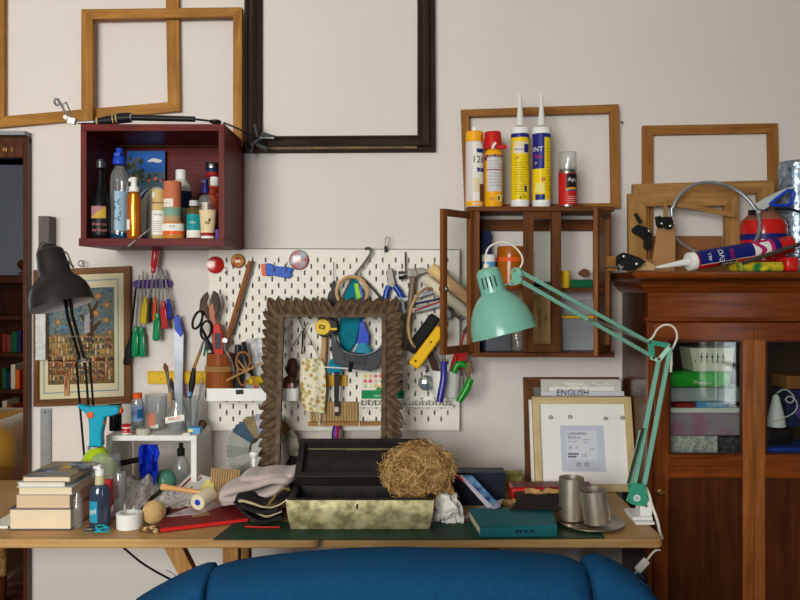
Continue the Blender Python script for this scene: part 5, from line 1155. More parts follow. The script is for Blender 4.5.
def mfn(u, v):
    k = min(int(v*4), 3); f = v*4-k; a, b = fl[k], fl[k+1]; q = [a[i]+(b[i]-a[i])*f for i in range(6)]
    x = q[0]+(q[4]-q[0])*u; y = q[1]*(1-u)+q[5]*u
    return P(x, y, .078+.012*math.sin(PI*u)+.0025*math.sin(v*9+u*4)+.002*math.sin(u*14))
m = MB(); m.grid(mfn, 16, 20, th=.0012); G('cloth', m, M_flor, t)
m = MB(); tp(m, [(318,412,.082),(320,420,.082),(319,426,.082),(317.5,420,.082),(316,413,.082)], .0012, smooth=1); tp(m, [(304,411,.08),(307,427,.07),(314,440,.07),(321,434,.07),(324,424,.08),(324,412,.08)], .0008, smooth=2); tp(m, [(304,358,.078),(302,348,.06),(309,335,.05),(318,352,.06),(322,360,.078)], .0008, smooth=2)
G('ear_loop', m, M_crm, t)
# ridged cardboard and wooden rail
t = T('ridged_card', 'brown ridged cardboard piece behind the black strap in the carved frame', 'cardboard', P(338, 424, .06))
m = MB(); x0_, x1_ = X(310,.055), X(358,.055); m.bx(x0_, x1_, -.05, -.046, Z(423,.055), Z(402,.055))
for k in range(17): x_ = x0_+(x1_-x0_)*(k+.5)/17; m.cyl((x_, -.0525, Z(423,.055)), (x_, -.0525, Z(402,.055)), .0026, seg=8)
G('sheet', m, M_cardb, t)
m = MB(); m.ext([P(308,422.5,.075), P(400,422,.075), P(400,425.5,.075), P(308,426,.075)], (0,.018,0)); G('wooden_rail', m, W_pinX, label='thin wooden rail across the bottom of the carved frame opening', cat='rail', bev=.001)
for a, lb_ in ((320,'short white cord hanging beside the floral mask over the wooden rail'),(359.5,'short white cord hanging left of the paint box over the wooden rail')):
    m = MB(); tp(m, [(a,402,.08),(a,428,.08)], .0013); G('string', m, M_white, label=lb_, cat='cord')
m = MB(); m.ring(P(337,434,.06), (1,-.22,0), [(.026,-.009),(.028,-.008),(.028,-.003),(.028,.003),(.028,.008),(.026,.009)], 36, mis=[0,0,1,2,2]); G('washi_tape', m, [M_dblu, M_pur, M_mag], label='purple and magenta roll of tape hanging under the wooden rail', cat='tape roll')
m = MB(); m.ring(P(337,434,.06), (1,-.22,0), [(.016,-.0095),(.016,.0095)], 24); G('core', m, M_paper, bpy.data.objects['washi_tape'])
# watercolour set
t = T('paint_set', 'white and green box of watercolour paints on a pegboard rack', 'paint set', P(378, 398, .05))
m = MB(); m.bx(X(361,.05), X(404,.05), -.054, -.046, Z(399.5,.05), Z(372,.05)); m.bx(X(361.5,.05), X(404,.05), -.0546, -.054, Z(398.5,.05), Z(390,.05), 1); m.ring(P(386,391,.0546), (0,-1,0), [(.030,0),(.030,.0006)], 24, mi=1) if 0 else None
m.poly([(375,390),(379,386),(386,384.5),(392,386),(396,390)], .0546, .0006, 1); m.poly([(381,390),(384,387.6),(391,387),(395,389.5)], .0552, .0006, 2)
m.text('pastel', on_plane(P(378,396.5,.0552), (1,0,0), (0,0,1)), .010, 3)
G('box', m, [M_paper, M_grn, M_red, M_paper], t, flat=True)
m = MB(); cl = [(240,220,120),(240,200,150),(214,140,140),(236,120,110),(220,100,130),(240,180,160),(190,210,150),(230,230,180),(240,190,120)]
for r_ in range(3):
    for k in range(6): m.ring(P(365+k*5.3, 376+r_*5, .0545), (0,-1,0), [(.0058,0),(.0058,.0012),(.004,.002)], 14, mi=(r_*3+k) % 9)
for k in range(4): m.ring(P(401, 376+k*6, .0545), (0,-1,0), [(.006,0),(.006,.0014)], 12, mi=9+k % 3)
G('paint_pan', m, [mt(f'pan{k}', c, .6) for k, c in enumerate(cl)]+[M_dgrn, M_nav, M_dred], t)
t = T('peg_rack', 'white plastic rack of small compartments clipped low on the pegboard', 'rack', P(415, 407, .045))
m = MB(); m.bx(X(360,.05), X(453,.05), -.06, -.0302, Z(406.8,.05), Z(405,.05)); 
for k in range(14): x_ = X(361+k*6.7,.05); m.bx(x_-.0012, x_+.0012, -.06, -.0302, Z(405,.05), Z(400.5,.05))
m.bx(X(360,.05), X(453,.05), -.032, -.0302, Z(405,.05), Z(400,.05)); G('rail', m, M_plas, t)
for k in range(13):
    m = MB(); m.box(P(364.5+k*6.7, 402.8, .05), (.009,.014,.010)); G('cell', m, mt('cell_crm', (222,216,190), .5) if k == 0 else bpy.data.materials['cell_crm'], t, bev=.0025)
# pegboard items, right
t = T('diagonal_pliers', 'pliers with two bright blue handles spread apart, hanging on the pegboard', 'pliers', P(394, 300, .05))
m = MB(); m.poly([(386,272),(389,267.5),(392.5,269),(394,277),(395.5,283),(394,288),(389,288),(387.5,281)], .055, .010); G('jaw', m, M_dsteel, t, bev=.002)
m = MB(); tp(m, [(389,286,.052),(386.5,292,.053),(385.5,299,.053)], [.009,.0095], seg=12); G('handle', m, mt('plier_blue', (20,60,160), .3, coat=.3), t)
m = MB(); tp(m, [(395,286,.052),(398.5,291,.053),(402.5,299,.053)], [.009,.0105], seg=12); G('handle', m, bpy.data.materials['plier_blue'], t)
m = MB(); tp(m, [(405.5,252,.034),(405.5,268,.05),(406,276,.055)], .0026, smooth=1); G('peg_hook', m, M_dsteel, label='metal peg above the claw hammer', cat='hook')
t = T('claw_hammer', 'claw hammer with a steel head hanging on the pegboard', 'hammer', P(405, 350, .06))
m = MB(); m.cyl(P(398.5,275.5,.062), P(404.5,275,.062), .0125, .0135, seg=20).cyl(P(404,275,.062), P(408,273.5,.062), .008).box(P(412,273,.062), (.030,.022,.024)).poly([(414,269),(421,267.5),(428,270),(433,275),(427,272.5),(419,275),(416,278)], .07, .018)
G('head', m, M_dsteel, t, bev=.0015)
m = MB(); tp(m, [(413.5,276,.062),(412,290,.062),(408,320,.062),(404.5,350,.062)], [.009,.012], seg=12); G('handle', m, mt('hammer_handle', (120,104,88), .5, .3), t)
# pinkish roller / tubes
for (a, b, r_, lb, mm, dd_) in (((430,267),(470,300),.0175,'mottled pink foam cylinder sloping behind the open cabinet door', mt('pink_foam', (216,160,140), .85, c2=(226,196,130), vs=30, bump=.6), .10), ((424,278),(466,312),.016,'off-white foam cylinder sloping under the pink one', mt('white_foam', (216,206,184), .85, var=.06, vs=20, bump=.4), .085)):
    m = MB(); m.ring(P(a[0],a[1],dd_), P(b[0],b[1],dd_)-P(a[0],a[1],dd_), [(r_*.9,0),(r_,.003),(r_,.175),(r_*.9,.178)], 24); G('foam_cylinder', m, mm, label=lb, cat='foam')
m = MB(); tp(m, [(440,300,.075),(456,316,.075),(462,320,.075),(468,314,.075),(469,300,.075)], .0045, smooth=2); G('roller_frame', m, M_steel, label='bent wire roller frame below the foam cylinders', cat='roller frame')
# caulk gun / saw frame
t = T('caulking_gun', 'grey metal caulking gun hanging sideways behind the tall hoop', 'caulking gun', P(420, 316, .06))
m = MB(); m.poly([(399,299),(404,297.5),(424,292),(443,286.5),(444,291),(425,296.5),(405,302)], .066, .014); m.poly([(401,310),(424,306),(446,300),(447,305),(426,311),(404,315)], .066, .014); m.poly([(396,297),(404,297),(406,316),(399,316)], .064, .02); m.poly([(440,286),(448,284),(452,318),(444,320)], .064, .02)
G('frame', m, mt('gun_grey', (140,144,150), .35, .6, var=.15, vs=30), t, bev=.002)
m = MB(); tp(m, [(404,306,.06),(443,298,.06)], .003); tp(m, [(414,311,.07),(442,301,.07)], .002, mi=1); G('rod', m, [M_dblu, M_red], t)
# torch
t = T('torch', 'yellow and black torch hanging slanted on the pegboard, right of the carved frame', 'torch', P(415, 366, .10))
a, b = P(443,326,.125), P(410,363,.12)
def slab(m, a, b, w, th_, mi=0, yo=0):
    ax = (b-a).normalized(); s_ = ax.cross(Vector((0,1,0))).normalized(); pts = [a+s_*w, b+s_*w, b-s_*w, a-s_*w]
    m.ext([p+Vector((0,-th_/2+yo,0)) for p in pts], (0, th_, 0), mi)
m = MB(); slab(m, P(441,328,.115), P(413,366,.115), .0175, .034); G('body', m, mt('torch_yellow', (244,190,20), .35, coat=.3), t, bev=.006)
m = MB(); slab(m, P(436,316,.125), P(409.5,351,.125), .0165, .034); G('grip', m, mt('torch_black', (24,24,24), .5, bump=1, bs=400), t, bev=.006)
m = MB(); m.ring(P(415.5,361,.1315), (0,-1,0), [(.0035,0),(.0035,.001)], 12); m.ring(P(431,342,.1315), (0,-1,0), [(.003,0),(.003,.001)], 12); G('screw', m, M_dbrn, t)
m = MB(); tp(m, [(440,316,.12),(441,310,.12),(444,318,.12),(442,326,.12)], .0018, smooth=2); tp(m, [(428,336,.13),(434,345,.125),(440,358,.12)], .0015, smooth=1); G('strap', m, M_blk, t)
# cup holder with tools
t = T('cup_holder', 'white plastic cup holder hooked on the lower right of the pegboard, full of tools', 'holder', P(455, 396, .08))
m = MB(); m.lat(446, .085, [(12.6,396),(13,395),(14,370),(13,370),(12.2,394),(.3,394.5)], seg=40, hollow=True); 
G('cup', m, M_plas, t)
m = MB(); m.bx(X(440,.035), X(462,.035), -.05, -.0302, Z(394,.04), Z(376,.04)); G('hook_plate', m, M_plas, t, bev=.001)
m = MB(); tp(m, [(443.5,366,.150),(443,380,.158),(440,402,.160)], [.0085,.0095], seg=14); G('handle', m, mt('indigo_handle', (44,44,140), .3, coat=.4), t) if 0 else None
tt = T('nippers', 'tool with a long indigo handle hooked over the front of the white cup', 'pliers', P(440, 403, .16))
m = MB(); tp(m, [(444,362,.150),(443.5,380,.162),(439.5,402,.164)], [.0095,.0105], seg=14); G('handle', m, mt('indigo_handle', (44,44,140), .3, coat=.4), tt)
m = MB(); m.poly([(441,366),(442,350),(444,344),(446,352),(446,366)], .150, .012); m.poly([(436,350),(443,356),(445,368),(440,364)], .15, .01); G('jaw', m, M_dsteel, tt, bev=.002)
tt = T('green_pliers', 'pliers with green handles hooked on the right side of the white cup', 'pliers', P(458, 403, .12))
m = MB(); tp(m, [(470.5,379,.125),(466.5,389,.128),(458.5,402,.13)], [.0105,.012,.0095], seg=14); G('handle', m, mt('plier_green', (24,140,40), .35, coat=.3), tt)
m = MB(); tp(m, [(466,366,.12),(460,363,.12),(456,366,.12),(454,373,.12)], [.010,.0095], seg=12, smooth=1); G('handle', m, bpy.data.materials['plier_green'], tt)
m = MB(); m.poly([(466,363),(469,361),(472,362),(471,367),(474,370),(473,374),(470,373),(471,379),(467,379),(465,373)], .13, .012); G('jaw', m, mt('bronze_metal', (120,96,70), .4, .6), tt, bev=.002)
m = MB(); m.poly([(449,372),(455,350),(462,346),(468,352),(464,368),(456,375)], .085, .008); G('red_card', m, M_red, label='red piece sticking out of the white cup behind the open cabinet door', cat='card', bev=.001)
m = MB(); m.cyl(P(451,374,.095), P(465,331,.075), .004).box(P(466,330,.075), (.012,.008,.020), Matrix.Rotation(.6,3,'Y'), mi=1); G('toothbrush', m, [M_red, M_dgry], label='red brush with a dark head standing in the white cup', cat='brush')
m = MB(); m.poly([(425,347),(429,344),(437,362),(441,376),(437,377),(431,368)], .10, .01); G('dark_tool', m, M_dbrn, label='dark brown tool leaning on the left rim of the white cup', cat='tool', bev=.001)
# glass ornament
t = T('glass_pendant', 'round clear faceted glass pendant hanging left of the white cup', 'pendant', P(426, 393, .06))
m = MB(); m.ball(P(426,383,.075), .0235, (1,.5,1), 12, 8); G('crystal', m, mt('crystal', (196,196,160), .08, .6, c2=(110,150,190), vs=60), t, flat=True)
m = MB(); tp(m, [(425.5,366,.05),(427,369,.06),(426,374,.066)], .0016, smooth=1); m.ring(P(427,371,.068), (0,-1,0), [(.004,0),(.005,.002),(.003,.004)], 12); G('hook', m, M_dblu, t)
# binder clip on the top edge
m = MB(); m.poly([(384,246),(387.5,246),(388,251),(384.5,252.5)], .042, .012); m2 = MB(); 
t = T('clip', 'small black and silver clip on the top edge of the pegboard', 'clip', P(386, 252, .04)); G('jaw', m, M_blk, t, bev=.001)
m = MB(); tp(m, [(385.5,247,.036),(385,238,.034),(388,236.5,.034),(390,239,.034),(387.5,247,.036)], .0014, smooth=1); G('lever', m, M_steel, t)

def peg(parent, px, py, d, drop=3):
    m = MB(); m.tube(PP([(px,py,dP-.002),(px,py,d),(px,py-drop,d+.003)]), .0013, 6, smooth=1); G('hook', m, M_dsteel, parent)
peg(bpy.data.objects['visor'], 334, 337, .086); peg(bpy.data.objects['visor'], 383, 345, .086); peg(bpy.data.objects['cloth_mask'], 309, 345, .055)
peg(bpy.data.objects['washi_tape'], 337, 427, .064); peg(bpy.data.objects['tape_measure'], 330, 318, .06); peg(bpy.data.objects['torch'], 441, 311, .118); peg(bpy.data.objects['caulking_gun'], 444, 290, .06); peg(bpy.data.objects['diagonal_pliers'], 392, 280, .05)
# ================================================================ TABLES
def table(label, x0, x1, legs, rl, rr):
    t = T('work_table', label, 'table', ((x0+x1)/2, -.3, 0))
    m = MB(); r = .022; yf, yb = -.578, -.022; n = 6; pts = []
    def cor(cx, cy, s0, rad):
        if rad == 0: return [(cx, cy)]
        return [(cx+rad*math.cos(math.radians(s0+90*k/n)), cy+rad*math.sin(math.radians(s0+90*k/n))) for k in range(n+1)]
    pts += cor(x1-r, yf+r, -90, r); pts += [(x1, yb)]; pts += [(x0, yb)]; pts += cor(x0+r, yf+r, 180, r)
    zt = ZT-.0002; zb = ZT-.0215; m.ext([Vector((a, b, zb)) for a, b in pts], (0,0,zt-zb)); G('tabletop', m, W_tabX, t, bev=.003)
    m = MB(); m.bx(x0+.08, x1-.08, -.49, -.46, ZT-.065, ZT-.022); G('apron', m, W_tabZ, t) if 0 else None
    return t
xs_ = X(320.3, .576)
t1 = table('left birch work table with a rounded front corner at the middle seam', -1.62, xs_-.0015, 1, 0, 1)
t2 = table('right birch work table ending beside the tall cabinet', xs_+.0015, X(664.5,.576), 1, 1, 1)
def trestle(t, x, ax=.0, lean=.16, y0=-.47, y1=-.12, brace=True):
    for yy, dx in ((y0, 0), (y1, 0)):
        m = MB(); m.bx(x-.019, x+.019, yy-.02, yy+.02, 0.0, ZT-.022); G('leg', m, W_tabZ, t, bev=.002)
        if not brace or yy != y0: continue
        m = MB(); m.ext([Vector((x-.019-lean*1.0, yy-.019, ZT-.022)), Vector((x+.028-lean*1.0, yy-.019, ZT-.022)), Vector((x-.018, yy-.019, ZT-.25)), Vector((x-.018, yy-.019, ZT-.32))], (0,.03,0)); G('brace', m, W_tabZ, t, bev=.002)
    m = MB(); m.bx(x-.015, x+.015, y0+.02, y1-.02, .25, .29); G('stretcher', m, W_tabZ, t)
trestle(t1, X(232,.47), y1=-.33); trestle(t1, -1.45)
trestle(t2, X(490,.12)+.0, y0=-.16, y1=-.06, brace=False)
zt = ZT+.0004
def Dt(py): return D0-F0*(ZC-ZT)/(py-HZ)                   # distance from the wall of a table point seen at height py
# cutting mats
M_mat = mt('cutting_mat', (28,56,44), .5, c2=(34,66,50), vs=8)
for q, (pts, lab) in enumerate((([(213,540.3),(235,523),(420,523),(440,540.3)], 'dark green cutting mat under the opened trunk'), ([(441,540.3),(423,523),(592,523),(605,539)], 'green cutting mat under the teal book and steel plate, at the right'))):
    w_ = [(X(px, Dt(py)), -Dt(py)) for px, py in pts]; m = MB(); m.ext([Vector((a, b, zt)) for a, b in w_], (0,0,.0028))
    t = T('cutting_mat', lab, 'mat', Vector((w_[0][0]+.1, -.5, zt)), 'cutting mats'); G('sheet', m, M_mat, t)
    m = MB(); f_ = Dt(540.3); b_ = Dt(523)
    xa_, xb_ = min(p[0] for p in w_), max(p[0] for p in w_)
    for k in range(40):
        x_ = xa_+.02+k*.0127
        if x_ < min(w_[3][0], w_[2][0])-.01 and x_ > max(w_[0][0], w_[1][0])+.01: m.bx(x_-.0003, x_+.0003, -f_+.004, -b_-.002, zt+.0028, zt+.00295)
    for k in range(1, 8): y_ = -f_+k*(f_-b_)/8; m.bx(max(w_[0][0], w_[1][0])+.012, min(w_[3][0], w_[2][0])-.012, y_-.0003, y_+.0003, zt+.0028, zt+.00295)
    m.bx(w_[2][0]-.09, w_[2][0]-.06, -f_+.006, -f_+.008, zt+.0028, zt+.003)
    G('grid_line', m, mt('mat_lines'+str(q), (64,92,64), .6), t)
zm_ = zt+.0034

# ================================================================ TRUNK (opened box)
tf = .522; hz = .0735
t = T('trunk', 'long low opened box with a tarnished pale gold front, on the green mat', 'trunk', (X(361,.43), -.43, zm_))
xa_, xb_ = X(286,tf), X(434,tf); zb0, zb1 = zm_+.0005, zm_+hz
M_gold = mt('tarnished_gilt', (128,120,84), .45, .3, c2=(200,192,146), vs=38, bump=.5, bs=120, detail=10)
M_tblk = mt('trunk_black', (34,31,30), .45, c2=(46,42,40), vs=30)
yb_t = -.385
m = MB()
def ff(u, v):                                             # bowed front
    x = xa_+(xb_-xa_)*u; e = .011*(1-v)**1.5
    x = xa_+e+(xb_-xa_-2*e)*u; return Vector((x, -tf+.006*(1-v)**2-.004*math.sin(PI*v), zb0+hz*v))
m.grid(ff, 24, 8, th=-.006); G('front_panel', m, M_gold, t)
for s_ in (0, 1):
    m = MB(); x = (xa_+.0112) if s_ == 0 else (xb_-.0112-.006)
    m.bx(min(x,x+.006), max(x,x+.006), -tf+.009, yb_t, zb0, zb1-.001); m.bx(*( (xa_+.001, xa_+.018) if s_ == 0 else (xb_-.018, xb_-.001)), -tf+.006, yb_t, zb1-.014, zb1); G('side_panel', m, M_tblk, t)
m = MB(); m.bx(xa_+.01, xb_-.01, yb_t-.006, yb_t, zb0, zb1); G('back_panel', m, M_tblk, t)
m = MB(); m.bx(xa_+.013, xb_-.013, -tf+.01, yb_t-.006, zb0, zb0+.006); G('floor_panel', m, M_tblk, t)
m = MB(); m.bx(xa_+.002, xb_-.002, -tf-.001, -tf+.010, zb1-.0015, zb1+.0015); G('rim', m, M_tblk, t)
m = MB(); m.bx(X(356.4,tf), X(357.8,tf), -tf-.0052, -tf-.001, zb0+hz*.70, zb0+hz*.86); m.ring(P(357.1,507.5,tf+.0048), (0,-1,0), [(.0026,0),(.0026,.0006)], 10); G('keyhole', m, M_blk, t)
# lid, leaning back
hy, hzz = yb_t+.002, zb1+.002; an = math.radians(34); Ll = .136
u_ = Vector((0, math.cos(an), math.sin(an))); n_ = Vector((0, -math.sin(an), math.cos(an)))   # n_ points to the room/up side
def LP(x, a, b): return Vector((x, hy, hzz))+u_*a+n_*b
lxa, lxb = xa_+.004, xb_-.004; lw = .016
m = MB()
def lb(m, x0, x1, a0, a1, b0, b1, mi=0): m.ext([LP(x0,a0,b0), LP(x1,a0,b0), LP(x1,a1,b0), LP(x0,a1,b0)], n_*(b1-b0), mi)
lb(m, lxa, lxb, 0, lw, -.004, .028); lb(m, lxa, lxb, Ll-lw, Ll, -.004, .028); lb(m, lxa, lxa+lw, lw, Ll-lw, -.004, .028); lb(m, lxb-lw, lxb, lw, Ll-lw, -.004, .028); lb(m, lxa+lw, lxb-lw, lw, Ll-lw, -.004, .004)
LID = G('lid', m, M_tblk, t, bev=.0015)
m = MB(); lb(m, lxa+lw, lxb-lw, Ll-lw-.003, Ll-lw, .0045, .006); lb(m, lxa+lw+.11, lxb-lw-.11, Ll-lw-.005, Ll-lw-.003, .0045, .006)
G('sheen_line', m, mt('sheen_line', (170,160,120), .35, .5), LID)  # sheen along the lid's inner edge, painted as pale strips
# coconut fibre nest on the right part of the trunk
M_coir = mt('coir', (150,112,62), .8, c2=(184,146,92), vs=40)
rr = random.Random(11); m = MB(); cN = P(417, 472, .44); m.ball(cN+Vector((0,.0,-.003)), .058, (1.05,.6,.86), 24, 16, amp=.25, fr=2)
def nest_strand(m):
    a = rr.uniform(0, 2*PI); b = math.acos(rr.uniform(-1, 1)); n = Vector((math.sin(b)*math.cos(a), math.sin(b)*math.sin(a), math.cos(b)))
    sc = Vector((.078,.046,.062)); 
    tdir = n.cross(Vector((rr.uniform(-1,1), rr.uniform(-1,1), rr.uniform(-1,1)))).normalized(); pts = []
    L_ = rr.uniform(.5, 2.0); lift = rr.uniform(0, .25); lump = 1+.16*noise.noise(n*1.7+Vector((4,2,7)))+(.10 if n.x*.6+n.z > .9 else 0)
    wob = rr.uniform(-.35,.35); bd = n.cross(tdir)
    for k in range(6):
        f = (k/5-.5)*L_; d_ = (n*math.cos(f)+tdir*math.sin(f)+bd*wob*math.sin(k*1.9)*.5).normalized(); rad = lump*(.93+.14*rr.random()+lift*(abs(k-2.5)/2.5)**2)
        p = cN+Vector((d_.x*sc.x, d_.y*sc.y, d_.z*sc.z))*rad; p.z = max(p.z, zb0+hz*.3); pts.append(p)
    m.tube(pts, rr.choice((.0004,.0006,.0008)), 3, smooth=1, mi=rr.choice((0,0,1,2)))
for k in range(1500): nest_strand(m)
G('fibre_bundle', m, [M_coir, mt('coir_pale', (216,180,120), .8), mt('coir_dark', (128,90,46), .85)], label='shaggy bundle of brown coconut fibre on the right end of the trunk', cat='fibre bundle')
m = MB()
for k in range(60):
    x0_ = 438+rr.random()*6; pts = [P(x0_, 478+rr.random()*14, .42), P(x0_+5+rr.random()*6, 486+rr.random()*8, .43), P(x0_+6+rr.random()*10, 494+rr.random()*10, .43)]; m.tube(pts, .0006, 3, smooth=1)
G('loose_fibres', m, M_coir, label='loose thin fibre strands trailing to the right of the fibre bundle', cat='fibres', kind='stuff')
# crumpled white cloth
M_clw = mt('white_cloth', (226,222,216), .9, bump=.5, bs=60)
m = MB(); rr = random.Random(31)
for k in range(13):
    c_ = Vector((X(437+rr.random()*18,.47), -.47+rr.random()*.04, zm_+.008+rr.random()*.042)); e_r = Matrix.Rotation(rr.uniform(0,6),3,'X') @ Matrix.Rotation(rr.uniform(0,6),3,'Z'); R_2 = rr.uniform(.014,.024); sd_ = rr.random()*9
    m.grid(lambda u, v: c_+e_r @ Vector(((u-.5)*2*R_2, (v-.5)*2*R_2*(.6+.4*math.sin(PI*u)), R_2*(.9*((u-.5)**2+(v-.5)**2)*2+.25*math.sin(u*8+sd_)*math.cos(v*6)))), 12, 12, th=.001)
m.ball((X(446,.46), -.455, zm_+.024), .018, (1.0,.8,1.2), 24, 16, amp=.30, fr=2.6) if 1 else None
0 and (m.ball((X(452,.47), -.44, zm_+.040), .020, (1.0,.8,.95), 40, 26, amp=.38, fr=2.9)); 0 and m.ball((X(441,.46), -.43, zm_+.040), .014, (.9,.8,1.0), 30, 20, amp=.35, fr=2.6); 0 and m.ball((X(457,.48), -.48, zm_+.010), .012, (1.5,1,.8), 30, 20, amp=.3, fr=2.6)
for v in m.v: v.z = max(v.z, zm_+.0005)
G('crumpled_cloth', m, M_clw, label='crumpled white cloth between the trunk and the teal book', cat='cloth', sharp=60)

# ================================================================ RIGHT HALF OF THE TABLE
# teal book
def book(label, corners, z0, h, cover, pages=M_page, ct=.0022, spine=None, name='book', cat='book', group=None, marks=None):
    # corners: four (x, y) world corners, front-left, front-right, back-right, back-left; spine: index of the edge carrying the spine
    t = T(name, label, cat, (sum(c[0] for c in corners)/4, sum(c[1] for c in corners)/4, z0), group)
    V = [Vector((a, b, 0)) for a, b in corners]; ce = sum(V, Vector())/4
    m = MB()
    for zz in (z0, z0+h-ct): m.ext([v+Vector((0,0,zz)) for v in V], (0,0,ct))
    if spine is not None:
        a, b = V[spine], V[(spine+1) % 4]; nn = (ce-(a+b)/2); nn = nn.normalized()*.003
        m.ext([a+Vector((0,0,z0)), b+Vector((0,0,z0)), b+nn+Vector((0,0,z0)), a+nn+Vector((0,0,z0))], (0,0,h))
    G('cover', m, cover, t, bev=.0006)
    ins = .004; m = MB(); W = [v+(ce-v).normalized()*ins for v in V]
    m.ext([v+Vector((0,0,z0+ct)) for v in W], (0,0,h-2*ct)); G('pages', m, pages, t)
    return t
M_tealb = mt('teal_cover', (26,98,106), .55, var=.08, vs=8)
def tq(pts): return [(X(px, Dt(py)), -Dt(py)) for px, py in pts]
dz_b = .026
cb = tq([(480,539.6),(557,538),(552,520),(468,520)])
t = book('thick teal book lying at the front edge of the table', cb, zm_, dz_b, M_tealb, ct=.003, spine=0)
ZBK = zm_+dz_b
fl_, fr_ = Vector((cb[0][0], cb[0][1], zm_)), Vector((cb[1][0], cb[1][1], zm_)); uu = (fr_-fl_).normalized()
m = MB(); fn0 = lambda a, z: on_plane(fl_+uu*a+Vector((0,0,z)), uu, (0,0,1), .0006)
m.text('\u25a0\u25a0 \u25a0\u25aa\u25a0', fn0(.105, .010), .010); G('spine_title', m, M_dblu, t)
for a_ in (.027, .168): m = MB(); m.text('===', fn0(a_, .010), .010); G('spine_mark', m, M_dblu, t)
# black envelope
m = MB(); pe = tq([(510,523),(567,524),(559,508),(522,508)])
m.ext([Vector((a, b, ZBK+.0005+(.006 if k in (1,2) else 0))) for k, (a, b) in enumerate(pe)], (0,0,.0035)); G('black_wallet', m, mt('black_felt', (38,30,30), .85), label='flat black felt wallet lying on the teal book', cat='wallet', bev=.0008)
# navy box
d1 = .30; xa2, xb2 = X(448,d1), X(505,d1)
t = T('navy_box', 'dark navy box behind the leaning leaflet', 'box', ((xa2+xb2)/2, -.24, zt))
z1 = Z(472.5, d1); m = MB(); m.bx(xa2, xb2, -d1, -d1+.004, zt, z1-.022).bx(xa2, xb2, -.25, -.246, zt, z1).bx(xa2, xa2+.004, -d1+.004, -.25, zt, z1-.022).bx(xb2-.004, xb2, -d1+.004, -.25, zt, z1-.022).bx(xa2+.004, xb2-.004, -d1+.004, -.25, zt, zt+.004)
G('tray', m, mt('navy_board', (22,26,40), .5), t); m = MB(); m.bx(xa2-.002, xb2+.002, -d1-.002, -.244, z1-.022, z1); G('lid', m, mt('navy_lid', (26,32,50), .45), t, bev=.001)
# leaflet standing like a ridge
m = MB(); A = [P(461,475,.33), P(466,475.5,.33), P(506,511,.42), P(497,511,.40)]
def lf(a, b, c, d_): return lambda u, v: (a*(1-u)+b*u)*(1-v)+(d_*(1-u)+c*u)*v+Vector((0,-.006*math.sin(PI*v),0))
t = T('leaflet', 'glossy folded leaflet with a blue picture leaning against the navy box', 'leaflet', P(495,511,.4))
m = MB(); m.grid(lf(P(461,475,.335), P(472,475.5,.335), P(507,512,.40), P(492,510,.41)), 6, 12, th=.0012); G('page', m, mt('leaflet_blue', (30,60,120), .25, c2=(120,170,210), vs=40, coat=.5), t)
m = MB(); m.grid(lf(P(458.5,475,.338), P(462,475,.338), P(498,511.5,.412), P(490,510.5,.414)), 4, 12, th=.0012); G('white_edge', m, mt('leaflet_white', (196,186,200), .3, coat=.4), t)
m = MB(); m.grid(lf(P(455.5,474.5,.34), P(458.7,474.8,.34), P(466,482,.35), P(464,482.5,.35)), 3, 4, th=.001); G('red_corner', m, M_red, t)
m = MB(); m.ext([Vector((X(462,.45), -.45, zm_+.004)), Vector((X(500,.43), -.43, zm_+.030)), Vector((X(503,.36), -.36, zm_+.030)), Vector((X(470,.36), -.38, zm_+.006))], (0,0,.0015)); G('leaflet_white', m, bpy.data.materials['leaflet_white'], label='glossy white sheet lying flat under the leaning leaflet', cat='sheet')
# olive bowl
t = T('plastic_tub', 'olive green rectangular plastic tub behind the navy box', 'tub', P(512, 500, .14))
d2 = .12; m = MB(); c = (X(510,d2), -d2)
def tubr(rx, ry, z): return [(c[0]+rx*s[0], c[1]+ry*s[1], z) for s in ((-1,-.7),(-.85,-1),(.85,-1),(1,-.7),(1,.7),(.85,1),(-.85,1),(-1,.7))]
zt2 = Z(474, d2); R_ = [tubr(.030,.028,zt), tubr(.036,.034,zt2), tubr(.038,.036,zt2+.001), tubr(.038,.036,zt2-.002+.004), tubr(.034,.032,zt2+.001), tubr(.028,.026,zt+.003)]
vs = sum(R_, []); m.add(vs, [(i*8+k, i*8+(k+1)%8, (i+1)*8+(k+1)%8, (i+1)*8+k) for i in range(5) for k in range(8)]+[tuple(range(7,-1,-1)), tuple(40+k for k in range(8))])
G('tub', m, mt('olive_plastic', (150,146,84), .4), t)
# red tin tray
d3 = .25; t = T('red_tin', 'low red rounded metal tin under the leaning cream frame', 'tin', (X(545,.2), -.2, zt))
m = MB(); rbox(m, X(510,d3), X(597,d3), -d3, -.176, zt+.0003, Z(488,d3), r=.009); G('tin', m, M_redp, t); zr = Z(488,d3)
m = MB(); m.bx(X(514,d3), X(594,d3), -d3+.006, -.182, zr-.0005, zr+.0012); G('lid_edge', m, mt('maroon_lid', (110,40,40), .4), t, bev=.0005)
zr += .0018
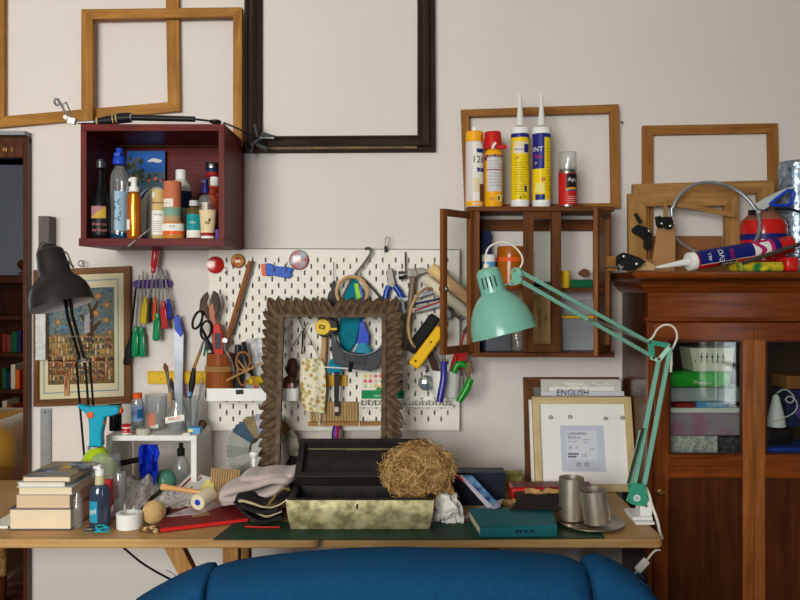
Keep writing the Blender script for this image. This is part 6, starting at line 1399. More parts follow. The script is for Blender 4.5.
# wood shavings
rr = random.Random(4)
for j, (px, py, w_, d4, lb_) in enumerate(((548,499,44,.29,'long wavy piece of tan dried root behind the black wallet'), (508,503,12,.31,'short piece of tan dried root left of the black wallet'))):
    pts = [Vector((X(px-w_/2+w_*k/8, d4), -d4+.006*math.sin(k*2.1+j), zt+.036+.004*math.sin(k*1.7+j)-.004*(k%2) - (.022 if j else 0)*0)) for k in range(9)]
    m = MB(); m.tube(pts, .0075 if j == 0 else .006, 8, smooth=1)
    for i_v, v in enumerate(m.v): m.v[i_v] = v+Vector((0,0,.003*noise.noise(v*90)))
    zz = min(v.z for v in m.v)
    for v in m.v: v.z += (zt+.0005+(.001))-zz if j else 0
    G('dried_root', m, mt('root_tan'+str(j), (186,146,92), .8, var=.2, vs=60), label=lb_, cat='root')
m = MB(); m.bx(X(516,.295), X(560,.295), -.32, -.262, zt, zt+.028); G('small_box', m, M_dbrn, label='low dark brown box between the black wallet and the red tin, under the dried root', cat='box', bev=.001)

# leaning frames (cream frame etc.)
def leanbox(name, label, cat, px0, px1, ptop, db, dtp, th, mats, base):
    pass
# order from wall: brown frame, white frame in plastic, papers, second white frame, cream frame
def lean(px0, px1, pyt, db, dt_, base):                   # returns corner function for the leaning plane
    zt_ = Z(pyt, dt_); d_mid = (db+dt_)/2; xa, xb = X(px0, dt_), X(px1, dt_)
    return lambda u, v, o=0: Vector((xa+(xb-xa)*u, -(db+(dt_-db)*v)-o, base+(zt_-base)*v))
def leanframe(name, label, px0, px1, pyt, db, dt_, base, bw, th, mf, inner=None, mi_=None, ins=None):
    fn = lean(px0, px1, pyt, db, dt_, base); W_ = fn(1,0).x-fn(0,0).x; H_ = (fn(0,1)-fn(0,0)).length; fu, fv = bw/W_, bw/H_
    t = T(name, label, 'frame', fn(.5,0))
    O = [(0,1),(1,1),(1,0),(0,0)]; I = [(fu,1-fv),(1-fu,1-fv),(1-fu,fv),(fu,fv)]
    for nm, a, b in (('top_rail',0,1),('side_rail',1,2),('bottom_rail',2,3),('side_rail',3,0)):
        m = MB(); m.ext([fn(*O[a]), fn(*O[b]), fn(*I[b]), fn(*I[a])], (0,th,0)); G(nm, m, mf[0] if 'side' not in nm else mf[1], t, bev=.001)
    if inner:
        m = MB(); m.ext([fn(I[k][0]+(-.002 if k in (0,3) else .002)*0, I[k][1], -th*.55) for k in range(4)], (0,.003,0)); G('insert', m, inner, t)
    return t, fn, th
W_cream = wood('cream_birch', (206,180,130), (226,204,158), 'X', .45, bump=.05); W_creamZ = wood('cream_birch_z', (206,180,130), (226,204,158), 'Z', .45, bump=.05)
zbk = zt+.0005
t, fn, th = leanframe('picture_frame', 'brown wooden frame furthest back among the frames leaning at the right of the table', 523.5, 619, 377.5, .06, .018, zbk, .028, .014, (W_vitX, W_vitZ), mt('photo_grey', (120,110,104), .5))
t, fn, th = leanframe('picture_frame', 'greyish white frame wrapped in shiny film, just behind the cream frame', 541, 621, 379.5, .085, .046, zbk, .021, .012, (mt('film_white', (206,204,196), .25, coat=.6), bpy.data.materials['film_white']), M_paper)
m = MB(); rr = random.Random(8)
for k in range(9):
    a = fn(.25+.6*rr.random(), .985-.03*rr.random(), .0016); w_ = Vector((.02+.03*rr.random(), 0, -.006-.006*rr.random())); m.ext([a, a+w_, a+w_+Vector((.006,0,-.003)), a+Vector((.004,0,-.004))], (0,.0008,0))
G('film_shine', m, mt('film_glint', (245,245,245), .1, coat=1), t)  # white slivers laid on the film to paint its glints
# printed paper
fnp = lean(541, 624, 391.5, .105, .060, zbk); m = MB(); m.ext([fnp(0,1), fnp(1,1.0), fnp(1,0), fnp(0,0)], (0,.004,0)); 
t = T('white_folder', 'white folder with dark blue lettering showing above the cream frame', 'folder', fnp(.5,0)); G('sheet', m, mt('folder_white', (206,210,218), .5), t)
m = MB(); m.text('ENGLISH', lambda x, y: fnp(.38, .958, .0006)+Vector((x,0,y)), .026, sx=.95); G('lettering', m, M_dblu, t)
fnq = lean(528, 600, 403, .118, .084, zbk)
t, fn, th = leanframe('picture_frame', 'thin white frame whose left edge shows beside the cream frame', 529, 600, 400, .130, .078, zbk, .012, .012, (M_white, M_white))
t, fn, th = leanframe('picture_frame', 'cream wooden frame with a white backing sheet and product label at the front', 532.5, 631, 397, .166, .105, zbk, .0195, .022, (W_cream, W_creamZ), mt('backing_white', (240,238,236), .6))
m = MB(); base_o = .0
def fr_pt(px, py):                                        # point on the insert
    s_ = S(.13); a = fn(0,0); b = fn(1,1); u = (X(px,.135)-a.x)/(b.x-a.x); v = (Z(py,.135)-a.z)/(b.z-a.z); return fn(u, v, -th*.55+.0006)
m.ext([fr_pt(561.5,427), fr_pt(605.5,427), fr_pt(605.5,471), fr_pt(561.5,471)], (0,.0004,0), 0)
m.ext([fr_pt(567,432)+Vector((0,-.0003,0)), fr_pt(598,432)+Vector((0,-.0003,0)), fr_pt(598,460)+Vector((0,-.0003,0)), fr_pt(567,460)+Vector((0,-.0003,0))], (0,.0003,0), 1)
def tx(s_, px, py, size, mi=2, al='LEFT'): o = fr_pt(px, py)+Vector((0,-.0012,0)); m.text(s_, lambda x, y: o+Vector((x,0,y)), size, mi, align=al)
tx('LOMVIKEN', 568.5, 436, .0115); tx('32x32 cm', 568.5, 439.4, .010); tx('frame  gold', 568.5, 442.8, .006, 3); tx('white birch', 584, 441, .006, 3); tx('made in', 584, 443.5, .006, 3); tx('|||', 569, 449, .012, 3); tx('X', 576, 449, .010, 3); tx('4.22', 590, 450.5, .008); tx('\u25a0\u25a0\u25a0\u25a0\u25a0', 568, 455, .007); tx('\u25a0\u25a0\u25a0\u25a0', 568, 457.6, .007); tx('CE', 582, 457, .012, 3)
for a in (578.5, 586.5): 
    o = fr_pt(a, 464.5)+Vector((0,-.001,0)); m.tube([o+Vector((.006*math.cos(q), 0, .006*math.sin(q))) for q in [2*PI*k/12 for k in range(12)]], .0008, 4, closed=True, mi=3); m.text('Z' if a < 580 else '\u2206', lambda x, y, o=o: o+Vector((x,-.0006,y-.003)), .009, 3)
G('product_label', m, [mt('label_blue_grey', (196,202,216), .5), mt('label_light', (212,216,226), .5), mt('print_dark', (70,72,84), .6), mt('print_grey', (120,122,134), .6)], t, label='pale blue-grey product label with small print', flat=True)
for a, b in ((552.5,419),(572,418.5),(608,420),(625,419.5)):
    m = MB(); o = fr_pt(a, b); m.tube([o+Vector((.0052*math.cos(q)+.0, -.001, .0052*math.sin(q))) for q in [2*PI*k/14 for k in range(14)]], .001, 5, closed=True); m.cyl(o+Vector((-.003,-.001,.001)), o+Vector((.008,-.001,-.001)), .001); G('metal_clip', m, M_dsteel, t)

# steel plate and two steel cups
pc = (X(591,.47), -.47); t = T('steel_plate', 'round flat metal plate under the two steel cups', 'plate', (pc[0], pc[1], zm_))
m = MB(); m.ring((pc[0]+.0, pc[1], zm_), (0,0,1), [(.020,0),(.07,0),(.078,.003),(.081,.005),(.0805,.0062),(.072,.0030),(.02,.0022),(.001,.0022)], 56); G('dish', m, mt('plate_metal', (150,138,118), .35, .9, var=.15, vs=14), t)
def cup(label, px, d_, pyb, pyt, wb, wt, lean_=0, bend=0, base=zm_+.0035):
    t = T('steel_cup', label, 'cup', (X(px,d_), -d_, base), None)
    z0 = base; h = (pyb-pyt)*S(d_); m = MB(); r0, r1 = wb*S(d_), wt*S(d_); n = 12; th = .0009
    ax = Vector((lean_, 0, 1)).normalized()
    out = [(r0*.9,0),(r0,.002)]+[(r0+(r1-r0)*(f/n)+bend*math.sin(PI*f/n), .002+(h-.002)*f/n) for f in range(1, n+1)]
    inn = [(max(a-th,.001), b) for a, b in reversed(out[1:])]+[(.001,.004)]
    m.ring((X(px,d_), -d_, z0+abs(lean_)*r0), ax, out+inn, 44, cap=False); G('cup', m, M_cup, t, sharp=50); return t
M_cup = mt('cup_steel', (214,202,184), .36, .9, var=.08, vs=10)
cup('taller straight steel cup standing at the left of the round plate', 571.5, .447, 524, 482, 12.3, 12.5)
t = cup('shorter tilted steel cup with a handle at the right on the round plate', 597.5, .486, 527, 494, 13.5, 13.2, lean_=-.13)
m = MB(); q_ = X(597.5,.486); m.tube([(q_-.004, -.486+.030, zm_+.080), (q_+.006, -.486+.045, zm_+.081), (q_+.012, -.486+.048, zm_+.055), (q_+.008, -.486+.033, zm_+.026)], .004, 8, smooth=2); G('handle', m, M_cup, t)

# ================================================================ MINT LAMP
dp_ = .43; t = LAMP = T('mint_desk_lamp', 'mint green spring-arm desk lamp clamped at the right end of the table', 'lamp', (X(640,.40), -.40, ZT))
# white plastic clamp base
m = MB(); m.bx(X(634.5,.46), X(653.5,.46), -.47, -.38, ZT+.0003, ZT+.007); m.bx(X(631,.44), X(651,.44), -.455, -.375, ZT+.0075, ZT+.015); G('base_plate', m, M_plas, t, bev=.0012)
m = MB(); m.bx(X(638.5,.43), X(650.5,.43), -.445, -.41, ZT+.015, ZT+.052); m.bx(X(636.5,.41), X(639,.41), -.435, -.4, ZT+.015, ZT+.05); G('socket_block', m, M_plas, t, bev=.002)
dL = .43
b0 = P(645, 508, dL); 
m = MB(); m.cyl((b0.x, b0.y, ZT+.05), (b0.x, b0.y, Z(503,dL)), .006)
m.poly([(627,484),(632,483),(646,484.5),(648,499),(646.5,507),(632,504.5),(626,501),(629,492)], dL+.022, .002); m.poly([(627,484),(632,483),(646,484.5),(648,499),(646.5,507),(632,504.5),(626,501),(629,492)], dL-.006, .002); m.cyl(P(637,488,dL+.02), P(637,488,dL-.006), .004)
G('bracket', m, M_mintd, t, bev=.0006)
m = MB(); m.ring(P(637,498,dL+.0225), (0,-1,0), [(.0085,0),(.0085,.0006)], 22); m.text('e', on_plane(P(637,499.3,dL+.0235), (1,0,0), (0,0,1), .0003), .012, 1); m.tube([P(637+1.8*math.cos(a), 498+1.8*math.sin(a), dL+.0236) for a in [2*PI*k/12 for k in range(12)]], .0005, 4, closed=True, mi=1)
G('badge', m, [M_white, mt('badge_green', (30,110,90), .5)], t)
m = MB()
for a, b in ((628.5,500.5),(646,506),(629,485.5),(646,486)): m.ring(P(a,b,dL+.0225), (0,-1,0), [(.0032,0),(.0032,.002),(.001,.003)], 10)
G('rivet', m, M_dsteel, t)
def mbar(m, a, b, w, th): 
    ax = (b-a).normalized(); s_ = ax.cross(Vector((0,1,0))).normalized(); m.ext([p+Vector((0,-th/2,0)) for p in (a+s_*w, b+s_*w, b-s_*w, a-s_*w)], (0, th, 0))
# elbow: triangle
el = .40
for a, b, nm in (((634,486,dL),(659,358,el),'lower_arm'), ((644,486,dL),(670.5,346,el),'lower_arm')):
    m = MB(); mbar(m, P(*a), P(*b), .0052, .009); G(nm, m, M_mint, t, bev=.001)
m = MB(); mbar(m, P(629,484,dL+.006), P(641,430,dL), .0042, .005); G('lower_strut', m, M_mint, t, bev=.0008)
def spring(A, B, R_, n, nm='spring'):
    m = MB(); dv = B-A; pts = [A+dv*(k/(n*6))+Vector((math.cos(k*PI/3)*R_*dv.normalized().z, -math.sin(k*PI/3)*R_, -math.cos(k*PI/3)*R_*dv.normalized().x)) for k in range(n*6+1)]
    m.tube(pts, .0011, 4); return G(nm, m, M_dsteel, t)
spring(P(628,484,dL+.014), P(643,428,dL+.008), .0038, 34)
m = MB(); m.poly([(647.5,341.5),(651,340),(670,343.5),(672,347),(668,348.5),(654,345),(655,354),(653,359.5),(649.5,357.5)], el+.010, .004); G('elbow_plate', m, M_mintd, t, bev=.0006)
m = MB(); mbar(m, P(658,361,el+.008), P(671,345,el+.008), .0055, .005); mbar(m, P(650.5,357.5,el+.008), P(659.5,360.5,el+.008), .0045, .005); G('elbow_link', m, mt('mint_pale', (176,224,200), .3), t, bev=.0008)
m = MB()
for a, b in ((653,357.5),(658.5,358.8),(670,346),(649,342)): m.ring(P(a,b,el+.013), (0,-1,0), [(.0042,0),(.0042,.003),(.0015,.004)], 12)
G('rivet', m, M_dsteel, t)
hd = .56                                                   # the head hangs nearer the room
for a, b in (((515.5,269,hd),(650,343,el)), ((517,279,hd),(653,357,el))):
    m = MB(); mbar(m, P(*a), P(*b), .0048, .009); G('upper_arm', m, M_mint, t, bev=.001)
spring(P(592,319,.47), P(648,343,el+.005), .0036, 40)
m = MB(); m.ring(P(590.5,320,.49), (0,-1,0), [(.005,-.004),(.005,.004)], 12); G('spring_bolt', m, M_brstl, t)
# head
Tn = P(489.5, 268, hd); Lm = P(503.5, 333, hd)+Vector((0,-.004,0)); axh = (Lm-Tn).normalized(); q_ = S(hd); Lh_ = (Lm-Tn).length
# rim slants: left lower (470,345) right (535,325)
axh = (P(506.5, 339, hd)+Vector((0,-.012,0))-P(487.5,266,hd)).normalized(); o_h = P(487, 269, hd)
m = MB(); pr = [(.010,-.003),(.020,-.001),(.026,.004),(.0285,.012),(.0295,.045),(.0305,.058),(.033,.060),(.046,.072),(.058,.088),(.068,.108),(.0755,.132),(.078,.157),(.0795,.158)]
inn = [(.076,.157),(.072,.130),(.065,.109),(.055,.090),(.043,.075),(.028,.064),(.001,.063)]
m.ring(o_h, axh, pr+inn, 56, mis=[0]*len(pr)+[1]*(len(inn)-1), cap=False); G('shade', m, [M_mint, M_lampin], t, sharp=30)
m = MB(); sdh = axh.cross(Vector((0,1,0))).normalized()
if sdh.x < 0: sdh = -sdh
for k in range(4):
    al = -.75+k*.34; r_ = .0297; nn = (sdh*math.sin(al)+Vector((0,-1,0))*math.cos(al)).normalized(); nn = (nn-axh*nn.dot(axh)).normalized(); m.cyl(o_h+axh*.020+nn*r_, o_h+axh*.046+nn*(r_+.0006), .0016, seg=8)
G('vent_slot', m, M_blk, t)
m = MB(); m.cyl(o_h-axh*.012, o_h+axh*.001, .006, .008); m.tube([o_h-axh*.01, P(485.5,254,hd), P(489,246,hd), P(502,241,hd), P(514,245.5,hd), P(522,255,hd), P(523,262,hd), P(520,268,hd)], .0022, 8, smooth=2); G('cable', m, M_cable, t)
m = MB(); m.poly([(511,270),(514,267.5),(520,268.5),(523,276),(521,283),(513,286),(508.5,285),(512,279)], hd+.008, .003); m.poly([(511,270),(514,267.5),(520,268.5),(523,276),(521,283),(513,286),(508.5,285),(512,279)], hd-.006, .003); G('head_bracket', m, M_mint, t, bev=.0006)
m = MB(); m.cyl(P(497,287,hd), P(514,283.5,hd), .003, seg=10).ball(P(499.5,287.5,hd+.003), .005); m.ring(P(512,284,hd+.0085), (0,-1,0), [(.004,0),(.004,.003)], 10); m.ring(P(514,270.5,hd+.0085), (0,-1,0), [(.0035,0),(.0035,.003)], 10); m.ring(P(521,276.5,hd+.0085), (0,-1,0), [(.0035,0),(.0035,.003)], 10); G('pivot', m, M_steel, t)
m = MB(); m.tube([P(645,342,el), P(653,338,el-.005), P(656,330,el-.01), P(664,324,el-.01), P(674,326,el-.01), P(678,336,el), P(674,346,el), P(670,352,el), P(672,362,el), P(670.5,372,el-.004)], .0026, 8, smooth=2)
m.cyl(P(671,352,el), P(671,372,el-.004), .0042, .0028); G('cable', m, M_cable, t)
m = MB(); m.tube([P(646,487,dL), P(649,494,dL+.01), P(652,506,dL+.02), P(657.5,520,.46), P(660,533,.49), P(662,538,.52)], .0036, 8, smooth=2); G('cable', m, M_cable, t)
t = T('cord_switch', 'white inline switch on a cord hanging under the right end of the table', 'switch', P(643, 575, .5))
a, b = P(647,560,.6), P(637,571,.6); m = MB(); mbar(m, a, b, .008, .014); G('switch', m, M_plas, t, bev=.003)
m = MB(); m.tube([P(660,545,.575)+Vector((0,0,-.012)), P(655,550,.59), a], .0024, 8, smooth=1); m.tube([b, P(633,577,.6), P(634,600,.6), P(636,640,.6)], .0024, 8, smooth=1); G('cord', m, M_cable, t)
# ================================================================ LEFT HALF OF THE TABLE
# stack of books
def wc(px, d): return (X(px, d), -d)
z_ = zt+.0002; dF = .512
stack = [(8.5,71,508.5,530,'thick hardback lying at the bottom of the stack of books','grey_purple',(92,84,96),.26,M_page),
         (15,70,495,508.5,'second book from the bottom of the stack, cream paperback','tan',(196,160,120),.22,mt('pages_tan', (216,190,158), .85, bump=.3, bs=400)),
         (17.5,72,487.5,495,'thin pale book in the middle of the stack','paleblue',(190,196,204),.235,M_page),
         (17,65,482.5,487.3,'very thin white book, second from the top of the stack','offwhite',(214,210,204),.20,mt('pages_white', (226,218,204), .85, bump=.2, bs=400)),
         (22,70,476.8,482.3,'top book of the stack, with a blue and gold picture cover','bluegold',(60,84,104),.24,M_page)]
for x0, x1, y0, y1, lb, nm, c_, dep, pg in stack:
    h = (y1-y0)*S(dF); a = X(x0,dF); b = X(x1,dF); dep = .165 if nm != 'offwhite' else .15
    cv = mt('cover_'+nm, c_, .35, c2=((170,150,100) if nm == 'bluegold' else None), vs=18) if nm == 'bluegold' else mt('cover_'+nm, c_, .4)
    t = book(lb, [(a, -dF),(b, -dF),(b+.004, -dF+dep),(a+.004, -dF+dep)], z_, h, cv, pages=pg, ct=.0026 if nm == 'grey_purple' else .0012, spine=2, group='stack of books')
    if nm == 'bluegold':
        m = MB(); rr = random.Random(2)
        m.bx(a+.02, b-.01, -dF+.012, -dF+.045, z_+h, z_+h+.0003, 0)
        for k in range(14): u_1 = a+.01+rr.random()*.10; v_1 = -dF+.05+rr.random()*.09; m.bx(u_1, u_1+.012+rr.random()*.02, v_1, v_1+.006+rr.random()*.01, z_+h, z_+h+.0003+.0001*k, 1+k % 3)
        G('cover_picture', m, [mt('cover_grey', (140,140,136), .4), mt('cover_gold', (190,156,80), .4), mt('cover_sky', (110,140,170), .4), M_dblu], t)
    z_ += h+.0004
m = MB(); m.bx(X(-12,.5), X(8.5,.5)-.002, -.5, -.36, zt, zt+.006); G('paper_pad', m, M_paper, label='white paper pad at the left end of the table beside the books', cat='paper', bev=.0008)
# glass vial
can('bottle', 'small empty clear glass vial beside the right end of the book stack', 'bottle', 77.5, .49, zt, [(4.6,530,0),(4.8,529,0),(4.8,503,0),(2.5,499,0),(2.2,494,0),(.2,493.8,0)], [M_clr])
# blue sanitizer
t = T('spray_bottle', 'blue-tinted transparent bottle with a white pump at the front left of the table', 'bottle', (X(100,.49), -.49, zt))
m = MB(); m.lat(100, .49, [(9.2,529),(10,527.5),(10,494),(8.5,488.5),(4.8,485.5)], zt, seg=32); G('body', m, M_dclr, t)
m = MB(); m.lat(100, .49, [(4.8,486.5),(5,484),(4.2,476),(4.2,474)]); G('neck', m, mt('neck_yellowish', (206,196,150), .4), t)
m = MB(); m.lat(100, .49, [(4.6,475),(4.6,470),(3,469),(3,465),(1.5,464.5)]); m.box(P(97.5,467.3,.5), (7*S(.49),.007,2.5*S(.49))); G('pump', m, M_plas, t)
m = MB(); arc(m, (X(100,.49), -.49), 10.1*S(.49), Z(520,.49), Z(499,.49), -.9, .1, 0); m.text('gel', on_cyl((X(100,.49), -.49), 10.2*S(.49), Z(511,.49), -.4), .018, 1); G('print', m, [mt('print_teal', (40,150,180), .4), M_paper], t)
m = MB(); x0_, x1_ = X(91,.40), X(113,.40); m.bx(x0_, x1_, -.40, -.345, zt+.095, zt+.152); t = T('clear_box', 'clear plastic box lid standing on the red box behind the blue bottle', 'box', ((x0_+x1_)/2, -.37, zt+.095)); G('lid', m, M_clr, t, bev=.003)
m = MB(); m.bx(X(104,.37), X(116,.37), -.405, -.345, zt+.0003, zt+.0945); G('red_box', m, M_red, label='upright red box between the books and the newspaper', cat='box', bev=.002)
# elastic and clip
m = MB(); rr = random.Random(9)
for j in range(3): m.tube([Vector((X(102,.54)+(.016-.002*j)*math.cos(a)+.003*math.sin(3*a+j), -.54+.014*math.sin(a), zt+.004+.004*j+.006*abs(math.sin(a+j)))) for a in [2*PI*k/18 for k in range(18)]], .0016, 6, closed=True, mi=j % 2)
G('elastic_band', m, [mt('elastic_cyan', (30,190,190), .4), mt('elastic_blue', (40,130,220), .4)], label='cyan and blue elastic bands in front of the blue bottle', cat='elastic')
m = MB(); m.bx(X(84,.53), X(92.5,.53), -.53, -.515, zt, zt+.009).bx(X(84,.53), X(92.5,.53), -.531, -.53, zt+.0015, zt+.0075, 1); G('metal_clip', m, [M_brstl, M_dgry], label='small metal clip lying left of the cyan elastic bands', cat='clip', bev=.0006)
# white roll
dr_ = .49; t = T('tape_roll', 'white round tape roll lying flat at the front of the table', 'tape roll', (X(129.5,dr_), -dr_, zt))
m = MB(); q_ = S(dr_); c = (X(129.5,dr_), -dr_, zt+.0003); m.ring(c, (0,0,1), [(12.2*q_,0),(12.6*q_,.001),(12.6*q_,.036),(12.2*q_,.037),(8.5*q_,.037),(8.3*q_,.030),(.001,.030)], 40); G('roll', m, M_plas, t)
for k, (px, dd_, h_) in enumerate(((125,.49,.030),(134,.485,.024))):
    m = MB(); m.ring((X(px,dd_), -dd_, zt+.031), (0,0,1), [(.004,0),(.0042,h_*.6),(.0022,h_*.75),(.002,h_),(.0003,h_)], 14); G('vial', m, M_clr, label=('taller' if k == 0 else 'shorter')+' tiny clear vial standing in the white tape roll', cat='vial')
m = MB(); m.lat(119.5, .42, [(5,527),(5.4,526),(6.4,481),(6.2,480.6),(5,524)], zt, hollow=True); G('clear_tumbler', m, M_clr, label='tall clear plastic tumbler behind the white tape roll', cat='tumbler')
# twine ball
m = MB(); cb_ = Vector((X(154,.46), -.46, zt+.0285)); m.ball(cb_, .0275, seg=28, rings=18, amp=.08, fr=2)
rr = random.Random(12)
for k in range(46):
    a = Vector((rr.uniform(-1,1), rr.uniform(-1,1), rr.uniform(-1,1))).normalized(); u1 = a.orthogonal().normalized(); u2 = a.cross(u1)
    m.tube([cb_+(u1*math.cos(q)+u2*math.sin(q))*.0281 for q in [2*PI*j/20 for j in range(20)]], .0009, 4, closed=True)
for v in m.v: v.z = max(v.z, zt+.0004)
G('twine_ball', m, mt('twine', (206,172,118), .9), label='beige ball of twine behind the red book', cat='ball')
# seeds
m = MB(); rr = random.Random(6)
for k in range(34): m.ball((X(143+rr.random()*17,.5), -.50-rr.random()*.035, zt+.0035+.003*(k % 2)), .0035+rr.random()*.0028, (1.3,1,.8), 8, 6, amp=.3, fr=3, mi=rr.choice((0,0,0,1)))
for v in m.v: v.z = max(v.z, zt+.0003)
G('crumbs', m, [mt('seed_brown', (110,80,50), .8), mt('seed_pale', (200,170,120), .7)], label='scatter of small brown crumbs in front of the twine ball', cat='seeds', kind='stuff')
# red book
rbk = tq([(159,533.5),(249.5,522.5),(238,508),(163,512.5)]); t = book('red hardback lying in front of the twine ball with a small tan label', rbk, zt, .0125, mt('red_cover', (122,28,28), .5), pages=mt('red_edges', (206,40,36), .5), ct=.0022)
cx_ = (rbk[0][0]+rbk[1][0]+rbk[2][0]+rbk[3][0])/4; cy_ = sum(p[1] for p in rbk)/4; ur = (Vector((*rbk[1],0))-Vector((*rbk[0],0))).normalized(); vr = Vector((0,0,1)).cross(ur)
m = MB(); o = Vector((cx_-.008, cy_, zt+.0127)); m.ext([o-ur*.022-vr*.024, o+ur*.022-vr*.022, o+ur*.02+vr*.022, o-ur*.022+vr*.02], (0,0,.0003)); G('tan_label', m, M_cardb, t)
# newspapers: crumpled printed sheets
M_news, nt_, p_, _o = _base('newsprint'); N_ = nt_.nodes; L2_ = nt_.links; tc = N_.new('ShaderNodeTexCoord'); mp_ = N_.new('ShaderNodeMapping'); mp_.inputs['Scale'].default_value = (160, 40, 160); L2_.new(tc.outputs['Object'], mp_.inputs['Vector'])
nn_ = N_.new('ShaderNodeTexNoise'); nn_.inputs['Scale'].default_value = 1.2; nn_.inputs['Detail'].default_value = 2; L2_.new(mp_.outputs[0], nn_.inputs['Vector']); rp = N_.new('ShaderNodeValToRGB'); rp.color_ramp.elements[0].position = .36; rp.color_ramp.elements[0].color = lin((168,162,164)); rp.color_ramp.elements[1].position = .52; rp.color_ramp.elements[1].color = lin((222,216,210)); L2_.new(nn_.outputs['Fac'], rp.inputs['Fac']); L2_.new(rp.outputs['Color'], p_.inputs['Base Color']); p_.inputs['Roughness'].default_value = .9
def sheet(name, label, cat, x0, x1, d0, d1, h0, h1, amp, fr, mat_, seed, th=.0012, nu=40, nv=26):
    off = Vector((seed*7.1, seed*3.3, seed))
    def fn(u, v):
        x = X(x0+(x1-x0)*u, (d0+d1)/2); y = -(d0+(d1-d0)*v); h = h0+(h1-h0)*v
        n = noise.fractal(Vector((u*fr, v*fr, 0))+off, 1, 2, 4)
        e = min(u, 1-u, v, 1-v)*6; e = min(1, e)
        return Vector((x+.006*noise.noise(Vector((v*4,u*4,seed))), y+.01*noise.noise(Vector((u*3,v*3,seed+5))), zt+.001+max(0, h*(.35+.65*e)+amp*n*e)))
    m = MB(); m.grid(fn, nu, nv, th=th); return G(name, m, mat_, label=label, cat=cat, sharp=70)
sheet('newspaper', 'crumpled greyish newspaper heaped behind the tape roll', 'newspaper', 111, 148, .42, .18, .016, .058, .028, 3.2, M_news, 1)
sheet('newspaper', 'flatter newspaper spread behind the twine ball toward the white roll', 'newspaper', 152, 204, .40, .20, .006, .03, .012, 2.6, M_news, 2)
sheet('cloth_scrap', 'small brown and white cloth crumpled under the blue glove', 'cloth', 124, 150, .22, .14, .03, .035, .02, 3.5, mt('cloth_mix', (96,78,60), .9, c2=(206,196,180), vs=18), 3, nu=26, nv=16)
# printed leaflets
def card(name, label, cat, pts, mats, extra=None, th=.001):
    t = T(name, label, cat, sum(pts, Vector())/4); m = MB(); m.ext(pts, (0,0,-th) if abs(pts[0].z-pts[2].z) < .02 else (0,th,0)); G('sheet', m, mats[0], t)
    return t
pts = [P(175,489,.24), P(197,493,.24), P(212,478,.17), P(193,471.5,.17)]
t = T('leaflet', 'white leaflet with red lines propped up behind the orange dowel', 'leaflet', pts[0]); m = MB(); m.ext(pts, (0,.0012,0)); G('sheet', m, M_paper, t)
def bil(p, u, v, l=.0006): a = (p[0]*(1-u)+p[1]*u)*(1-v)+(p[3]*(1-u)+p[2]*u)*v; return a+Vector((0,-l,l))
for k, (u0, w_) in enumerate(((.14,.10),(.55,.07))):
    m = MB(); m.ext([bil(pts,u0,.08), bil(pts,u0+w_,.08), bil(pts,u0+w_,.85), bil(pts,u0,.85)], (0,.0004,0)); G('red_line', m, M_dred, t)
m = MB(); pts2 = [P(199,491,.25), P(214,491,.25), P(214,481,.22), P(206,480,.22)]; m.ext(pts2, (0,.0012,0)); G('yellow_card', m, M_lyel, label='pale yellow card between the leaflet and the ridged cardboard', cat='card')
m = MB(); pts = [Vector((X(162,.45), -.45, zt+.014)), Vector((X(200,.42), -.42, zt+.0142)), Vector((X(225,.34), -.34, zt+.016)), Vector((X(205,.33), -.33, zt+.018))]
t = T('leaflet', 'flat magazine with pink and white print under the white roll', 'leaflet', pts[0]); m.ext(pts, (0,0,-.004)); G('sheet', m, mt('mag_mix', (196,190,196), .4, c2=(160,110,120), vs=30), t)
# orange dowel and white roll
m = MB(); a = P(161,486.5,.33); b = P(221,495.5,.33); m.ring(a, b-a, [(.0075,0),(.0095,.003),(.0095,.012),(.0068,.018),(.0068,(b-a).length)], 20); G('wooden_dowel', m, mt('dowel_orange', (220,164,104), .35, coat=.3), label='shiny orange wooden dowel lying across the papers', cat='dowel')
m = MB(); a = P(197.5,502.5,.455); ax_ = Vector((.35,1,.12)).normalized(); m.ring(a, ax_, [(.0078,0),(.0195,0),(.020,.002),(.020,.055),(.0185,.057)], 32, mis=[0,0,0,0]); t = T('label_roll', 'roll of cream labels with a blue core pointing at the camera', 'roll', a); G('roll', m, [mt('roll_cream', (226,214,180), .6), M_blu], t)
m = MB(); m.ring(a-ax_*.0006, ax_, [(.0072,-.0006),(.0078,0),(.0078,.004)], 24); G('core', m, M_blu, t)
# ridged cardboard (right)
t = T('ridged_card', 'upright ridged tan cardboard beside the pink towel', 'cardboard', P(224,492,.22))
m = MB(); A, B, C_, E = P(210,491,.235), P(238,494,.235), P(241,470,.20), P(211,468,.20); m.ext([A, B, C_, E], (0,.002,0))
for k in range(12): f = (k+.5)/12; m.cyl(A*(1-f)+B*f+Vector((0,-.002,0)), E*(1-f)+C_*f+Vector((0,-.002,0)), .003, seg=8)
G('sheet', m, M_cardb, t)
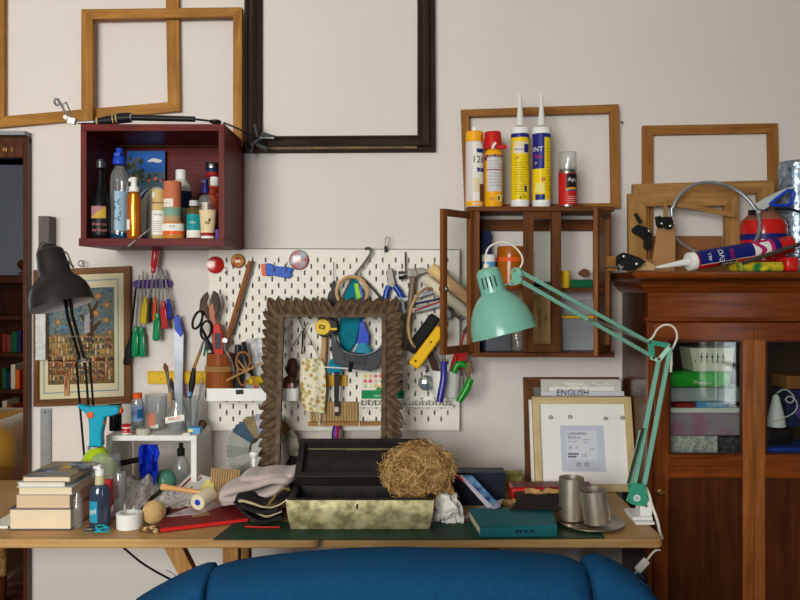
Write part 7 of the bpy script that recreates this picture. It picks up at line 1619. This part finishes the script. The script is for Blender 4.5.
# folded towel
M_tow = mt('towel_pink', (190,172,166), .95, var=.05, vs=20, bump=.7, bs=500, sheen=.3)
t = T('towel', 'folded pale pink towel piled left of the trunk', 'towel', (X(260,.33), -.33, zt+.02))
def layer(x0, x1, y0, y1, d, dep, thk, sl, seed, mz=0):
    m = MB()
    n = 30; k2 = 18; vs = []
    A, B = P(x0, y0, d), P(x1, y1, d)
    for i in range(n+1):
        u = i/n; c = A*(1-u)+B*u+Vector((0, 0, .006*math.sin(u*5+seed)+.0025*math.sin(u*13+seed)))
        r_ = min(1, (min(u, 1-u)*9)**.5)
        for k in range(k2):
            a = 2*PI*k/k2; sg = lambda q: math.copysign(abs(q)**.6, q)
            nn = noise.noise(Vector((u*6, a, seed)))
            vs.append(c+Vector((0, sg(math.cos(a))*dep/2*r_, sg(math.sin(a))*thk/2*r_*(1+.25*nn))))
    m.add(vs, [(i*k2+k, i*k2+(k+1) % k2, (i+1)*k2+(k+1) % k2, (i+1)*k2+k) for i in range(n) for k in range(k2)]+[tuple(range(k2-1,-1,-1)), tuple(n*k2+k for k in range(k2))])
    return m
for j, (x0, x1, y0, y1, d_, dep, thk) in enumerate(((222,288,499.5,491,.34,.15,.020),(219,292,494,483.5,.345,.15,.022),(218.5,299,488,474,.345,.145,.024),(240,302,479,467,.34,.12,.020))):
    G('fold', layer(x0, x1, y0, y1, d_, dep, thk, 0, j*2.3), M_tow, t, sharp=70)
# dark pouch in front
t = T('fabric_pouch', 'black folded fabric pouch with pale edging at the left of the trunk', 'pouch', (X(262,.46), -.46, zt))
M_pch = mt('pouch_black', (34,32,32), .8); M_edg = mt('pouch_edge', (196,176,140), .8)
def band(pts, w, th_, mat_, nm):
    m = MB(); pts = [Vector(p) for p in pts]; 
    for _ in range(2):
        q = [pts[0]]
        for i in range(len(pts)-1): q += [pts[i]*.75+pts[i+1]*.25, pts[i]*.25+pts[i+1]*.75]
        pts = q+[pts[-1]]
    n = len(pts)-1
    def fn(u, v): i = min(int(u*n), n-1); f = u*n-i; p = pts[i]*(1-f)+pts[i+1]*f; return p+Vector((0, w*(v-.5), .004*math.sin(u*7)*v))
    m.grid(fn, n, 4, th=th_); G(nm, m, mat_, t, sharp=60)
zq = lambda px, py, d: P(px, py, d)
band([zq(236,499,.44), zq(244,508,.45), zq(255,517,.46), zq(268,519.5,.46), zq(284,514,.45)], .07, .006, M_pch, 'flap')
band([zq(238,497,.43), zq(248,498,.44), zq(262,502,.44), zq(276,500,.44), zq(289,497,.43)], .07, .006, M_pch, 'flap')
band([zq(238,501,.475), zq(248,509,.48), zq(258,514.5,.485), zq(268,517,.485), zq(282,512,.48)], .004, .003, M_edg, 'edging')
band([zq(240,501,.478), zq(252,504.5,.483), zq(266,508.5,.483), zq(278,506,.478), zq(288,500,.475)], .004, .003, M_edg, 'edging')
band([zq(241,504,.47), zq(252,509,.475), zq(264,512,.475), zq(280,508.5,.475)], .05, .007, M_pch, 'flap')
band([zq(268,506,.48), zq(274,500,.47), zq(278,492,.46), zq(285,488,.45), zq(290,490,.45)], .02, .004, mt('pouch_olive', (120,104,56), .8), 'tab')
m = MB(); m.tube([Vector((X(245,.5), -.50, zm_+.002)), Vector((X(262,.5), -.51, zm_+.003)), Vector((X(280,.5), -.505, zm_+.002))], .0022, 6, smooth=1); G('red_pencil', m, M_red, label='thin red pencil lying on the green mat left of the trunk', cat='pencil')

# ================================================================ WHITE SHELF RISER
ds0, ds1 = .205, .035; zs_t = Z(435.5, ds0); t = T('shelf_riser', 'small white shelf riser at the back left of the table carrying jars and brushes', 'shelf', (X(155,.12), -.12, zt))
sxa, sxb = X(106,ds0), X(196.5,ds0)
m = MB(); m.bx(sxa, sxb, -ds0, -ds1, zs_t-.015, zs_t); G('top', m, M_white, t, bev=.001)
for a, b in ((sxa, sxa+.016), (sxb-.016, sxb)):
    m = MB(); m.bx(a, b, -ds0, -ds1, zt, zs_t-.015); G('side_panel', m, M_white, t, bev=.001)
zr_ = zs_t
can('bottle', 'black round tin on the white shelf riser behind the turquoise sprayer', 'tin', 115.5, .13, zr_, [(5.8,431,0),(6,430,0),(6,405,0),(5.5,404,0),(.3,403.8,0)], [M_blkg])
def Lr(m, c, z, q): arc(m, c, 4.7*q, z(434.5), z(430), -1.2, 1.2, 2); m.text('ink', on_cyl(c, 4.8*q, z(433.5), 0), .009, 3)
can('jar', 'tiny white jar with a red label and lid on the white shelf riser', 'jar', 126.5, .18, zr_, [(4.3,436,0),(4.6,435.5,0),(4.6,429.5,0),(4.2,429,1),(4.2,426.5,1),(.2,426.3,1)], [M_plas, M_red, M_red, M_paper], Lr)
def Lb(m, c, z, q): arc(m, c, 6.5*q, z(424), z(408), -1.3, 1.3, 2); arc(m, c, 6.53*q, z(421), z(412), .25, 1.2, 3); m.text('H2O', on_cyl(c, 6.55*q, z(417), -.4), .012, 4)
can('bottle', 'clear bottle with an orange cap and a blue label on the white shelf riser', 'bottle', 137.5, .10, zr_, [(6.2,432,0),(6.4,431,0),(6.4,408,0),(5,402.5,0),(4.4,402,1),(4.6,396.5,1),(.3,396.2,1)], [clear('bottle_pale', (225,232,235), .2, .25, (200,206,210)), M_org, mt('lbl_iceblue', (150,176,220), .4), mt('lbl_teal', (40,110,170), .4), M_nav], Lb)
can('jar', 'low round clear dish at the front of the white shelf riser', 'dish', 143.5, .185, zr_, [(6.8,437,0),(7,436,0),(7,431.5,0),(6,431.2,0),(.3,431,0)], [mt('dish_clear', (196,190,174), .3)])
m = MB(); m.lat(156, .10, [(9.5,433),(10,432),(11,399),(10.6,399),(9.4,431),(.3,431.5)], zr_, hollow=True, seg=32); t = T('plastic_cup', 'wide clear plastic cup on the white shelf riser', 'cup', (X(156,.1), -.1, zr_)); G('cup', m, M_clr, t)
m = MB(); c = (X(156,.1), -.1); arc(m, c, 10.4*S(.1), Z(424,.1), Z(411,.1), -.5, .2, 0); arc(m, c, 10.2*S(.1), Z(427,.1), Z(423,.1), -.3, .5, 1); G('print', m, [mt('print_orange', (206,120,90), .5), M_paper], t)
# glass jar with label
dj = .15; t = T('glass_jar', 'glass jar with a white tape label holding brushes on the shelf riser', 'jar', (X(177.5,dj), -dj, zr_))
m = MB(); m.lat(177.5, dj, [(8.5,438),(9,437),(9,417),(7.5,412.5),(6.4,411),(6.4,405.5),(5.9,405.5),(5.9,411),(8.4,418),(8.4,436),(.3,436.5)], zr_, seg=32, hollow=True); G('jar', m, M_clr, t)
m = MB(); m.ext([P(165,417.5,dj+.032), P(184,414.5,dj+.032), P(184.5,420.5,dj+.032), P(165.5,423.5,dj+.032)], (0,.0006,0)); G('tape_label', m, M_paper, t)
m = MB(); fnl = on_plane(P(174.5,420,dj+.0325), (1,0,.12), (0,0,1), .0006); m.text('PINCEIS', fnl, .0105); G('lettering', m, M_red, t)
m = MB(); m.ball((X(177.5,dj), -dj, zr_+.022), .019, (1,1,.9), 20, 12, amp=.1, fr=3); G('contents', m, mt('grey_bits', (150,150,146), .6, c2=(90,90,90), vs=200), t)
def brush(label, a, b, c, e, d, hm, fm, bm, w=.004, bw=.008):
    # a handle end, b ferrule start, c ferrule end, e bristle tip
    t = T('paintbrush', label, 'brush', P(a[0], a[1], d)); m = MB(); m.cyl(P(*a,d), P(*b,d), w*.6, w, seg=10); G('handle', m, hm, t)
    m = MB(); m.cyl(P(*b,d), P(*c,d), w, w*1.1, seg=10); G('ferrule', m, fm, t); m = MB(); 
    ax = P(*e,d)-P(*c,d); m.ring(P(*c,d), ax, [(bw*.6,0),(bw,ax.length*.5),(bw*.3,ax.length)], 12, sx=.6); G('bristles', m, bm, t)
brush('long paintbrush with a tan handle and brown bristles leaning left of the steel blade', (173,425),(170,392),(167,372),(164.5,363), dj, mt('handle_tan', (200,150,90), .4), M_steel, M_brn)
brush('thin wooden paintbrush in the glass jar, just left of the steel blade', (176,428),(173.5,400),(173,390),(171,378), dj-.008, M_wood_l, M_dsteel, M_dbrn, .0035, .006)
dk_ = .12; t = T('glass_tumbler', 'tall glass tumbler full of brushes at the right end of the shelf riser', 'glass', (X(191,dk_), -dk_, zr_))
m = MB(); m.lat(191, dk_, [(7.5,435),(8,434),(9,402),(8.6,402),(7.6,433),(.3,433.5)], zr_, seg=30, hollow=True); G('glass', m, M_clr, t)
brush('thick brush with a pale wooden handle, steel ferrule and black bristles pointing down', (204,340),(200,352),(194,368),(190,400), dk_-.01, M_steel, W_pinZ, M_blk, .0045, .010)
m = MB(); m.cyl(P(191,431,dk_), P(183.5,381,dk_), .0035, .0022); G('purple_pen', m, mt('pen_purple', (90,40,90), .4), label='dark purple pen in the tall glass tumbler', cat='pen')
m = MB(); m.cyl(P(190,430,dk_), P(190,396,dk_+.002), .0045, seg=10); m.ring(P(190,396,dk_+.002), (0,0,1), [(.0048,0),(.0048,.012)], 10, mi=1); G('marker', m, [M_blk, M_lblu], label='black marker with a light blue ring in the tall glass tumbler', cat='marker')
m = MB(); m.cyl(P(194,430,dk_-.005), P(201.5,382,dk_-.01), .0028, .0034); G('grey_brush', m, M_gry, label='grey stick leaning right in the tall glass tumbler', cat='stick')
m = MB(); m.bx(X(188,.18), X(200,.18), -.18, -.15, zr_+.0004, zr_+.017); t = T('blue_box', 'small light blue box at the right front of the shelf riser', 'box', (X(194,.18), -.17, zr_)); G('carton', m, M_lblu, t, bev=.0008)
m = MB(); m.bx(X(188,.18), X(193,.18), -.1806, -.18, zr_+.006, zr_+.013); G('label_patch', m, M_lyel, t)
m = MB(); m.ball((X(203.5,.10)-.004, -.10, zr_+.013), .0125, seg=20, rings=12, amp=.2, fr=3); G('brown_ball', m, mt('ball_brown', (90,62,40), .8), label='small brown fuzzy ball at the right end of the shelf riser', cat='ball')
m = MB(); m.bx(X(183,.195), X(190,.195), -.2, -.18, zr_+.0004, zr_+.005); G('flat_stopper', m, M_white, label='flat white cap on the front edge of the shelf riser', cat='cap', bev=.001)
m = MB(); m.ball((X(133,.195), -.19, zr_+.004), .0038, (1.4,1,.9), 10, 6, amp=.3); G('nut', m, M_brn, label='tiny brown nut on the front edge of the shelf riser', cat='nut')
# under the riser
m = MB(); m.cyl(P(118,464,.15), P(141,459,.13), .0085, .0075, seg=16); G('black_tube', m, M_blk, label='black tube lying under the white shelf riser', cat='tube')
M_glov = mt('glove_blue', (16,50,190), .35, var=.2, vs=12, coat=.3)
t = T('glove', 'bright blue rubber glove hanging from the front edge of the shelf riser', 'glove', P(148,486,.215))
def gfn(u, v):
    w0 = .5+.5*math.sin(PI*min(1, .35+v*.9)); xc = 149-1.0*v; wd = 10.5-(3.8*v)-2*math.sin(v*6)*.5
    return P(xc+(u-.5)*2*wd*(.85 if v < .1 else 1), 444.5+40*v, .222+.010*math.sin(u*9+v*5)+.006*math.sin(u*17-v*8))
m = MB(); m.grid(gfn, 24, 20, th=.003); G('palm', m, M_glov, t, sharp=70)
m = MB(); tp(m, [(141,447,.225),(140,455,.232),(142,464,.232)], [.006,.005]); G('finger', m, M_glov, t)
m = MB(); tp(m, [(156,446,.225),(158,454,.23),(155,462,.232)], [.006,.005]); G('finger', m, M_glov, t)
m = MB(); m.ball((X(165,.17), -.17, zt+.0335), .0325, seg=32, rings=20); G('glass_ball', m, M_gree, label='sea green glass ball under the white shelf riser', cat='ball')
can('spray_bottle', 'clear bottle with a black sprayer standing under the shelf riser', 'bottle', 181, .15, zt, [(8,491,0),(8.6,489.5,0),(8.6,468,0),(6.5,460,0),(3.5,456.5,0),(3.7,456,1),(3.9,449,1),(2.2,448,1),(2.2,443.5,1),(.3,443.3,1)], [M_clr, M_blk])
m = MB(); m.bx(X(186,.42), X(197,.42), -.43, -.40, zt+.0145, zt+.0215); G('small_white_box', m, M_white, label='small white strip lying left of the label roll', cat='strip', bev=.001) if 0 else None
m = MB(); m.box((X(168.5,.43), -.43, zt+.024), (.008,.012,.016), Matrix.Rotation(.3,3,'Y')); G('black_block', m, M_blk, label='tiny black block between the twine ball and the label roll', cat='block')
# turquoise sprayer behind the books
dp3 = .27; t = T('pressure_sprayer', 'turquoise and lime pressure sprayer with orange knobs behind the books', 'sprayer', (X(98,dp3), -dp3, zt))
m = MB(); m.lat(97, dp3, [(19,505),(20,503),(20.5,480),(19,470),(13,459),(7.5,451),(6.8,450)], zt, seg=36); G('tank', m, M_lime, t)
m = MB(); m.lat(94.5, dp3, [(6.5,452),(6.5,446)]); G('collar', m, M_alu, t)
m = MB(); m.poly([(76.5,404.5),(80,405),(88,407),(104,406),(117,406.5),(119,409),(118.5,413.5),(112,416),(104,417.5),(103,424),(101,434),(101.5,447),(88.5,447),(88.5,434),(88,420),(84,412.5),(77.5,408)], dp3+.014, .028)
G('trigger_head', m, M_tur, t, bev=.006)
m = MB(); m.cyl(P(117,410.5,dp3), P(122.5,410.5,dp3), .0095, .008, seg=18); G('nozzle', m, M_org, t)
m = MB(); m.ring(P(90.5,415,dp3+.014), (0,-1,0), [(.0095,0),(.009,.004),(.001,.005)], 20); G('knob', m, M_org, t)
m = MB(); m.poly([(100.5,419),(103.5,418),(104.5,424),(102,424.5)], dp3+.010, .016); G('trigger', m, M_org, t, bev=.001)
# round fan of photos
t = T('card_wheel', 'round fan of small grey photo cards leaning on the wall behind the carved frame', 'photo wheel', P(262, 478, .08))
cw_ = P(263, 450, .075); R1 = 37*S(.075); R0 = 14*S(.075); mats_ = [mt(f'wheel_{k}', c, .45, c2=c2, vs=26) for k, (c, c2) in enumerate((((150,150,144),(164,164,158)), ((128,130,124),(140,140,134)), ((40,62,84),(60,86,110)), ((150,130,90),(120,100,70)), ((206,190,190),(110,130,170)), ((120,40,36),(90,110,60)), ((40,34,34),(70,60,60)), ((90,96,60),(190,180,170))))]
n = 16; m_all = []
order = [0,1,0,1,0,2,3,4,4,5,7,7,6,6,1,0]
for k in range(n):
    a0, a1 = 2*PI*k/n-PI*.95, 2*PI*(k+1.05)/n-PI*.95; yo = -.004-.0012*(k % 3)
    pts = []
    for (r_, aa) in ((R0, a0), (R1*.93, a0)): pts.append(cw_+Vector((math.sin(aa)*r_, yo, math.cos(aa)*r_)))
    for f in (.15,.3,.5,.7,.85): aa = a0+(a1-a0)*f; r_ = R1*(1.0 if f in (.15,.85,.5) else .965); pts.append(cw_+Vector((math.sin(aa)*r_, yo, math.cos(aa)*r_)))
    for (r_, aa) in ((R1*.93, a1), (R0, a1)): pts.append(cw_+Vector((math.sin(aa)*r_, yo, math.cos(aa)*r_)))
    m = MB(); m.ext(pts, (0,.0012,0)); G('card', m, mats_[order[k]], t)
m = MB(); pts = []
for k in range(48): aa = 2*PI*k/48; r_ = (20 if k % 4 < 2 else 18.6)*S(.075); pts.append(P(269,456,.090)+Vector((math.sin(aa)*r_, 0, math.cos(aa)*r_)))
m.ext(pts, (0,.002,0)); G('inner_disc', m, mt('wheel_inner', (176,176,170), .4), t)
t = T('white_tee', 'white plastic tee with a round top standing behind the towel', 'tee', P(254,480,.27))
m = MB(); m.lat(254, .27, [(1.6,478),(2,464),(2.4,461),(1.8,458),(4.2,455),(4.4,453.2),(3.6,451.6),(.3,451.4)]); G('stem', m, M_plas, t)

# ================================================================ BLACK CORD UNDER THE TABLE
m = MB(); m.tube([P(108,536,.35), P(124,548,.4), P(140,562,.45), P(158,573,.5), P(176,582,.55), P(200,600,.6), P(230,640,.6)], .0028, 8, smooth=2); G('power_cord', m, M_blk, label='black power cord sagging under the left table behind the sofa', cat='cord')

# ================================================================ BLUE SOFA IN FRONT
M_sofa = mt('sofa_blue', (20,72,112), 1, spec=.1, var=.16, vs=260, bump=.9, bs=700)
SOF = t = T('sofa', 'blue wool two-seat sofa with its back to the table, in front of the desk', 'sofa', (X(400,.95), -1.1, 0))
dS = .92
def shell(top, d0, d1, zb, rad=.05, seg=14):              # rounded slab following a top line [(px, py)]
    m = MB(); n = 44; vs = []
    xs_p = [p[0] for p in top]
    def topy(px):
        for i in range(len(top)-1):
            if top[i][0] <= px <= top[i+1][0]:
                f = (px-top[i][0])/(top[i+1][0]-top[i][0]); g = f; return top[i][1]*(1-g)+top[i+1][1]*g
        return top[-1][1]
    prof = [(0,0)]; dm = (d0+d1)/2; hw = (d1-d0)/2
    for i in range(n+1):
        px = xs_p[0]+(xs_p[-1]-xs_p[0])*i/n
        py = (topy(px)+topy(max(xs_p[0], px-6))+topy(min(xs_p[-1], px+6)))/3
        e = min(1, min(i, n-i)/2.2+.02); 
        zt_ = Z(py, dm); x = X(px, dm); hh = hw*(.55+.45*e**.5)
        ring = [(hh, zb)]
        for k in range(seg+1): a = PI*k/seg; ring.append((hh*math.cos(a) if abs(math.cos(a)) > 1e-9 else 0, zt_-rad*(1-math.sin(a)**.8 if math.sin(a) > 0 else 1)))
        ring.append((-hh, zb))
        for b, z in ring: vs.append((x, -(dm+b), z))
    k2 = seg+3
    m.add(vs, [(i*k2+k, i*k2+(k+1) % k2, (i+1)*k2+(k+1) % k2, (i+1)*k2+k) for i in range(n) for k in range(k2)]+[tuple(range(k2-1,-1,-1)), tuple(n*k2+k for k in range(k2))])
    return m
zsb = .14
m = shell([(213,569),(225,566.5),(260,561),(300,556.5),(350,553),(395,551.8),(430,552.5),(480,554),(530,557),(565,559.5),(577,562),(585.5,568)], .84, 1.02, zsb); G('backrest', m, M_sofa, t, sharp=60)
m = shell([(136,601),(142,596),(155,589),(172,580),(190,571.5),(202,567),(209,565.5),(213,568)], .86, 1.0, zsb, .035); G('armrest', m, M_sofa, t, sharp=60)
m = shell([(585.5,564),(589,559),(596,557),(606,558.5),(622,566),(638,576),(648,586),(656,598),(659,604)], .86, 1.0, zsb, .035); G('armrest', m, M_sofa, t, sharp=60)
m = MB(); rbox(m, X(216,.93), X(582,.93), -1.62, -1.03, .2, .43, r=.05); G('seat_cushion', m, M_sofa, t)
for a, b in ((136,213),(586,659)):
    m = MB(); rbox(m, X(a,.93)+.01, X(b,.93)-.003, -1.64, -1.005, .16, .53, r=.05); G('armrest', m, M_sofa, t)
for lx in (X(160,.93), X(636,.93)):
    for ly in (-.93, -1.58):
        m = MB(); m.cyl((lx, ly, 0), (lx, ly, .17), .016, .024); G('leg', m, W_armD, t)
rr = random.Random(21); m = MB()
for k in range(60):
    px = 140+rr.random()*515
    if px < 213: py = 600-(px-137)/76*34
    elif px > 586: py = 557+(px-590)/70*45 if px > 592 else 560
    else: py = 552+abs(px-400)**2/187**2*13
    a = P(px, py+2.5, .93); m.tube([a, a+Vector((rr.uniform(-.004,.004), rr.uniform(-.003,.003), .006)), a+Vector((rr.uniform(-.008,.008), rr.uniform(-.004,.004), rr.uniform(.006,.013)))], .0004, 3)
for (x, y) in ((178,578),(645,580),(652,590)): a = P(x,y,.96); m.tube([a, a+Vector((-.008,-.004,.010)), a+Vector((-.020,-.004,.016))], .0008, 4, smooth=1)
ff_ = G('loose_threads', m, M_sofa, t); ff_['kind'] = 'stuff'
# ================================================================ LIGHT AND CAMERA
w = bpy.data.worlds.new('World'); SC.world = w; w.use_nodes = True
bg = w.node_tree.nodes['Background']; bg.inputs[0].default_value = (.75,.85,1,1); bg.inputs[1].default_value = 1.0
def area(name, loc, rot, sx, sy, power, col):
    l = bpy.data.lights.new(name, 'AREA'); l.shape = 'RECTANGLE'; l.size = sx; l.size_y = sy; l.energy = power; l.color = col
    o = bpy.data.objects.new(name, l); COL.objects.link(o); o.location = loc; o.rotation_euler = rot; return o
zc = (FZ[0]+FZ[1])/2
area('window_light', ((FW[0][0]+FW[0][1])/2, YB-.14, zc), (PI/2, 0, 0), 2.0, 1.35, 186, (1,.965,.92))
area('side_window_light', (XR+.14, (RW[0]+RW[1])/2, (RW[2]+RW[3])/2), (0, PI/2, 0), RW[3]-RW[2], RW[1]-RW[0], 16, (.95,.98,1))
area('next_room_fill', (-4.5, 1.6, 1.6), (0, -PI/2, 0), 1.2, 1.2, 15, (.85,.92,1))  # fill lamp added to light the next room, no window built there
cam = bpy.data.cameras.new('Camera'); co = bpy.data.objects.new('Camera', cam); COL.objects.link(co)
co.location = (0, -D0, ZC); co.rotation_euler = (PI/2, 0, 0)
cam.sensor_width = 36; cam.lens = 36*F0/800; cam.shift_y = -(300-HZ)/800; cam.clip_start = .05
SC.camera = co
SC.view_settings.view_transform = 'Standard'; SC.view_settings.look = 'None'; SC.view_settings.gamma = 1
SC.view_settings.exposure = 0.0; SC.view_settings.use_curve_mapping = False
SC.cycles.max_bounces = 8; SC.cycles.transparent_max_bounces = 16; SC.cycles.caustics_reflective = False; SC.cycles.caustics_refractive = False
SC.cycles.sample_clamp_indirect = 4
